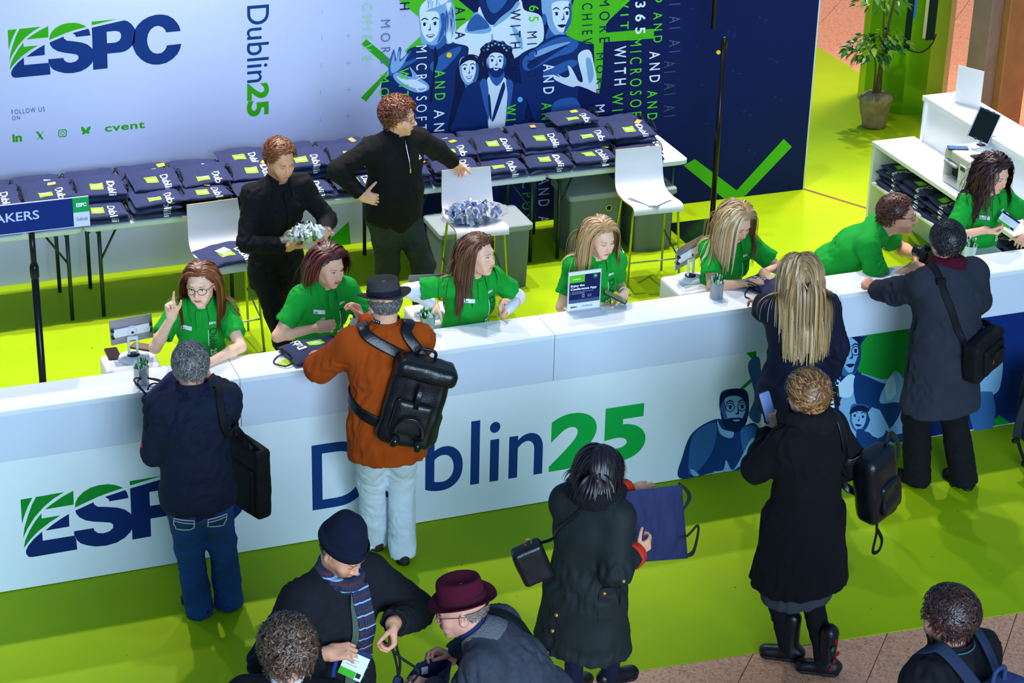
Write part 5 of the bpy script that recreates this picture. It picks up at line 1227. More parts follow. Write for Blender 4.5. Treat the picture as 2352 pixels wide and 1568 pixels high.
def make_legs(p, s, build, f, lg):
    q = SDF(); i = lg.get('infl', .012); W_ = p.W_
    q.ec(p.pel-np.array([0, 0, .06*s]), p.pel+p.up*.05*s, (W_['pel'][0]+i*.2, W_['pel'][1]+i*.2), (W_['pel'][0]*.93, W_['pel'][1]*.93), (1, 0, 0), k=.05)
    if not f or lg.get('seat'): q.el(p.pel+np.array([0, -.05, -.06*s]), (.13*s*build, .085*s, .09*s), k=.06)
    else: q.el(p.pel+np.array([0, -.05, -.05*s]), (.14*s*build, .085*s, .095*s), k=.06)
    for sd in 'LR':
        H_, K_, A_ = p.H[sd], p.K[sd], p.A[sd]; fl = lg.get('flare', .0)
        q.rc(H_, K_, .083*s*build+i*.8, .055*s+i, k=.05); e_ = A_-np.array([0, 0, lg.get('len', .045)]); q.fc(K_, e_, .055*s+i, .045*s+i+fl, k=.03); q.sph(K_, .055*s+i, k=.03)
    pt = Part(); pt.sdf(q, lg.get('h', .0125), amp=lg.get('amp', .006), freq=lg.get('freq', 16)*1.9, aniso=(1, 1, 1.1), seed=lg.get('seed', 3), ridge=lg.get('ridge', .45)); pt.obj(lg.get('name', 'trousers'), lg['m'], p.t)
    p.legsdf = q
def make_shoes(p, s, sh, fy):
    for sd, a in (('L', -fy[0]), ('R', fy[1])):
        A_ = p.A[sd].copy(); g = A_[2]-.085*s; R = rotz(rad(-a)); d = R@np.array([0, 1, 0]); x = R@np.array([1, 0, 0]); Rm = np.array([x, d, [0, 0, 1]])
        q = SDF(); b0 = np.array([A_[0], A_[1], g]); q.ec(b0-d*.045+np.array([0, 0, .045]), b0+d*.13+np.array([0, 0, .035]), (.040, .040), (.043, .032), x, k=.03); q.rc(b0+np.array([0, 0, .05]), b0+np.array([0, 0, .05+sh.get('shaft', .05)]), .043, sh.get('top', .045), k=.03)
        q.pl(b0+np.array([0, 0, .016]), (0, 0, -1))
        pt = Part(); pt.sdf(q, .011, amp=.0015, freq=40); so = pt.obj(sh.get('name', 'shoe'), sh['m'], p.t)
        q = SDF(); q.ec(b0-d*.045+np.array([0, 0, .012]), b0+d*.13+np.array([0, 0, .012]), (.041, .030), (.045, .030), x, k=.03); q.pl(b0+np.array([0, 0, .020]), (0, 0, 1)); q.pl(b0+np.array([0, 0, .001]), (0, 0, -1)); pt = Part(); pt.sdf(q, .014); pt.obj('sole', sh.get('sole', mat('black_sole', '#0b0b0c', .6)), so)
def make_top(p, tp):
    s, f, build = p.s, p.f, p.build; q = p.top; i = tp.get('infl', .012); p.add_torso(q, i, .05)
    hem = tp.get('hem', .10); W_ = p.W_; lat = p.lat; hw_ = tp.get('hw', 1.0)
    w0 = (.172*s*(.4+.6*build)+i)*hw_; d0 = (.128*s*(.4+.6*build)+i)*hw_
    hf = tp.get('flare', 0.0); bot = p.pel-np.array([0, 0, hem]) if tp.get('drop', True) else p.pel-p.up*hem
    bot = bot+np.array(tp.get('hoff', (0, 0, 0)))
    mid = p.pel+p.up*.03*s
    q.ec(mid, p.wai-p.up*.02*s, (w0*.97, d0*.97), (W_['wai'][0]+i, W_['wai'][1]+i), (1, 0, 0), k=.05)
    q.fe(mid+p.up*.02, bot, (w0*.97, d0*.97), (w0+hf, d0+hf*.9), (1, 0, 0), k=.05)
    if tp.get('hollow'): q.fe(bot+np.array([0, 0, .05]), bot-np.array([0, 0, .05]), (w0+hf-.026, d0+hf*.9-.026), (w0+hf-.024, d0+hf*.9-.024), (1, 0, 0), k=0, op='s')
    sl = tp.get('sleeve', 'short')
    for sd in 'LR':
        S_, E_, W2 = p.S[sd], p.E[sd], p.Wr[sd]; r0 = (.046 if f else .053)*s*(.7+.3*build)+i
        if sl == 'short':
            e = S_+(E_-S_)*tp.get('slen', .70); q.sph(S_, r0, k=.04); q.fc(S_, e, r0, r0+tp.get('sflare', .010), k=.03); d = unit(E_-S_); q.fc(e-d*.025, e+d*.03, r0-.010, r0-.009, k=0, op='s')
        else:
            r1 = (.040 if f else .046)*s+i; r2 = (.030 if f else .034)*s+i*.8; q.rc(S_, E_, r0, r1, k=.04); e = E_+(W2-E_)*tp.get('cuff', .95); q.fc(E_, e, r1, r2, k=.02); q.sph(E_, r1, k=.02); d = unit(W2-E_); q.fc(e-d*.012, e+d*.03, r2-.011, r2-.010, k=0, op='s')
    if 'extra' in tp: tp['extra'](q, p)
    # neck opening
    n0 = p.nb+p.up*.03+p.fw*tp.get('nfw', .012); q.fc(p.nb-p.up*tp.get('nd', .012), n0+p.up*.06, tp.get('nr', .060 if f else .068), .075, k=0, op='s')
    pt = Part(); pt.sdf(q, tp.get('h', .0115), amp=tp.get('amp', .0045), freq=tp.get('freq', 15)*1.7, aniso=tp.get('aniso', (1, 1, .8)), seed=tp.get('seed', 1), ridge=tp.get('ridge', .6)); p.amp = tp.get('amp', .0045); p.topo = pt.obj(tp['name'], tp['m'], p.t)
def ring_frame(p): return p.lat, p.fw, p.up
def collar(p, m, r0=.058, hgt=.034, fall=.042, spread=28, front=.055, name='collar', out=.030, parent=None, back=0.0):
    x, y, z = p.lat, unit(p.fw+p.up*.0), p.up; A_ = np.radians(np.linspace(spread, 360-spread, 41)); rows = [[] for _ in range(6)]
    for a in A_:
        c = math.cos(a); rr = x*math.sin(a)+y*c*1.02; fr = max(c, 0)**2; base = p.nb+y*.012
        zt = hgt-.030*fr-back*(1-fr)*0; pts = [(r0-.004, zt-.03), (r0-.001, zt), (r0+.004, zt+.003), (r0+.010, zt-.002), (r0+out*.75+.012*fr, zt-fall*.6-front*.5*fr), (r0+out+.016*fr, zt-fall-front*fr)]
        for i, (r, zz) in enumerate(pts): rows[i].append(base+rr*r+z*zz)
    b = MB(); R = np.array(rows); b.grid(R, flip=False); R2 = R[2:]+0; inner = R2-np.array([0, 0, .004]); b.grid(inner[::-1], flip=False); return b.obj(name, m, parent or p.t)
def decal(p, V2, F, cx, cz, name, m, off=.004, ymax=.42, col=None):
    off = off+getattr(p, 'amp', 0)*.9
    X = cx+V2[:, 0]; Z = cz+V2[:, 1]; y = front_proj(p.top, X, Z, ymax, -.25, 110); y = np.where(np.isnan(y), np.nanmean(y), y)
    b = MB(); b.add(np.stack([X, y+off, Z], 1), F); return b.obj(name, m, p.t, False)
def make_hair(p, hr):
    style = hr['style']; col = np.array(lin(hr['col'])); col2 = np.array(lin(hr.get('col2', hr['col']))); r = np.random.default_rng(hr.get('seed', 1)); rec, low = hr.get('recede', 0), hr.get('low', 0)
    th = hr.get('thick', .004); Rr = SC_R+.003
    # cap
    nu, nv = (70, 38) if hr.get('len', .25) > .1 else (56, 32); b = MB(); P = np.zeros((nv, nu, 3)); ok = np.zeros((nv, nu), bool); C = np.zeros((nv, nu, 3))
    for j in range(nv):
        el = PI/2-(j/(nv-1))*PI*.86
        for k in range(nu):
            a = 2*PI*k/nu; d = np.array([math.sin(a)*math.cos(el), math.cos(a)*math.cos(el), math.sin(el)]); q = SC_C+d*Rr; hl = hairline(a if a < PI else a-2*PI, rec, low); mg = q[2]-hl; ok[j, k] = mg > -.001 and q[2] < hr.get('zmax', 9)
            P[j, k] = q+d*(th*min(max(mg/.03, 0), 1)**.6); C[j, k] = col*(.72+.1*r.random()) if mg < hr.get('fade', -1) else col*(.75+.15*r.random())
            if hr.get('fadecol') and mg < hr['fade']: C[j, k] = np.array(lin(hr['fadecol']))
    N_ = (P.reshape(-1, 3)-SC_C); N_ /= np.linalg.norm(N_, axis=1)[:, None]
    P = P+(N_*(hr.get('lump', .003)*folds(P.reshape(-1, 3), hr.get('lfreq', 60), seed=hr.get('seed', 1)))[:, None]).reshape(P.shape)*ok[..., None]
    V = p.toh(P.reshape(-1, 3)); F = [(j*nu+k, (j+1)*nu+k, (j+1)*nu+(k+1) % nu, j*nu+(k+1) % nu) for j in range(nv-1) for k in range(nu) if ok[j, k] and ok[j+1, k] and ok[j, (k+1) % nu] and ok[j+1, (k+1) % nu]]
    b.add(V, F, C.reshape(-1, 3))
    # strands
    N = hr.get('n', 1050); L = hr.get('len', .25); M = hr.get('steps', max(5, int(L/.024))); g = hr.get('grav', .42); wid = hr.get('w', .0108); part = hr.get('part', 0.0)
    roots = []; 
    while len(roots) < N:
        d = unit(r.normal(size=3)); q = SC_C+d*SC_R
        if d[2] < -.75: continue
        a = math.atan2(q[0], q[1])
        if q[2] > hairline(a, rec, low)+.004 and q[2] < hr.get('zmax', 9): roots.append(q)
    X = np.array(roots); Nn = (X-SC_C)/SC_R**2; Nn /= np.linalg.norm(Nn, axis=1)[:, None]
    comb = hr.get('comb', 'part')
    if comb == 'part':
        sg = np.where(X[:, 0] >= part, 1., -1.); D = np.stack([sg*.75, -.55+0*sg, .0*sg], 1)
        back = ramp(-X[:, 1], -.02, .06)[:, None]; D = D*(1-back*.6)+np.stack([sg*.25, -.5+0*sg, -.6+0*sg], 1)*back
    elif comb == 'back': D = np.tile([0, -1., -.1], (N, 1))+np.stack([X[:, 0]*3, 0*X[:, 0], 0*X[:, 0]], 1)
    elif comb == 'fringe': D = np.stack([.35+0*X[:, 0], .75-1.5*ramp(-X[:, 1], -.03, .06), -.1+0*X[:, 0]], 1)
    elif comb == 'side': D = np.stack([hr.get('sdir', 1)*.9+0*X[:, 0], .25-.6*ramp(-X[:, 1], -.02, .06), .15+0*X[:, 0]], 1)
    elif comb == 'crown':
        c_ = np.array([0, -.07, .10]); D = X-c_
    else: D = r.normal(size=(N, 3))
    D = D+r.normal(size=(N, 3))*hr.get('mess', .08); D = D-Nn*(D*Nn).sum(1)[:, None]; D = D/(np.linalg.norm(D, axis=1)[:, None]+1e-9); D = D+Nn*hr.get('lift', .02)
    lay = r.uniform(.001, hr.get('vol', .006), N)+th+.003+hr.get('lump', .003)*.6; Pl = p.toh(X+Nn*.004); Dl = D@p.Rh.T; Dl /= np.linalg.norm(Dl, axis=1)[:, None]
    gv = unit(hr.get('gdir', (0, -.12, -1.))); Ls = L*r.uniform(.82, 1.05, N)*(1 if not hr.get('lvar') else r.uniform(1-hr['lvar'], 1, N)); pts = [Pl.copy()]; curl = hr.get('curl', 0); ph = r.uniform(0, 6.28, N); cf = hr.get('cfreq', 60)
    use_body = L > .14; zmx = hr.get('zmax')
    hcx = SDF(); hcx.el(SC_C, SC_R); hcx.el((0, .03, -.025), (.064, .062, .082)); hcx.rc((0, -.02, -.06), p.lh(p.nb), .05, .06); hcx.q = [(a_, .02, o_) for a_, k_, o_ in hcx.q]
    for m_ in range(M):
        st = (Ls/M)[:, None]; gg = min(.9, g*(.5+m_*.12)); Dl = Dl*(1-gg)+gv*gg+r.normal(size=(N, 3))*hr.get('frizz', .006); Dl /= np.linalg.norm(Dl, axis=1)[:, None]; nxt = pts[-1]+Dl*st
        lq = p.lh(nxt); d = hcx.at(lq); need = lay-d
        e = 1e-3; G = np.stack([hcx.at(lq+np.eye(3)[i]*e)-d for i in range(3)], 1); G /= np.linalg.norm(G, axis=1)[:, None]+1e-9
        lq = lq+G*(need if hr.get('hug', L < .1) else np.maximum(need, 0))[:, None]; nxt = p.toh(lq)
        if use_body:
            d = p.top.at(nxt); need = lay*.4+.002-d; w_ = need > 0
            if w_.any():
                G = np.stack([p.top.at(nxt[w_]+np.eye(3)[i]*e)-d[w_] for i in range(3)], 1); G /= np.linalg.norm(G, axis=1)[:, None]+1e-9; nxt[w_] += G*np.minimum(need[w_], .022)[:, None]
        Dl = nxt-pts[-1]; Dl /= np.linalg.norm(Dl, axis=1)[:, None]+1e-9; pts.append(nxt)
    T = np.stack(pts, 1)                                       # N, M+1, 3
    tang = np.gradient(T, axis=1); tang /= np.linalg.norm(tang, axis=2)[..., None]+1e-9
    ax = p.hc+(p.nb-p.hc)*np.clip((p.hc[2]-T[..., 2:3])/(p.hc[2]-p.nb[2]+1e-6), 0, 1); nn = T-ax; nn /= np.linalg.norm(nn, axis=2)[..., None]+1e-9
    sd = np.cross(tang, nn); sd /= np.linalg.norm(sd, axis=2)[..., None]+1e-9; nn = np.cross(sd, tang)
    if curl:
        arc = np.linspace(0, 1, M+1)[None]*Ls[:, None]; amp = curl*np.clip(arc/.05, 0, 1); T = T+sd*(amp*np.sin(arc*cf+ph[:, None]))[..., None]+nn*(amp*.7*np.cos(arc*cf+ph[:, None])+amp*.5)[..., None]
    u = np.linspace(0, 1, M+1)[None, :]; wv = wid*r.uniform(.6, 1.2, N)[:, None]*(1-.65*u**2.2)*np.clip(.55+u*6, 0, 1)
    c3 = np.stack([T-sd*wv[..., None]*.5, T+nn*(wv*.13)[..., None], T+sd*wv[..., None]*.5], 2)    # N,M+1,3,3
    br = r.uniform(.62, 1.28, N); mix = r.random(N) < hr.get('mix', .35); base = np.where(mix[:, None], col2, col)*br[:, None]
    cc = np.repeat(np.repeat(base[:, None], M+1, 1)[:, :, None], 3, 2)
    if 'root' in hr: cc = cc*(1-(1-ramp(u, .0, .22))[..., None, None]*.6)+np.array(lin(hr['root']))*((1-ramp(u, .0, .22))[..., None, None]*.6)
    if 'tip' in hr: cc = cc*(1-ramp(u, .55, 1)[..., None, None]*.7)+np.array(lin(hr['tip']))*(ramp(u, .55, 1)[..., None, None]*.7)
    base_i = (np.arange(N)[:, None, None]*(M+1)*3+np.arange(M)[None, :, None]*3+np.arange(2)[None, None, :]).ravel(); Q = np.stack([base_i, base_i+1, base_i+4, base_i+3], 1)
    cv = np.concatenate([v for v in b.v]); CV = np.concatenate(b.c)
    me = bpy.data.meshes.new('hair'); capF = np.array(b.f); off = len(cv)
    VV = np.concatenate([cv, c3.reshape(-1, 3)]); CC = np.concatenate([CV, cc.reshape(-1, 3)]); FF = np.concatenate([capF, Q+off])
    fill_mesh(me, VV, FF.ravel(), np.full(len(FF), 4), CC, True); me.materials.append(HAIRM); o = link('hair', me, p.t); return o
def glasses(p, m, w=.0245, hgt=.019, rim=.0014, round_=.5, name='glasses', lens=True, at=None, tilt=0):
    t = thing_child(name, p.t); zc = -.002
    for sg in (-1, 1):
        A_ = np.linspace(0, 2*PI, 25)[:-1]; e = 2/(1+(1-round_)*2.2); x = sg*.033+w*np.sign(np.cos(A_))*np.abs(np.cos(A_))**e; z = zc+hgt*np.sign(np.sin(A_))*np.abs(np.sin(A_))**e-.001; y = .103-.35*np.maximum(np.abs(x)-.03, 0)-6*np.maximum(np.abs(x)-.045, 0)**1.5
        P = np.stack([x, y, z], 1)
        if at is not None: P = at(P)
        b = MB(); b.tube(p.toh(P), rim, 6, closed=True); b.obj('rim', m, t)
        q = np.array([(sg*.057, .094, .004), (sg*.068, .075, .006), (sg*.080, .02, .004), (sg*.082, -.02, .002), (sg*.078, -.04, -.012)])
        if at is not None: q = at(q)
        b = MB(); b.tube(p.toh(smoothpath(q, 4)), rim, 6); b.obj('temple', m, t)
    q = np.array([(-.010, .104, .002), (0, .108, .005), (.010, .104, .002)])
    if at is not None: q = at(q)
    b = MB(); b.tube(p.toh(smoothpath(q, 4)), rim, 6); b.obj('bridge', m, t); return t
def thing_child(name, parent): o = bpy.data.objects.new(name, None); COL.objects.link(o); o.parent = parent; o.empty_display_size = .02; return o
def strap(p, pts, w, m, name, parent=None, sdf=None, off=.006, th=.004, n=8, lift=None):
    P = smoothpath(pts, n)
    if sdf is not None:
        for _ in range(3):
            d = sdf.at(P); G = np.stack([sdf.at(P+np.eye(3)[i]*.004)-d for i in range(3)], 1); G /= np.linalg.norm(G, axis=1)[:, None]+1e-9; P = P+G*np.maximum(off-d, 0)[:, None] if lift is None else P+G*(np.clip(off-d, -lift, 1))[:, None]
        d = sdf.at(P); G = np.stack([sdf.at(P+np.eye(3)[i]*.01)-sdf.at(P-np.eye(3)[i]*.01) for i in range(3)], 1); G /= np.linalg.norm(G, axis=1)[:, None]+1e-9
    else: G = np.tile([0, 0, 1.], (len(P), 1))
    for _ in range(2): G[1:-1] = (G[:-2]+G[1:-1]+G[2:])/3; P[1:-1] = (P[:-2]+2*P[1:-1]+P[2:])/4
    b = MB(); b.tube(P, 1.0, 8, flat=(w, th, G)); return b.obj(name, m, parent or p.t)
# ------------------------------------------------------------------ staff behind the counter
POLO = cloth('polo_green', '#0f9a30', .8); BLKT = cloth('black_trousers', '#15161a'); BLKS = mat('black_shoe', '#0e0e10', .45)
INKW = mat('shirt_ink_white', '#dfeee2', .7); INKD = mat('shirt_ink_dark', '#0c3a20', .7); BADGE = mat('name_badge', '#e6e8f0', .35)
def polo_print(p, cx=None, badge=True, text=True):
    z0 = p.che[2]
    if badge:
        V, F = grid2(.062, .022, 6, 2); V = V-np.array([.031, .011]); a = rad(8); V = V@np.array([[math.cos(a), math.sin(a)], [-math.sin(a), math.cos(a)]]); o = decal(p, V, F, .078*p.s, z0+.045, 'name_badge', BADGE, .008)
        tv, tf = text2d('ESPC', .05); k = .018/tv[:, 0].max(); V = np.stack([-(tv[:, 0]*k-.026)*-1*-1, tv[:, 1]*k], 1); V[:, 0] = .026-tv[:, 0]*k; b_ = decal(p, V@np.array([[math.cos(a), math.sin(a)], [-math.sin(a), math.cos(a)]]), [q[::-1] for q in tf], .078*p.s, z0+.038, 'badge_lettering', pm('#1c2a60'), .0095)
    if text:
        x0 = -.062*p.s
        tv, tf = text2d('ESPC', .05); k = .040/tv[:, 0].max(); decal(p, np.stack([-tv[:, 0]*k, tv[:, 1]*k], 1), [q[::-1] for q in tf], x0-.0, z0+.062, 'chest_lettering', INKW, .0045)
        tv, tf = text2d('Dublin', .0); k = .038/tv[:, 1].max(); decal(p, np.stack([-tv[:, 1]*k, -tv[:, 0]*k], 1), [q[::-1] for q in tf], x0-.004, z0+.040, 'side_lettering', INKD, .0045); ln = tv[:, 0].max()*k+.004
        tv, tf = text2d('25', .03); k = .034/tv[:, 1].max(); decal(p, np.stack([-tv[:, 1]*k, -tv[:, 0]*k], 1), [q[::-1] for q in tf], x0-.004, z0+.040-ln, 'side_lettering', INKW, .0045)
        V, F = grid2(.003, .10, 1, 8); decal(p, V, F, x0+.004, z0-.07, 'chest_line', INKW, .0045)
def placket(p, m=None, n=2):
    V, F = grid2(.030, .115, 3, 8); o = decal(p, V-np.array([.015, .115]), F, 0, p.nb[2]-.035, 'placket', m or POLO, .0055)
    for k in range(n):
        b = MB(); zz = p.nb[2]-.06-.045*k; y = front_proj(p.top, np.array([0.]), np.array([zz]), .42, -.2, 110)[0]; b.lathe([(.0, .002), (.0045, .0015), (.0055, .0)], 10, c=(0, y+.006, zz), R=np.array([[1, 0, 0], [0, 0, 1], [0, -1, 0]]), caps=False); b.obj('button', mat('button_green', '#0a6a22', .4), p.t)
def staff(label, hp, heading, cx=None, badge=True, text=True, **k):
    tp = dict(name='polo_shirt', m=POLO, infl=.014, hem=.10, sleeve='short', flare=.012, amp=.0055, freq=15); tp.update(k.pop('top', {})); k['top'] = tp
    k.setdefault('bare', 'arm'); k.setdefault('legs', dict(m=BLKT, h=.018)); k.setdefault('shoes', dict(m=BLKS))
    p = person(label, hp, heading, **k); collar(p, POLO); placket(p); polo_print(p, cx, badge, text); p.w = lambda v: p.root+p.Rw@np.asarray(v); return p
def earring(p, sg=1):
    b = MB(); b.lathe([(.0, .003), (.003, .002), (.0, -.004)], 8, c=p.toh(np.array([sg*.083, .002, -.047])), caps=False); b.obj('earring', CHROME, p.t)
def card(name, label, c, R, w, h, m=None, green=True, group=None):
    """conference badge: rows of R are right, normal, up of the card"""
    t = thing(name, label, 'badge', tuple(c)); R = np.asarray(R); 
    def quad(nm, x0, z0, x1, z1, o, mm, par):
        b = MB(); b.box((x0, o-.0006, z0), (x1, o+.0006, z1), R=R.T, c=np.zeros(3)); return b.obj(nm, mm, par, False)
    s_ = quad('card', -w/2, -h/2, w/2, h/2, 0, m or mat('badge_card', '#dfe3ea', .5), t)
    for sg in (-1, 1):
        o = sg*.0011
        if green: quad('green_band', -w/2, -h/2, w*.2, -h*.25, o, pm('#3fae2a'), t)
        quad('navy_band', -w/2, h*.34, w/2, h/2, o, pm('#16325e'), t)
        for j in range(4): quad('printed_line', -w*.36, h*.2-j*h*.1, w*(.05+.1*(j % 2)), h*.22-j*h*.1, o, pm('#8a90a0'), t)
        quad('printed_code', w*.22, -h*.42, w*.42, -h*.25, o, pm('#2a2c34'), t)
    return t
def facing(n, up=(0, 0, 1)): n = unit(n); x = unit(np.cross(up, n)); return np.array([x, n, np.cross(n, x)])
TOCAM = unit(CAM-np.array([3., 0, 1.2]))
# pointing woman
S1 = staff('person in a green polo and glasses raising a pointing finger', (462, 652), -103, h=1.60, lean=15, side=-2, head=(16, 2, 4), skin='#fbc8a6', hw=1.0,
  arms=dict(R=dict(w=ony(395, 727, .40), pole=(.5, -.2, -1), f=(-.1, .05, 1), n=(.5, -1, 0), pose='point'), L=dict(w=onz(482, 832, 1.135), pole=(-1, -.3, -.2), f=(-1, -.1, 0), n=(0, 0, -1), pose='relaxed')),
  hair=dict(style='long', col='#7c4424', col2='#9a5a30', len=.46, part=-.005, seed=2, gdir=(0, -.2, -1)), face=dict(iris='#56707c', lip='#dc7068', mouth=.6, open=.95, brow='#6a4a34', blush=.3))
glasses(S1, mat('glasses_black', '#17151a', .3), round_=.55); earring(S1, -1)
S2 = staff('person in a green polo handing a badge to the visitor in the hat', (754, 610), -80, h=1.62, lean=14, head=(-14, 10, -3), skin='#f8bd9a', build=1.08,
  arms=dict(R=dict(w=ony(728, 752, .40), pole=(1, -.3, -.5), f=(1, -.15, .1), n=(-.1, .8, -.6), pose='curl'), L=dict(w=ony(822, 772, .30), pole=(-1, -.3, -.6), f=(.0, -.5, .8), n=(-.8, .3, .1), pose='pinch')),
  hair=dict(style='bob', col='#4e1e16', col2='#6a2c1e', len=.21, part=.02, seed=5, vol=.010, w=.011), face=dict(iris='#4a5a52', lip='#cc5a56', mouth=.7, smile=.9, open=.85, brow='#5a3428'))
earring(S2, 1)
c_ = S2.w(S2.Wr['L'])+np.array([-.02, -.06, .10]); card('conference_badge', 'white conference badge with a navy lanyard handed over to the visitor in the hat', c_, facing(TOCAM+np.array([-.2, 0, .2]), (.5, 0, 1)), .095, .075)
b = MB(); b.tube(smoothpath([c_+np.array([.03, -.01, .04]), c_+np.array([.05, -.02, .0]), c_+np.array([.035, -.03, -.05]), c_+np.array([.0, -.03, -.10])], 6), 1.0, 8, flat=(.018, .002, np.array([0, -1., .3]))); tag(b.obj('lanyard', cloth('lanyard_navy', '#15265c')), 'navy lanyard dangling from the badge beside the grey hat', 'lanyard')
def white_sleeves(p, m):
    for sd in 'LR':
        q = SDF(); d = unit(p.Wr[sd]-p.E[sd]); q.rc(p.E[sd]+(p.S[sd]-p.E[sd])*.4, p.E[sd], .050*p.s, .044*p.s, k=.02); q.fc(p.E[sd], p.Wr[sd]-d*.02, .044*p.s, .034*p.s, k=.02); pt = Part(); pt.sdf(q, .008, amp=.003, freq=40); pt.obj('undershirt_sleeve', m, p.t)
S3 = staff('person in a green polo over white sleeves with sunglasses pushed up', (1098, 584), -78, h=1.62, lean=12, head=(-26, -2, -3), skin='#f8bf9e', build=1.04,
  arms=dict(R=dict(w=ony(998, 700, .50), pole=(.8, -.6, -.4), f=(-.6, -.6, -.3), n=(0, -.3, -1), pose='curl'), L=dict(w=ony(1155, 722, .34), pole=(-1, -.2, -.6), f=(-.25, -.1, 1), n=(.8, -.5, .1), pose='curl')),
  hair=dict(style='long', col='#5c3822', col2='#7c5236', tip='#4a2c20', len=.44, part=.0, seed=8), face=dict(iris='#51616c', lip='#d27068', mouth=.1, smile=.3, open=.9, gaze=(-.6, .3), brow='#5a3a2a'))
white_sleeves(S3, cloth('white_cotton', '#e4e6f2'))
glasses(S3, mat('tortoise', '#6a3c14', .25), w=.027, hgt=.021, rim=.0026, round_=.6, name='sunglasses', at=lambda P: (P-np.array([0, .10, 0]))@rotx(rad(48)).T+np.array([0, .064, .112]))
S4 = staff('person in a green polo looking down at a scanner behind the app sign', (1378, 545), -92, h=1.60, lean=12, head=(-16, 12, 0), skin='#fac6a4', build=.96,
  arms=dict(R=dict(w=ony(1376, 702, .34), pole=(1, -.4, -.5), f=(.9, -.5, -.1), n=(.0, -.1, 1), pose='curl'), L=dict(w=ony(1434, 672, .40), pole=(-.25, -.9, -.6), f=(-.3, -.75, -.5), n=(-.6, .3, -.3), pose='curl')),
  hair=dict(style='long', col='#c79a66', col2='#e0bc88', root='#8a6440', len=.36, part=.005, seed=3, vol=.006, gdir=(0, -.16, -1)), face=dict(iris='#5a7080', lip='#cc6460', mouth=.3, open=.22, brow='#8a6444'))
earring(S4, 1)
c_ = ony(1412, 683, .26); t = phone(tuple(c_), .5, 'black handheld scanner with a lit screen held behind the app sign', '#9aa878', tilt=(.42, .0)); t.scale = (1.0,)*3; t.rotation_euler = (.42, .1, 1.1)
S5 = staff('person in a green polo looking down with both hands at a navy bag', (1692, 508), -88, h=1.60, lean=16, head=(-10, 26, 0), skin='#f6bd98', badge=False,
  arms=dict(R=dict(w=onz(1722, 648, 1.165), pole=(1, -.3, -.4), f=(1, -.25, -.1), n=(0, .1, -1), pose='relaxed'), L=dict(w=onz(1752, 628, 1.165), pole=(-1, -.4, -.4), f=(.4, -1, -.2), n=(0, 0, -1), pose='curl')),
  hair=dict(style='long', col='#c9a06c', col2='#e6cba0', root='#7a5a3c', len=.44, part=-.022, seed=9, vol=.010), face=dict(iris='#5a7080', lip='#cc6460', open=.2, brow='#8a6444'))
for p_, sd in ((S5, 'R'), (S5, 'L'), (S4, 'L')):
    Wq, E_ = p_.Wr[sd], p_.E[sd]; d = unit(E_-Wq); A_ = np.linspace(0, 2*PI, 17)[:-1]; x = unit(np.cross(d, [0, 0, 1])); y = np.cross(d, x); b = MB(); b.tube([Wq+d*.015+(x*math.cos(a)+y*math.sin(a))*.030 for a in A_], .003, 6, closed=True); b.obj('bracelet', mat('bracelet_white', '#e8e6e8', .3), p_.t)
S6 = staff('person in a green polo and glasses leaning on the counter on folded forearms', (2062, 494), -38, h=1.76, sex='m', lean=44, head=(-6, -4, 0), skin='#efae8a', build=1.0, badge=True, knee=.06,
  arms=dict(R=dict(w=onz(2098, 611, 1.145), pole=(.6, -.6, -.5), f=(1, .1, 0), n=(0, 0, -1), pose='relaxed'), L=dict(w=onz(2100, 583, 1.145), pole=(-1, -.2, -.5), f=(.5, -.9, 0), n=(0, 0, -1), pose='relaxed')),
  hair=dict(style='short', col='#4a2416', col2='#6a3a24', len=.026, n=1300, comb='side', sdir=-1, grav=.03, lift=.08, thick=.014, w=.007, vol=.004, mess=.15, seed=4), face=dict(beard='#8a5638', bmax=.45, open=.5, gaze=(0, -.4), lip='#b0706a', nose=1.06, brow='#4a2a1a'))
glasses(S6, mat('glasses_black'), round_=.6)
S7 = staff('person in a green polo holding a badge at the right end of the counter', (2283, 398), -84, h=1.64, lean=8, head=(-10, 16, 0), skin='#eeb294', build=1.05,
  arms=dict(R=dict(w=ony(2262, 528, .42), pole=(.9, -.5, -.5), f=(1, -.45, -.15), n=(-.1, .1, 1), pose='pinch'), L=dict(w=ony(2362, 540, .40), pole=(-1, -.3, -.4), f=(-.8, -.5, 0), n=(0, 0, -1), pose='relaxed')),
  hair=dict(style='long', col='#2a1512', col2='#42221a', len=.42, part=-.012, seed=6, curl=.008, cfreq=55, vol=.010, frizz=.012), face=dict(iris='#3a2a20', lip='#a85e5c', open=.25, brow='#20120e'))
c_ = S7.w(S7.Wr['R'])+np.array([.15, -.03, .05]); card('conference_badge', 'conference badge with a green corner held at the right end of the counter', c_, facing(TOCAM+np.array([.1, 0, .3]), (.7, 0, 1)), .13, .085)
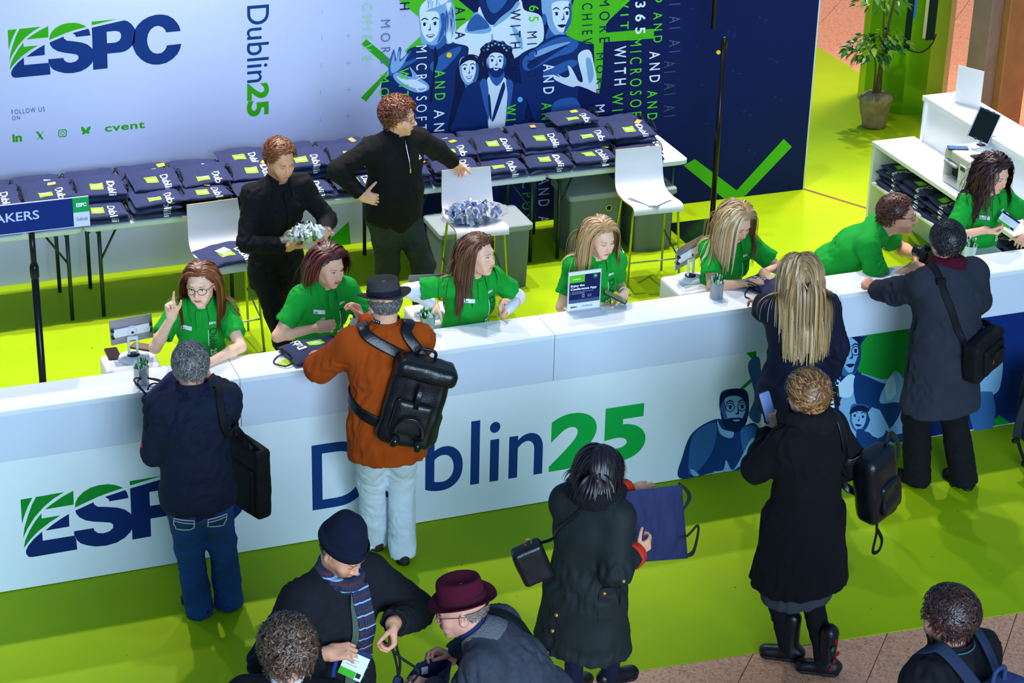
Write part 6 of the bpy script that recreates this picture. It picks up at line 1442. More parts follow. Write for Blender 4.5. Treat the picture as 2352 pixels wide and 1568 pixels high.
# ------------------------------------------------------------------ two men in black at the back
BLKSH = cloth('black_shirt', '#0d0d12', .85, bump=.15); DKTR = cloth('charcoal_trousers', '#283034', .8)
B1 = person('person in a black shirt carrying a clear bag of packs', (643, 366), -72, h=1.80, sex='m', lean=4, head=(2, 18, 0), skin='#e4a07a',
  arms=dict(R=dict(w=ony(662, 566, 1.56), pole=(1, -.5, -.5), f=(.9, -.5, .15), n=(.1, .2, 1), pose='curl'), L=dict(w=ony(738, 548, 1.58), pole=(-1, -.6, -.4), f=(-.2, -.9, .1), n=(-.5, .0, .9), pose='curl')),
  feet=dict(L=(2.34, 1.98, 0), R=(2.22, 1.52, 0)), hair=dict(style='short', col='#6a3c1e', col2='#8a5228', len=.034, n=1300, comb='side', sdir=-1, grav=.02, lift=.10, thick=.013, w=.007, vol=.004, recede=.006, mess=.15, seed=14), face=dict(beard='#8a5a3c', bmax=.5, open=.3, brow='#5a3a22', lip='#a86a60', smile=-.1),
  top=dict(name='black_overshirt', m=BLKSH, infl=.014, hem=.13, sleeve='long', flare=.0, hw=.93, amp=.008, freq=13, seed=5), legs=dict(m=cloth('black_jeans', '#14161a')), shoes=dict(m=BLKS))
collar(B1, BLKSH, out=.036, front=.07, fall=.05); V, F = grid2(.034, .46, 2, 16); decal(B1, V-np.array([.017, .46]), F, 0, B1.nb[2]-.06, 'placket', BLKSH, .006); V, F = grid2(.10, .012, 5, 1); decal(B1, V, F, -.13, B1.che[2]-.01, 'pocket_flap', BLKSH, .006)
Wq, E_ = B1.Wr['R'], B1.E['R']; d = unit(E_-Wq); x = unit(np.cross(d, [0, 0, 1])); y = np.cross(d, x); b = MB(); b.tube([Wq+d*.03+(x*math.cos(a)+y*math.sin(a))*.034 for a in np.linspace(0, 2*PI, 17)[:-1]], .006, 6, closed=True); b.obj('wristwatch', mat('watch_black', '#0a0a0a', .3), B1.t)
c_ = ony(700, 540, 1.50); pack_bag((c_[0], c_[1], c_[2]-.03), .1, (.135, .09, .048), 'clear plastic bag of white and green packs in the hands of the person in black', ('#eef0f2', '#dfe4e8', '#c8d4d0', '#4f8a4a', '#18202c'), 8, 150)
SWT = cloth('black_sweater', '#111012', .9, bump=.2, bs=400)
B2 = person('person in a black half-zip sweater with one hand on the hip', (917, 268), -70, h=1.68, sex='m', build=1.16, belly=.10, lean=3, twist=-6, head=(-42, 6, 0), skin='#f4b290', shoulder=1.05,
  arms=dict(R=dict(w=ony(832, 450, 2.50), pole=(1, -.6, .1), f=(1, -.1, -.35), n=(-.1, .9, -.1), pose='spread'), L=dict(w=ony(1056, 382, 2.93), pole=(-.6, -.8, .1), f=(.55, .5, -.6), n=(.2, -.2, -1), pose='curl')),
  feet=dict(L=(3.46, 2.74, 0), R=(3.22, 2.84, 0)), hair=dict(style='curly', col='#5e2e18', col2='#8a4a26', len=.055, n=900, steps=9, comb='rand', grav=.0, lift=.15, thick=.018, lump=.008, lfreq=90, w=.009, vol=.008, curl=.007, cfreq=190, mess=.4, fade=.045, fadecol='#6a4630', low=-.01, seed=22), face=dict(beard='#a06a4c', bmax=.3, lip='#c07a70', brow='#5a3020', nose=1.05),
  top=dict(name='half_zip_sweater', m=SWT, infl=.024, hem=.03, sleeve='long', flare=-.008, amp=.006, freq=11, hw=1.02), legs=dict(m=DKTR, infl=.026, amp=.012, freq=19, seat=1), shoes=dict(m=BLKS))
collar(B2, SWT, r0=.064, hgt=.050, fall=.030, front=.04, out=.020, spread=20); collar(B2, cloth('dark_polo', '#16181c'), r0=.056, hgt=.036, fall=.034, front=.05, out=.014, spread=24, name='shirt_collar')
glasses(B2, mat('glasses_brown', '#5a4a30', .3), round_=.5)
b = MB(); zs = np.linspace(B2.nb[2]-.02, B2.nb[2]-.20, 8); ys = front_proj(B2.top, np.zeros(8), zs, .45, -.2, 110); b.tube(np.stack([np.zeros(8), ys+.004, zs], 1), .004, 6); b.obj('zip', CHROME, B2.t)
b = MB(); b.box((-.006, ys[-1]+.002, zs[-1]-.03), (.006, ys[-1]+.008, zs[-1])); b.obj('zip_pull', CHROME, B2.t, False)
V = np.array([(0, .020), (-.017, -.012), (.017, -.012), (0, .010), (-.008, -.006), (.008, -.006)]); decal(B2, V, [(0, 3, 4, 1), (0, 2, 5, 3), (1, 4, 5, 2)], -.10, B2.che[2]+.05, 'chest_emblem', INKW, .006)
# ------------------------------------------------------------------ visitors in front of the counter
NAVYJ = cloth('navy_softshell', '#141b30', .8, bump=.12, bs=500); JEANS = cloth('blue_jeans', '#17407c', .85, bump=.3, bs=300, var=.22, vs=7); RUST = cloth('rust_wool', '#a8460c', .95, bump=.3, bs=500, var=.06); WTR = cloth('white_trousers', '#d9e4f2', .85); BLKL = mat('black_leather', '#0d1016', .32, bump=.15, bscale=120); BLKN = cloth('black_nylon', '#0e0f14', .7)
BLKCOAT = cloth('black_wool', '#101015', .95); GREYC = cloth('grey_wool', '#2b2f3a', .95, var=.1); OLIVE = cloth('dark_waxed', '#1e2526', .7, bump=.15, bs=200)
def W_of(p): p.w = lambda v: p.root+p.Rw@np.asarray(v); return p
def stand_collar(p, m, r0=.066, h0=.05, name='collar', spread=22, thick=.008, tilt=.012, fh=0.0):
    x, y, z = p.lat, p.fw, p.up; A_ = np.radians(np.linspace(spread, 360-spread, 37)); rows = [[] for _ in range(5)]
    for a in A_:
        rr = x*math.sin(a)+y*math.cos(a)*1.05; base = p.nb+y*.012; hh = h0-fh*max(math.cos(a), 0)
        for i, (r, zz) in enumerate(((r0+.012, -.035), (r0+.004+tilt*.4, hh*.5), (r0+tilt, hh), (r0+tilt-thick, hh), (r0-thick+.002, -.02))): rows[i].append(base+rr*r+z*zz)
    b = MB(); b.grid(np.array(rows)); return b.obj(name, m, p.t)
def scarf(p, m, r0=.066, rt=.030, n=2, name='scarf', drop=.0, seed=1, col=None):
    P_ = Part()
    for k in range(n):
        A_ = np.linspace(0, 2*PI, 33)[:-1]; q = SDF(); c = p.nb+p.fw*.018+p.up*(.006+.026*k); pts = [c+(p.lat*math.sin(a)*(r0+.012*k)+p.fw*math.cos(a)*(r0+.018+.01*k))+p.up*(-.030*max(math.cos(a), 0)+.008*math.sin(2*a+k)) for a in A_]
        for i in range(32): q.rc(pts[i], pts[(i+1) % 32], rt, rt, k=.01)
        P_.sdf(q, .008, amp=.007, freq=34, seed=seed+k)
    return P_.obj(name, m, p.t)
def soft_box(name, c, half, R, m, parent, h=.01, rd=.03, amp=.006, freq=20, seed=1, extra=None):
    q = SDF(); q.bx(c, half, R, rd=rd)
    if extra: extra(q)
    pt = Part(); pt.sdf(q, h, amp=amp, freq=freq, seed=seed); return pt.obj(name, m, parent)
def wthing(name, label, cat, p): o = thing(name, label, cat, tuple(p.root), p.t.rotation_euler[2]); return o
# --- grey-haired man in jeans
V1 = W_of(person('person in a navy jacket and blue jeans leaning on the counter', (438, 842), 82, h=1.66, sex='m', lean=10, head=(4, 10, 0), skin='#e09c78', feet=dict(L=onz(458, 1408, 0), R=onz(528, 1392, 0)), footyaw=(22, 12), build=1.02,
  arms=dict(L=dict(l=(.06, .25, -.28), pole=(-.5, -.6, -.7), pose='relaxed'), R=dict(w=onz(482, 880, 1.24), pole=(1, -.1, -.4), f=(-.2, .5, .8), n=(-1, -.2, 0), pose='curl')),
  hair=dict(style='short', col='#57534f', col2='#8d8884', mix=.45, len=.034, n=1800, comb='crown', grav=.02, lift=.06, thick=.010, w=.0045, vol=.004, mess=.2, seed=31, low=.004), face=dict(h=.0062, beard='#8a7a70', bmax=.4),
  top=dict(name='softshell_jacket', m=NAVYJ, infl=.028, hem=.04, sleeve='long', flare=-.008, amp=.009, freq=10, seed=7), legs=dict(m=JEANS, infl=.020, amp=.006, freq=13, flare=.016, len=.075), shoes=dict(m=BLKS)))
stand_collar(V1, NAVYJ, r0=.070, h0=.062, tilt=.018)
for sg in (-1, 1):
    b = MB(); X = np.linspace(-.05, .05, 6); Z = np.linspace(-.055, .05, 6); G = []
    for x_ in X:
        for z_ in Z: G.append((sg*.085+x_*(.8 if z_ < -.03 else 1), V1.pel[2]-.125+z_))
    G = np.array(G); q = SDF(); q.q = [(a_, k_, o_) for a_, k_, o_ in V1.legsdf.q]; ys = front_proj(q, G[:, 0], G[:, 1], -.35, .1, 90)-.008
    idx = lambda i, j: i*6+j; loop = [idx(i, 0) for i in range(6)]+[idx(5, j) for j in range(1, 6)]+[idx(i, 5) for i in range(4, -1, -1)]+[idx(0, j) for j in range(4, 0, -1)]
    P = np.stack([G[:, 0], ys-.006, G[:, 1]], 1); b.tube(P[loop], .0035, 5, closed=True); b.tube(P[[idx(i, 4) for i in range(6)]], .003, 5); b.obj('pocket_stitching', cloth('pale_stitch', '#b9bcc0'), V1.t)
b = MB(); b.box((-.004, -.004, -.012), (.004, .004, .012)); o = b.obj('sleeve_patch', pm('#b0202a'), V1.t, False); o.location = tuple(V1.S['L']+(V1.E['L']-V1.S['L'])*.75+np.array([-.074, -.03, 0]))
t = wthing('messenger_bag', 'black laptop bag hanging at the right hip of the person in jeans', 'bag', V1)
c = V1.loc(ony(568, 1088, -.58)); R_ = rotz(rad(-62)); soft_box('body', c, (.165, .05, .205), R_.T, BLKN, t, rd=.03, amp=.004); soft_box('front_pocket', c+R_@np.array([.0, -.052, -.04]), (.135, .016, .13), R_.T, BLKN, t, rd=.014, amp=.003)
strap(V1, [c+R_@np.array([-.12, 0, .19]), c+R_@np.array([-.10, .02, .30]), V1.S['R']+np.array([.0, -.12, -.12]), V1.S['R']+np.array([-.03, -.075, .04]), V1.S['R']+np.array([-.025, .03, .075]), V1.S['R']+np.array([-.01, .11, -.1]), c+R_@np.array([.12, .0, .19])], .04, BLKN, 'shoulder_strap', t, V1.top, off=.006)
b = MB(); b.tube(smoothpath([c+R_@np.array([-.06, -.03, .19]), c+R_@np.array([-.05, -.05, .27]), c+R_@np.array([.05, -.05, .27]), c+R_@np.array([.06, -.03, .19])], 6), .010, 8); b.obj('carry_handle', BLKN, t); b = MB(); b.box(c+np.array([-.01, -.075, .05]), c+np.array([.01, -.055, .11])); b.obj('zip_pull', CHROME, t, False)
# --- man in rust jacket
V2 = W_of(person('person in a rust wool jacket and white trousers wearing a grey hat', (882, 694), 82, h=1.76, sex='m', lean=6, head=(-14, 14, 0), skin='#eab08e', feet=dict(L=onz(862, 1258, 0), R=onz(925, 1285, 0)), footyaw=(10, 4), build=1.08,
  arms=dict(L=dict(w=onz(752, 820, 1.19), pole=(-1, -.4, -.6), f=(-.35, .9, -.1), n=(0, 0, -1), pose='spread'), R=dict(w=ony(832, 740, .02), pole=(1, .1, -1), f=(-.2, .5, .8), n=(-1, -.2, 0), pose='pinch')),
  hair=dict(style='short', zmax=.022, col='#5a5654', col2='#8a8684', len=.018, n=700, comb='crown', grav=.02, lift=.03, thick=.006, w=.006, vol=.003, seed=33), face=dict(h=.0052, beard='#a89890', bmax=.7),
  top=dict(name='wool_jacket', m=RUST, infl=.034, hem=.16, sleeve='long', flare=.008, amp=.008, freq=10, seed=9), legs=dict(m=WTR, infl=.020, amp=.008, freq=14, flare=.012, len=.05), shoes=dict(m=cloth('brown_suede', '#3a3028', .9))))
collar(V2, RUST, r0=.068, hgt=.040, fall=.055, front=.05, out=.040, spread=30, name='coat_collar')
b = MB()
stand_collar(V2, mat('dotted_cotton', '#12142a', .8), r0=.058, h0=.058, name='shirt_collar', tilt=.004); rr_ = np.random.default_rng(2); dots = MB()
for k in range(46):
    a = rad(30+300*(k % 23)/22); zz = .036+.015*(k//23); r_ = .0645; c = V2.nb+V2.fw*.012+(V2.lat*math.sin(a)+V2.fw*math.cos(a)*1.05)*r_+V2.up*zz; dots.lathe([(.0, .0012), (.0035, .0008), (.0035, -.001)], 6, c=c, caps=False, R=np.array(Vector(V2.lat*math.sin(a)+V2.fw*math.cos(a)).to_track_quat('Z', 'Y').to_matrix()))
o = dots.obj('collar_dots', mat('dot_white', '#d8dce8', .8), V2.t); o['kind'] = 'stuff'
def hat(p, label, m, band, brim=.135, crown=.105, hgt=.115, back=0, tilt=0, curl=.018, z0=.052, pinch=.022, ex=1.16):
    t = thing('hat', label, 'hat', tuple(p.root), p.t.rotation_euler[2]); n = 48; A_ = np.linspace(0, 2*PI, n+1)[:-1]; Rt = rotx(rad(tilt)); rows = []
    prof = [(1.0, .0, 0), (1.0, .010, 0), (.99, .035, 0), (.97, .065, 0), (.945, .090, 0), (.90, .106, 0), (.82, .113, 1), (.62, .106, 1), (.40, .095, 1), (.18, .090, 1), (.0005, .0895, 1)]
    for r_, z_, tp in prof:
        rows.append([(.086*r_*math.sin(a)*(1 if not tp else .95), .086*ex*r_*math.cos(a), z_*hgt/.113-(pinch*.4*max(0, -math.cos(a)) if tp else 0)) for a in A_])
    def place(rw): return p.toh(np.asarray(rw)@Rt.T+np.array([0, -.012, z0]))
    b = MB(); b.grid(np.array([place(r_) for r_ in rows]), wrap=True, flip=True); b.obj('crown', m, t)
    rows = []
    for q in np.linspace(0, 1, 6): rows.append([((.086+(brim-.086)*q)*math.sin(a), (.086*ex+(brim-.086)*q)*math.cos(a), curl*q*q*(abs(math.sin(a))*1.3-.2-.5*max(0, math.cos(a)))) for a in A_])
    top = np.array([place(r_) for r_ in rows]); bot = np.array([place(np.array(r_)-np.array([0, 0, .004])) for r_ in rows]); b = MB(); b.grid(top, wrap=True); b.grid(bot, wrap=True, flip=True); b.grid(np.stack([top[-1], bot[-1]]), wrap=True); b.obj('brim', m, t)
    rows = [[(.0885*k_*math.sin(a), .0885*ex*k_*math.cos(a), z_) for a in A_] for k_, z_ in ((1.0, .001), (1.0, .030), (.985, .031))]; b = MB(); b.grid(np.array([place(r_) for r_ in rows]), wrap=True, flip=True); b.obj('hat_band', band, t); return t
FELT = cloth('grey_felt', '#43413f', .95, bump=.2, bs=600)
hat(V2, 'grey felt hat with a dark band worn by the person in the rust jacket', FELT, cloth('hat_band_black', '#1a1e2c'), brim=.140, hgt=.094, z0=.042)
t = wthing('backpack', 'black leather backpack slung on the back of the person in the rust jacket', 'backpack', V2)
c = V2.loc(ony(948, 925, -.68)); R_ = rotz(rad(-8)) @ roty(rad(16)) @ rotx(rad(-4))
soft_box('body', c, (.155, .09, .235), R_.T, BLKL, t, rd=.05, amp=.010, freq=14); soft_box('lid', c+R_@np.array([.01, -.02, .215]), (.165, .105, .05), R_.T, BLKL, t, rd=.04, amp=.006); soft_box('front_pocket', c+R_@np.array([.0, -.10, -.05]), (.105, .03, .10), R_.T, BLKL, t, rd=.028, amp=.005)
soft_box('side_pocket', c+R_@np.array([.145, 0, -.10]), (.03, .06, .09), R_.T, cloth('olive_pocket', '#20301c'), t, rd=.02, amp=.004)
q_ = V2.top; up_ = np.array([0, 0, 1])
for sg, a0 in ((-1, 'L'), (1, 'R')):
    S_ = V2.S[a0]; strap(V2, [c+R_@np.array([sg*.05, .07, .20]), V2.nb+np.array([sg*.10, -.11, .0]), V2.nb+np.array([sg*.125, -.04, .04]), S_+np.array([-sg*.06, .06, .05]), S_+np.array([-sg*.07, .13, -.12]), S_+np.array([-sg*.03, .10, -.26]), S_+np.array([-sg*.0, -.05, -.30]), c+R_@np.array([sg*.12, .07, -.16])], .062, BLKL, 'shoulder_strap', t, q_, off=.008, th=.012)
b = MB(); b.tube(smoothpath([c+R_@np.array([-.05, .04, .23]), c+R_@np.array([-.04, .02, .30]), c+R_@np.array([.04, .02, .30]), c+R_@np.array([.05, .04, .23])], 6), .009, 8); b.obj('carry_handle', BLKL, t)
b = MB(); b.tube([c+R_@np.array([0, -.125, .15]), c+R_@np.array([0, -.135, .02])], 1.0, 8, flat=(.03, .006, R_@np.array([0, -1., 0]))); b.obj('flap_strap', BLKL, t); b = MB(); b.box((-.012, -.006, -.02), (.012, .006, .02), R=R_, c=np.zeros(3)); o = b.obj('zip_pull', CHROME, t, False); o.location = tuple(c+R_@np.array([-.02, -.11, .20]))
t2 = wthing('headphones', 'black over-ear headphones clipped to the black leather backpack', 'headphones', V2)
c2 = c+R_@np.array([.0, -.15, -.12]); b = MB(); A_ = np.linspace(-.2, PI+.2, 18); b.tube([c2+R_@np.array([.075*math.cos(a), -.01, .085*math.sin(a)]) for a in A_], 1.0, 8, flat=(.022, .010, R_@np.array([0, 1., 0]))); b.obj('headband', BLKP, t2)
for sg in (-1, 1):
    b = MB(); Rc = R_@roty(rad(sg*75)); b.lathe([(.0, -.018), (.030, -.016), (.036, -.006), (.036, .010), (.028, .018), (.0, .018)], 20, c=c2+R_@np.array([sg*.062, -.012, -.05]), R=Rc, caps=False); b.obj('ear_cup', BLKP, t2)
# --- beanie man
DARKC = cloth('dark_overcoat', '#191b20', .92, var=.12, vs=30)
V3 = W_of(person('person in a navy beanie, plaid scarf and dark coat reading a badge', (788, 1262), -66, h=1.80, sex='m', lean=8, head=(-8, 34, 0), skin='#e29f7c', build=1.05, bare='hand',
  arms=dict(R=dict(w=ony(752, 1500, -3.0), pole=(1, -.4, -.6), f=(.9, -.3, .15), n=(.2, .4, -.9), pose='pinch'), L=dict(w=ony(902, 1432, -2.95), pole=(-1, -.4, -.4), f=(-.2, -.6, -.75), n=(-1, .1, .1), pose='grip')),
  hair=dict(style='short', zmax=-.004, col='#2a2220', len=.014, n=200, thick=.004, w=.006, lift=.02, grav=0, seed=3), face=dict(beard='#5a4032', bmax=.6, open=.25, lip='#b07068', brow='#3a2a20'),
  top=dict(name='overcoat', m=DARKC, infl=.036, hem=.42, sleeve='long', flare=.05, amp=.009, freq=10, seed=11), legs=dict(m=BLKT), shoes=dict(m=BLKS)))
collar(V3, DARKC, r0=.070, hgt=.040, fall=.06, front=.16, out=.055, spread=26, name='coat_collar')
V, F = grid2(.11, .46, 6, 24); V = V-np.array([.055, .46]); V[:, 0] *= .35+.75*np.clip(-V[:, 1]/.46, 0, 1)**.6*.9; decal(V3, V, F, 0, V3.nb[2]-.04, 'sweater_front', cloth('sage_sweater', '#4f5e50'), .005)
def plaid():
    M = mat('plaid_wool', '#22314e', .9, bump=.3, bscale=300); nt = M.node_tree; N, L = nt.nodes.new, nt.links.new; tc = N('ShaderNodeTexCoord'); bs = nt.nodes['Principled BSDF']; last = None
    for ax, sc_, c_, w in (('X', 26, '#1a2740', .5), ('Z', 9, '#5a2a26', .86), ('Z', 5.3, '#8fb0d0', .965)):
        wv = N('ShaderNodeTexWave'); wv.bands_direction = ax; wv.inputs['Scale'].default_value = sc_; L(tc.outputs['Object'], wv.inputs['Vector']); gt = N('ShaderNodeMath'); gt.operation = 'GREATER_THAN'; gt.inputs[1].default_value = w; L(wv.outputs['Fac'], gt.inputs[0])
        mx = N('ShaderNodeMix'); mx.data_type = 'RGBA'; L(gt.outputs[0], mx.inputs[0]); mx.inputs[7].default_value = (*lin(c_), 1)
        if last: L(last, mx.inputs[6])
        else: mx.inputs[6].default_value = (*lin('#24365c'), 1)
        last = mx.outputs[2]
    L(last, bs.inputs['Base Color']); return M
PLAID = plaid(); scarf(V3, PLAID, r0=.060, rt=.024, n=2, seed=4)
for k, (x0, x1, ln) in enumerate(((-.010, -.035, .40), (-.040, -.055, .34))):
    Z = np.linspace(V3.nb[2]-.02, V3.nb[2]-.02-ln, 14); X = np.linspace(x0, x1, 14); ys = front_proj(V3.top, X, Z, .45, -.2, 110)+.016+.010*k; b = MB(); b.tube(np.stack([X, ys, Z], 1), 1.0, 8, flat=(.060, .014, np.array([0, 1., 0]))); o = b.obj('scarf_end', PLAID, V3.t)
    fr = MB()
    for j in range(9): fr.tube([(X[-1]-.028+.007*j, ys[-1], Z[-1]), (X[-1]-.030+.0075*j, ys[-1]+.002, Z[-1]-.05)], .0022, 5)
    f_ = fr.obj('fringe', PLAID, o); f_['kind'] = 'stuff'
t = thing('beanie', 'navy knitted beanie with a small white tab', 'hat', tuple(V3.root), V3.t.rotation_euler[2]); KNIT = cloth('navy_knit', '#11162a', .95, bump=.5, bs=160, aniso=(1, 1, .25))
q = SDF(); q.el((0, -.020, .045), (.089, .108, .090), k=.02); q.el((0, -.040, .125), (.062, .070, .050), k=.06); q.pl((0, 0, .034), (0, .12, -1)); P_ = Part(); Vv, Qq = q.mesh(.006); Nn = vnormals(Vv, Qq); Vv = Vv+Nn*(.003*folds(Vv, 40, seed=3))[:, None]; P_.add(V3.toh(Vv), Qq); P_.obj('crown', KNIT, t)
A_ = np.linspace(0, 2*PI, 41)[:-1]; rows = [[((.089+o_)*math.sin(a), -.020+(.108+o_)*math.cos(a), z_+.013*math.cos(a)+.004) for a in A_] for o_, z_ in ((.000, .018), (.006, .016), (.008, .040), (.005, .060), (-.002, .062))]; b = MB(); b.grid(np.array([V3.toh(r_) for r_ in rows]), wrap=True); b.obj('cuff', KNIT, t)
b = MB(); b.box((-.012, -.002, -.014), (.012, .002, .014), R=V3.Rh@rotz(rad(-48)), c=np.zeros(3)); o = b.obj('white_tab', mat('tab_white', '#dfe2ea', .7), t, False); o.location = tuple(V3.toh(np.array([-.080, .058, .036])))
c_ = ony(815, 1524, -3.05); card('conference_badge', 'conference badge with a green corner in the hand of the person in the beanie', c_, facing(TOCAM+np.array([.15, 0, .3]), (.45, 0, 1)), .105, .125)
b = MB(); b.tube(smoothpath([c_+np.array([-.03, .01, .06]), c_+np.array([-.07, .02, .03]), c_+np.array([-.09, .03, -.10]), c_+np.array([-.08, .03, -.25])], 6), 1.0, 8, flat=(.018, .002, np.array([0, -1., .3]))); tag(b.obj('lanyard', cloth('lanyard_blue', '#1c3a86')), 'blue lanyard hanging from the badge below the plaid scarf', 'lanyard')
# --- curly-haired person at the bottom edge
V4 = W_of(person('person seen from behind at the bottom edge, in front of the beanie wearer', (660, 1494), 68, h=1.70, sex='m', head=(-16, 12, 0), skin='#d89a80', face=dict(h=.0062),
  hair=dict(style='curly', col='#4a3528', col2='#7a5c46', len=.062, n=1000, steps=9, comb='rand', grav=.0, lift=.15, thick=.018, lump=.010, lfreq=80, w=.009, vol=.012, curl=.008, cfreq=170, mess=.4, seed=41, low=.0), top=dict(name='dark_jacket', m=BLKCOAT, infl=.03, hem=.1, sleeve='long'), legs=dict(m=BLKT), shoes=dict(m=BLKS)))
stand_collar(V4, cloth('white_collar', '#c8ccd4'), r0=.060, h0=.04)
# --- man in the burgundy hat, bending over a bag
GCOAT = cloth('grey_tweed', '#3c3f4a', .95, bump=.4, bs=350, var=.18, vs=40)
V5 = W_of(person('person in a burgundy hat and grey tweed coat bending over an open bag', (1058, 1462), 148, h=1.74, sex='m', lean=40, head=(-12, 12, 4), skin='#dd9c84', face=dict(h=.0052, lip='#b87068'), zc=1.36,
  arms=dict(L=dict(w=ony(990, 1578, -3.05), pole=(-1, -.3, -.8), f=(-.6, .5, .1), n=(0, 0, -1), pose='curl'), R=dict(w=ony(1038, 1512, -2.85), pole=(1, .3, -.8), f=(-.8, .2, .5), n=(-.3, -.6, -.5), pose='pinch')),
  hair=dict(style='short', zmax=.015, col='#8a7a70', len=.012, n=250, thick=.003, w=.005, lift=.02, grav=0, seed=4), top=dict(name='tweed_coat', m=GCOAT, infl=.034, hem=.30, sleeve='long', flare=.03, amp=.009, freq=11), legs=dict(m=BLKT), shoes=dict(m=BLKS)))
hat(V5, 'burgundy felt hat worn by the person bending at the bottom', cloth('burgundy_felt', '#4a0a24', .95, bump=.2, bs=600), cloth('burgundy_band', '#3a0a20'), brim=.132, hgt=.098, z0=.046)
glasses(V5, mat('glasses_black'), round_=.6); collar(V5, cloth('grey_fleece', '#6a6a70', .98, bump=.9, bs=130), r0=.072, hgt=.045, fall=.075, front=.10, out=.055, spread=22, name='fleece_collar'); stand_collar(V5, cloth('blue_scarf', '#22306a'), r0=.056, h0=.06, name='scarf')
strap(V5, [V5.S['R']+np.array([-.06, .16, -.2]), V5.S['R']+np.array([-.04, .05, .03]), V5.S['R']+np.array([-.04, -.08, -.02]), V5.S['R']+np.array([-.02, -.2, -.25])], .055, BLKN, 'shoulder_strap', None, V5.top, off=.008, th=.008)
t = thing('drawstring_bag', 'open navy drawstring bag held by the person in the burgundy hat', 'bag', tuple(ony(985, 1552, -2.95)*np.array([1, 1, 0])))
c = ony(985, 1560, -2.95); z_ = c[2]; q = SDF(); q.fe((0, 0, z_-.28), (0, .0, z_+.05), (.10, .05), (.135, .075), (.8, .6, 0)); q.fe((0, 0, z_-.1), (0, 0, z_+.08), (.10, .045), (.118, .060), (.8, .6, 0), op='s'); P_ = Part(); P_.sdf(q, .010, amp=.008, freq=18); P_.obj('cloth', BAGM, t)
b = MB(); b.box((-.015, -.002, -.018), (.015, .002, .018)); o = b.obj('white_label', mat('tab_white'), t, False); o.location = (.0, .058, z_+.01); b = MB(); b.tube(smoothpath([(-.10, -.07, z_+.05), (-.08, -.09, z_+.12), (-.14, -.02, z_+.16), (-.2, .05, z_+.22)], 6), .006, 6); b.obj('drawcord', CORD, t)
t = thing('drawstring_bag', 'navy drawstring bag dangling by its cords from the hand of the person in the beanie', 'bag', tuple(ony(915, 1545, -2.9)*np.array([1, 1, 0])))
c = ony(915, 1568, -2.9); z_ = c[2]; q = SDF(); q.ec((0, 0, z_-.2), (0, 0, z_+.02), (.085, .05), (.03, .022), (1, 0, 0)); P_ = Part(); P_.sdf(q, .009, amp=.010, freq=22, aniso=(1.4, 1.4, .3)); P_.obj('cloth', BAGM, t)
for k in (-1, 1): b = MB(); b.tube(smoothpath([(.0, 0, z_+.03), (.008*k, 0, z_+.10), (-.02+.01*k, 0, z_+.2), (-.03+.012*k, 0, z_+.26)], 5), .006, 6); b.obj('drawcord', CORD, t)
# --- woman with the dark bob
V6 = W_of(person('person in a long dark waxed coat with red cuffs holding up a navy bag', (1376, 1078), 38, h=1.56, sex='f', lean=6, head=(0, 22, -6), skin='#e6a684', build=1.15, feet=dict(L=(2.72, -1.92, 0), R=(2.93, -1.93, 0)), face=dict(h=.0062), footyaw=(0, 30),
  arms=dict(L=dict(w=onz(1448, 1126, 1.16), pole=(-.6, .2, -1), f=(.95, .2, .0), n=(0, .3, -1), pose='flat'), R=dict(w=ony(1462, 1268, -2.27), pole=(.25, -.7, -1), f=(.95, .25, .3), n=(-.3, .9, .1), pose='curl')),
  hair=dict(style='bob', col='#160e10', col2='#241620', len=.165, part=.0, seed=12, vol=.006, n=1100, frizz=.002, w=.012, mess=.04), top=dict(name='waxed_coat', m=OLIVE, infl=.040, hem=.30, sleeve='long', flare=.045, amp=.011, freq=9, seed=3, cuff=.86), legs=dict(m=cloth('navy_leggings', '#141a34'), infl=.004), shoes=dict(m=BLKL, name='boot', shaft=.12)))
scarf(V6, cloth('black_scarf', '#15151c'), r0=.088, rt=.040, n=2, seed=6)
for sd in 'LR':
    q = SDF(); d = unit(V6.Wr[sd]-V6.E[sd]); q.fc(V6.E[sd]+(V6.Wr[sd]-V6.E[sd])*.72, V6.Wr[sd]-d*.012, .066, .064, k=0); q.fc(V6.Wr[sd]-d*.04, V6.Wr[sd]+d*.03, .050, .050, k=0, op='s'); P_ = Part(); P_.sdf(q, .008, amp=.002); P_.obj('red_cuff', cloth('red_lining', '#c8321e'), V6.t)
glasses(V6, mat('glasses_gold', '#a08040', .3, .6), round_=.8)
GOLD = mat('brass', '#b08a50', .35, .8); RBACK = V6.dirl(unit(np.array([CAM[0]-2.7, CAM[1]+2.1, 0])))
def cam_proj(p, px, depth0=1.5):
    """first hit of the camera ray through a pixel on the coat, in the person's own space"""
    o = p.loc(CAM); d = unit(p.dirl(ray(*px))); tt = np.linspace(6, 16, 2600); D = p.top.at(o+tt[:, None]*d); i = np.argmax(D < .001); i = i if (D < .001).any() else int(np.argmin(D)); return o+tt[i]*d
for px in ((1388, 1362), (1432, 1334), (1278, 1412), (1269, 1448)):
    b = MB(); P = cam_proj(V6, px); b.lathe([(.0, .004), (.009, .003), (.011, .0)], 12, c=P-unit(V6.dirl(ray(*px)))*.006, R=np.array(Vector(-V6.dirl(unit(ray(*px)))).to_track_quat('Z', 'Y').to_matrix()), caps=False); b.obj('snap_button', GOLD, V6.t)
pts = [cam_proj(V6, q_)-unit(V6.dirl(ray(*q_)))*.004 for q_ in ((1373, 1418), (1376, 1380), (1382, 1352), (1405, 1348), (1425, 1336), (1424, 1390), (1405, 1422), (1380, 1426))]; b = MB(); b.tube(smoothpath(pts, 4, True), .004, 6, closed=True); b.obj('pocket_seam', OLIVE, V6.t)
t = wthing('handbag', 'small black leather handbag on a thin strap behind the person in the waxed coat', 'bag', V6)
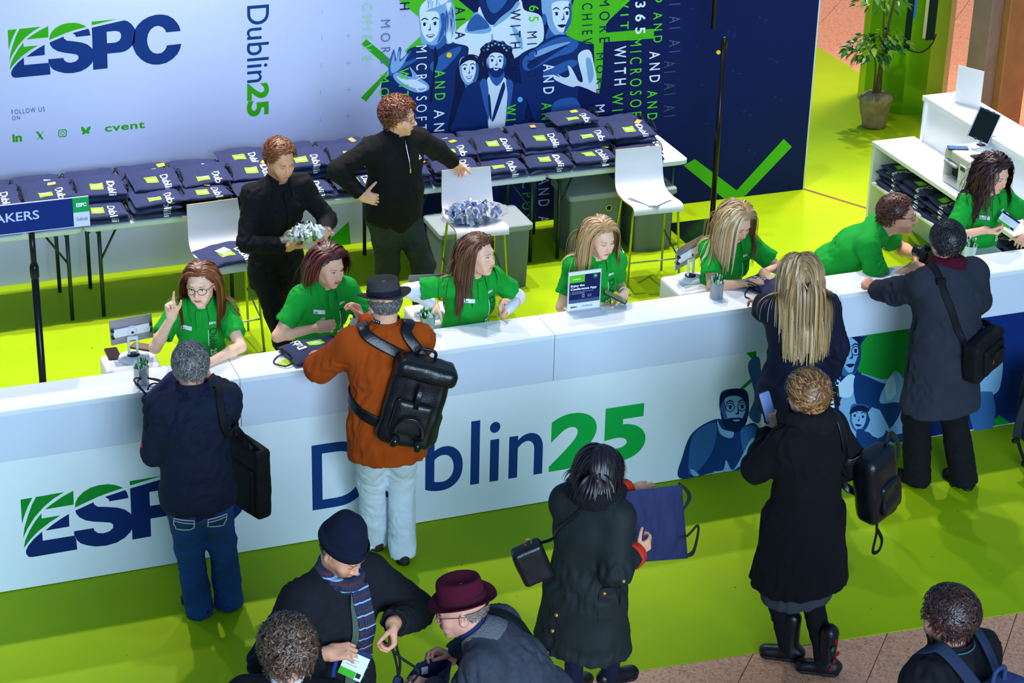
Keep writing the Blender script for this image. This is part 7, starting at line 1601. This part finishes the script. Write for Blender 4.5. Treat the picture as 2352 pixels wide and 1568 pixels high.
c = V6.loc(ony(1222, 1292, -2.36)); R_ = V6.Rw.T@rotz(rad(-8))@roty(rad(-22)); soft_box('body', c, (.075, .045, .10), R_.T, BLKL, t, h=.008, rd=.02, amp=.004, extra=lambda q_: None); strap(V6, [c+R_@np.array([.0, 0, .10]), cam_proj(V6, (1275, 1235)), cam_proj(V6, (1315, 1190)), cam_proj(V6, (1352, 1160)), V6.S['R']+np.array([-.04, .02, .06])], .016, BLKL, 'strap', t, V6.top, off=.005, th=.005)
A_ = np.linspace(0, 2*PI, 15)[:-1]; b = MB(); b.tube([c+R_@np.array([.02+.018*math.cos(a), 0, .115+.018*math.sin(a)]) for a in A_], .003, 6, closed=True); b.obj('ring_buckle', GOLD, t)
cA, cB, cC, cD = ony(1424, 1130, -2.06), ony(1566, 1112, -1.94), ony(1580, 1282, -1.94), ony(1452, 1292, -2.08); t = thing('drawstring_bag', 'plain navy drawstring bag held open in front of the person in the waxed coat', 'bag', (0, 0, 0))
n1, n2 = 34, 36; G = np.array([[(cA*(1-u)+cB*u)*(1-v)+(cD*(1-u)+cC*u)*v for v in np.linspace(0, 1, n2)] for u in np.linspace(0, 1, n1)]); fo = folds(G.reshape(-1, 3), 30, (1.3, 1, .5), seed=5).reshape(n1, n2)*.012; nrm_ = unit(np.cross(cB-cA, cD-cA)); ee = np.sin(np.linspace(0, PI, n1))[:, None]**.4*np.sin(np.linspace(0, PI, n2))[None]**.4
front = G+nrm_*((.016*ee+fo*ee)[..., None]); back_ = G-nrm_*((.016*ee-fo*ee)[..., None]); b = MB(); b.grid(front, flip=False); b.grid(back_, flip=True); b.obj('cloth', BAGM, t)
b = MB(); d_ = cC-cB
for k in range(2): b.tube(smoothpath([cB+nrm_*.02, cB+d_*.2+np.array([.03+.01*k, 0, 0]), cB+d_*.55+np.array([-.08-.02*k, -.02, 0]), cB+d_*.66+np.array([-.02, -.03, 0]), cB+d_*.6+np.array([.06, -.02, .02]), cC+np.array([.02, -.02, .06-.02*k]), cC+np.array([-.02, 0, .02])], 6), .006, 6)
b.obj('drawcord', CORD, t)
# --- blonde woman at the counter, back view
V7 = W_of(person('person in a plain navy jacket standing at the counter, seen from behind', (1838, 628), 84, h=1.66, sex='f', lean=4, head=(4, 8, 0), skin='#eeb492', build=1.16, face=dict(h=.0062), feet=dict(L=onz(1790, 1095, 0), R=onz(1870, 1085, 0)),
  arms=dict(L=dict(w=onz(1748, 690, 1.17), pole=(-1, -.5, -.6), f=(-.3, .9, -.1), n=(0, 0, -1), pose='relaxed'), R=dict(l=(.10, .06, -.48), pole=(.6, -.8, 0), pose='relaxed')),
  hair=dict(style='long', col='#b08a5a', col2='#d9bd90', root='#8a6c48', len=.50, part=.0, seed=15, n=1400, vol=.012), top=dict(name='navy_jacket', m=cloth('navy_shell', '#10162e', .75, bump=.1), infl=.036, hem=.14, sleeve='long', flare=.0, amp=.010, freq=10, seed=8, extra=lambda q_, p_: q_.el(p_.nb+p_.fw*-.065+np.array([0, 0, -.035]), (.12, .055, .065), k=.03)), legs=dict(m=cloth('grey_trousers', '#3a3d48'), infl=.01), shoes=dict(m=BLKS)))
# --- woman in the long black coat
V8 = W_of(person('person in a long black coat and boots looking at a phone', (1853, 908), 108, h=1.66, sex='f', lean=3, head=(4, 14, 0), skin='#e8a688', build=1.14, face=dict(h=.0052), footyaw=(38, -40), feet=dict(L=onz(1812, 1512, 0), R=onz(1896, 1545, 0)),
  arms=dict(L=dict(w=ony(1768, 988, -1.72), pole=(-.9, -.2, -.9), f=(.35, .3, .9), n=(.3, .9, 0), pose='grip'), R=dict(l=(.10, .10, -.40), pole=(.6, -.8, 0), pose='relaxed')),
  hair=dict(style='updo', col='#6a4024', col2='#b0824a', len=.18, n=1000, steps=8, comb='back', hug=True, grav=.02, lift=.05, thick=.012, lump=.008, lfreq=50, w=.009, vol=.014, mess=.35, curl=.004, cfreq=60, seed=17, mix=.5), top=dict(name='long_coat', m=BLKCOAT, infl=.040, hem=.36, sleeve='long', flare=.055, amp=.010, freq=9, seed=13, hw=1.05), legs=dict(m=cloth('black_tights', '#0f1014'), infl=.008), shoes=dict(m=BLKL, name='boot', shaft=.20, top=.050)))
scarf(V8, cloth('charcoal_scarf', '#17171a', .98), r0=.090, rt=.042, n=2, seed=9)
q = SDF(); q.fe(V8.pel-np.array([0, 0, .25]), V8.pel-np.array([0, 0, .47]), (.195, .155), (.205, .165), (1, 0, 0)); P_ = Part(); P_.sdf(q, .011, amp=.012, freq=22, aniso=(1, 1, .3), seed=2); P_.obj('grey_dress', cloth('grey_felt_dress', '#3d414c', .95), V8.t)
q = SDF(); cq = V8.toh(np.array([.02, -.105, .02])); q.el(cq, (.06, .05, .065)); P_ = Part(); P_.sdf(q, .006, col=np.array(lin('#7a4c2c')), amp=.008, freq=70, seed=5); P_.obj('hair_bun', HAIRM, V8.t)
t = thing('hair_claw', 'black claw clip in the hair of the person in the black coat', 'hair clip', tuple(V8.root), V8.t.rotation_euler[2])
for k in range(5):
    b = MB(); pts = [V8.toh(np.array([.045+.012*math.sin(a_), -.150-.012*math.sin(a_*1.0)+.03*abs(math.cos(a_)), .055-.022*k+.0*a_])+np.array([.03*math.cos(a_), 0, 0])) for a_ in np.linspace(0, PI, 8)]; b.tube(pts, .005, 6); b.obj('tooth', BLKP, t)
b = MB(); b.tube([V8.toh(np.array([.058, -.168, .062])), V8.toh(np.array([.058, -.172, -.04]))], .008, 8); b.obj('spine', BLKP, t)
Hp = V8.w(V8.Wr['L'])+V8.Rw@np.array([.015, .05, .11]); t = phone(tuple(Hp), rad(18), 'phone with a lit screen held up by the person in the black coat', '#7f93c8', tilt=(rad(62), 0)); t.scale = (1.1,)*3
t = wthing('backpack', 'slouchy black backpack on the right shoulder of the person in the black coat', 'backpack', V8)
c = V8.loc(ony(2010, 1110, -2.02)); R_ = V8.Rw.T@rotz(rad(25))@roty(rad(-14)); soft_box('body', c, (.11, .075, .21), R_.T, BLKL, t, rd=.05, amp=.012, freq=13); soft_box('pocket', c+R_@np.array([.02, -.08, -.06]), (.08, .02, .10), R_.T, BLKL, t, rd=.02, amp=.006)
strap(V8, [c+R_@np.array([-.05, .02, .20]), V8.S['R']+np.array([.02, -.11, -.16]), V8.S['R']+np.array([-.02, -.05, .06]), V8.S['R']+np.array([-.01, .06, .05]), V8.S['R']+np.array([.04, .12, -.16]), c+R_@np.array([-.06, .06, -.1])], .045, BLKL, 'shoulder_strap', t, V8.top, off=.008, th=.008)
b = MB(); b.tube(smoothpath([c+R_@np.array([.06, -.02, .2]), c+R_@np.array([.10, -.04, .28]), c+R_@np.array([.16, -.04, .16]), c+R_@np.array([.13, -.04, .04])], 6), 1.0, 8, flat=(.03, .006, R_@np.array([0, -1., 0]))); b.obj('side_strap', BLKL, t)
b = MB(); b.tube(smoothpath([c+R_@np.array([-.07, -.05, -.17]), c+R_@np.array([-.09, -.06, -.24]), c+R_@np.array([-.13, -.06, -.34]), c+R_@np.array([-.08, -.06, -.37]), c+R_@np.array([-.05, -.06, -.32]), c+R_@np.array([-.08, -.06, -.23])], 6), 1.0, 8, flat=(.022, .004, R_@np.array([0, -1., 0]))); b.obj('strap_loop', BLKN, t)
for k, px in enumerate(((1858, 1442), (1872, 1470), (1884, 1500), (1868, 1488), (1890, 1520))):
    A0 = V8.A['R']; b = MB(); P = A0+np.array([-.02+.02*(k % 3), -.052, .04*k-.02]); b.lathe([(.0, .004), (.012, .002), (.014, 0)], 9, c=P, R=rotx(rad(80)), caps=False); b.obj('rose_print', pm('#8a1626' if k != 3 else '#2c5a2c'), V8.t)
# --- man in the grey coat with a camera
V9 = W_of(person('person in a grey coat and burgundy scarf leaning at the counter', (2174, 556), 96, h=1.76, sex='m', lean=8, twist=4, head=(10, 8, 0), skin='#e0987a', build=1.16, belly=.04, feet=dict(L=onz(2106, 1112, 0), R=onz(2212, 1116, 0)), footyaw=(28, -8), face=dict(h=.0062),
  arms=dict(L=dict(w=onz(2002, 668, 1.17), pole=(-1, -.5, -.7), f=(-.4, .8, .35), n=(.3, .2, -1), pose='fist'), R=dict(l=(.02, .28, -.34), pole=(1, -.4, -.5), pose='curl')),
  hair=dict(style='short', col='#17141a', col2='#2c2830', len=.036, n=1300, comb='crown', grav=.02, lift=.06, thick=.012, w=.007, vol=.004, mess=.2, seed=19, low=.004), top=dict(name='wool_coat', m=GREYC, infl=.036, hem=.30, sleeve='long', flare=.030, amp=.009, freq=10, seed=15), legs=dict(m=cloth('black_suit_trousers', '#0c0e14'), infl=.026, flare=.014, amp=.007, len=.06), shoes=dict(m=cloth('black_suede', '#0d0e12', .8))))
scarf(V9, cloth('burgundy_scarf', '#4a0c20', .98), r0=.066, rt=.034, n=2, seed=3)
t = wthing('messenger_bag', 'black messenger bag hanging at the hip of the person in the grey coat', 'bag', V9)
c = V9.loc(ony(2258, 812, -.86)); R_ = V9.Rw.T@rotz(rad(28))@roty(rad(-10)); soft_box('body', c, (.155, .055, .125), R_.T, BLKN, t, rd=.025, amp=.004); soft_box('flap_pocket', c+R_@np.array([.015, -.060, -.01]), (.105, .016, .085), R_.T, BLKN, t, rd=.014, amp=.003)
b = MB(); b.tube(smoothpath([c+R_@np.array([-.04, -.075, .02]), c+R_@np.array([-.02, -.105, .045]), c+R_@np.array([.06, -.105, .045]), c+R_@np.array([.08, -.075, .02])], 6), .009, 8); b.obj('carry_handle', BLKN, t)
b = MB(); b.box((-.003, -.003, -.012), (.003, .003, .012)); o = b.obj('red_zip_pull', pm('#b02a2a'), t, False); o.location = tuple(c+R_@np.array([-.02, -.08, -.02]))
strap(V9, [c+R_@np.array([-.13, .03, .12]), cam_proj(V9, (2205, 770)), cam_proj(V9, (2180, 700)), cam_proj(V9, (2158, 640)), cam_proj(V9, (2140, 610)), V9.nb+np.array([-.11, .02, .035]), V9.S['L']+np.array([.10, .14, -.1]), V9.wai+np.array([.1, .2, 0]), c+R_@np.array([.13, .03, .12])], .045, BLKN, 'shoulder_strap', t, V9.top, off=.006)
b = MB(); P = cam_proj(V9, (2158, 644)); b.box((-.03, -.012, -.016), (.03, .012, .016)); o = b.obj('strap_slider', BLKP, t, False); o.location = tuple(P+np.array([0, -.012, 0]))
Rz_ = V9.t.rotation_euler[2]
t = thing('camera', 'black camera held up by the person in the grey coat', 'camera', tuple(ony(2132, 585, -.20)), rad(25)); b = MB(); b.box((-.06, -.03, -.04), (.06, .03, .04), bev=.008); b.obj('camera_body', BLKP, t, False); b = MB(); b.lathe([(.0, .0), (.034, .0), (.036, .03), (.036, .075), (.030, .08), (.0, .078)], 20, R=rotx(rad(90)).T@I3, c=(0, .02, 0), caps=False); o = b.obj('lens', BLKP, t); b = MB(); b.box((-.02, -.02, .04), (.02, .025, .065), bev=.005); b.obj('viewfinder', BLKP, t, False)
# --- man with a backpack at the bottom right
DJ = cloth('black_parka', '#0b0d14', .8)
V10 = W_of(person('person with glasses, black jacket and backpack at the bottom right', (2178, 1416), 112, h=1.80, sex='m', lean=2, head=(-8, 6, 0), skin='#d89a84', build=1.05, face=dict(h=.0052, beard='#3a241c', bmax=.6),
  hair=dict(style='short', col='#2c1712', col2='#4a2a20', len=.055, n=1300, comb='crown', grav=.02, lift=.06, thick=.016, w=.008, vol=.006, mess=.15, seed=23, low=.006), top=dict(name='parka', m=DJ, infl=.036, hem=.2, sleeve='long', amp=.009, freq=10), legs=dict(m=BLKT), shoes=dict(m=BLKS)))
glasses(V10, mat('glasses_black'), round_=.5); stand_collar(V10, DJ, r0=.074, h0=.055, tilt=.02); b = MB(); A_ = np.radians(np.linspace(120, 240, 12)); b.tube([V10.nb+V10.fw*.012+(V10.lat*math.sin(a)+V10.fw*math.cos(a)*1.05)*.097+V10.up*.03 for a in A_], .004, 6); b.obj('collar_piping', cloth('teal_piping', '#3a5a66'), V10.t)
t = wthing('backpack', 'blue-grey backpack on the person at the bottom right', 'backpack', V10); c = V10.che+np.array([0, -.25, -.06]); GB = cloth('bluegrey_nylon', '#2c3a62', .7); soft_box('body', c, (.15, .09, .23), I3, GB, t, rd=.06, amp=.006)
for sg, a0 in ((-1, 'L'), (1, 'R')): S_ = V10.S[a0]; strap(V10, [c+np.array([sg*.07, .06, .2]), V10.nb+np.array([sg*.10, -.09, .03]), V10.nb+np.array([sg*.115, .0, .06]), S_+np.array([-sg*.06, .08, .0]), S_+np.array([-sg*.05, .14, -.2])], .06, cloth('strap_slate', '#222c44'), 'shoulder_strap', t, V10.top, off=.008, th=.012)
b = MB(); b.tube(smoothpath([c+np.array([-.04, .02, .22]), c+np.array([-.03, .02, .29]), c+np.array([.03, .02, .29]), c+np.array([.04, .02, .22])], 6), .010, 8); b.obj('carry_handle', GB, t)
# --- backpack at the right edge of the picture
c = ony(2392, 930, -.50); t = thing('backpack', 'dark backpack with dangling straps cut off by the right edge', 'backpack', (c[0], c[1], 0)); z_ = c[2]
soft_box('body', np.array([.02, 0, z_]), (.15, .10, .24), I3, cloth('slate_nylon', '#20262e', .7), t, rd=.06, amp=.006)
b = MB(); b.tube(smoothpath([(-.10, -.06, z_+.2), (-.17, -.08, z_+.10), (-.205, -.08, z_-.05), (-.20, -.07, z_-.16)], 6), 1.0, 8, flat=(.05, .012, np.array([-.6, -1., 0]))); b.obj('shoulder_strap', cloth('slate_nylon', '#20262e'), t); b = MB(); b.tube(smoothpath([(-.20, -.07, z_-.16), (-.14, -.08, z_-.30), (-.10, -.08, z_-.34)], 6), 1.0, 8, flat=(.022, .004, np.array([-.6, -1., 0]))); b.obj('webbing', BLKN, t); b = MB(); b.box((-.23, -.085, z_-.19), (-.18, -.06, z_-.165), bev=.004); b.obj('buckle', BLKP, t, False); b = MB(); b.box((-.14, -.10, z_-.37), (-.06, -.06, z_-.33), bev=.008); b.obj('buckle', BLKP, t, False)
def to_px(w): d = np.asarray(w, float)-CAM; z = d@_f; return (W/2+FPX*(d@_r)/z, H/2-FPX*(d@_u)/z)
V11 = person('person in a dark jacket wearing the backpack, just beyond the right edge', to_px((c[0]+.30, c[1]+.02, 1.60)), 4, h=1.74, sex='m', skin='#e0a080', face=dict(h=.0062),
  hair=dict(style='short', col='#2c2018', len=.03, n=700, comb='crown', grav=.02, lift=.05, thick=.012, w=.008, vol=.004, seed=51), top=dict(name='dark_jacket', m=BLKCOAT, infl=.028, hem=.1, sleeve='long'), legs=dict(m=BLKT, h=.018), shoes=dict(m=BLKS), arms=dict(L=dict(l=(.0, .25, -.30), pole=(-.4, -.7, -.5)), R=dict(l=(.0, .25, -.30), pole=(.4, -.7, -.5))))
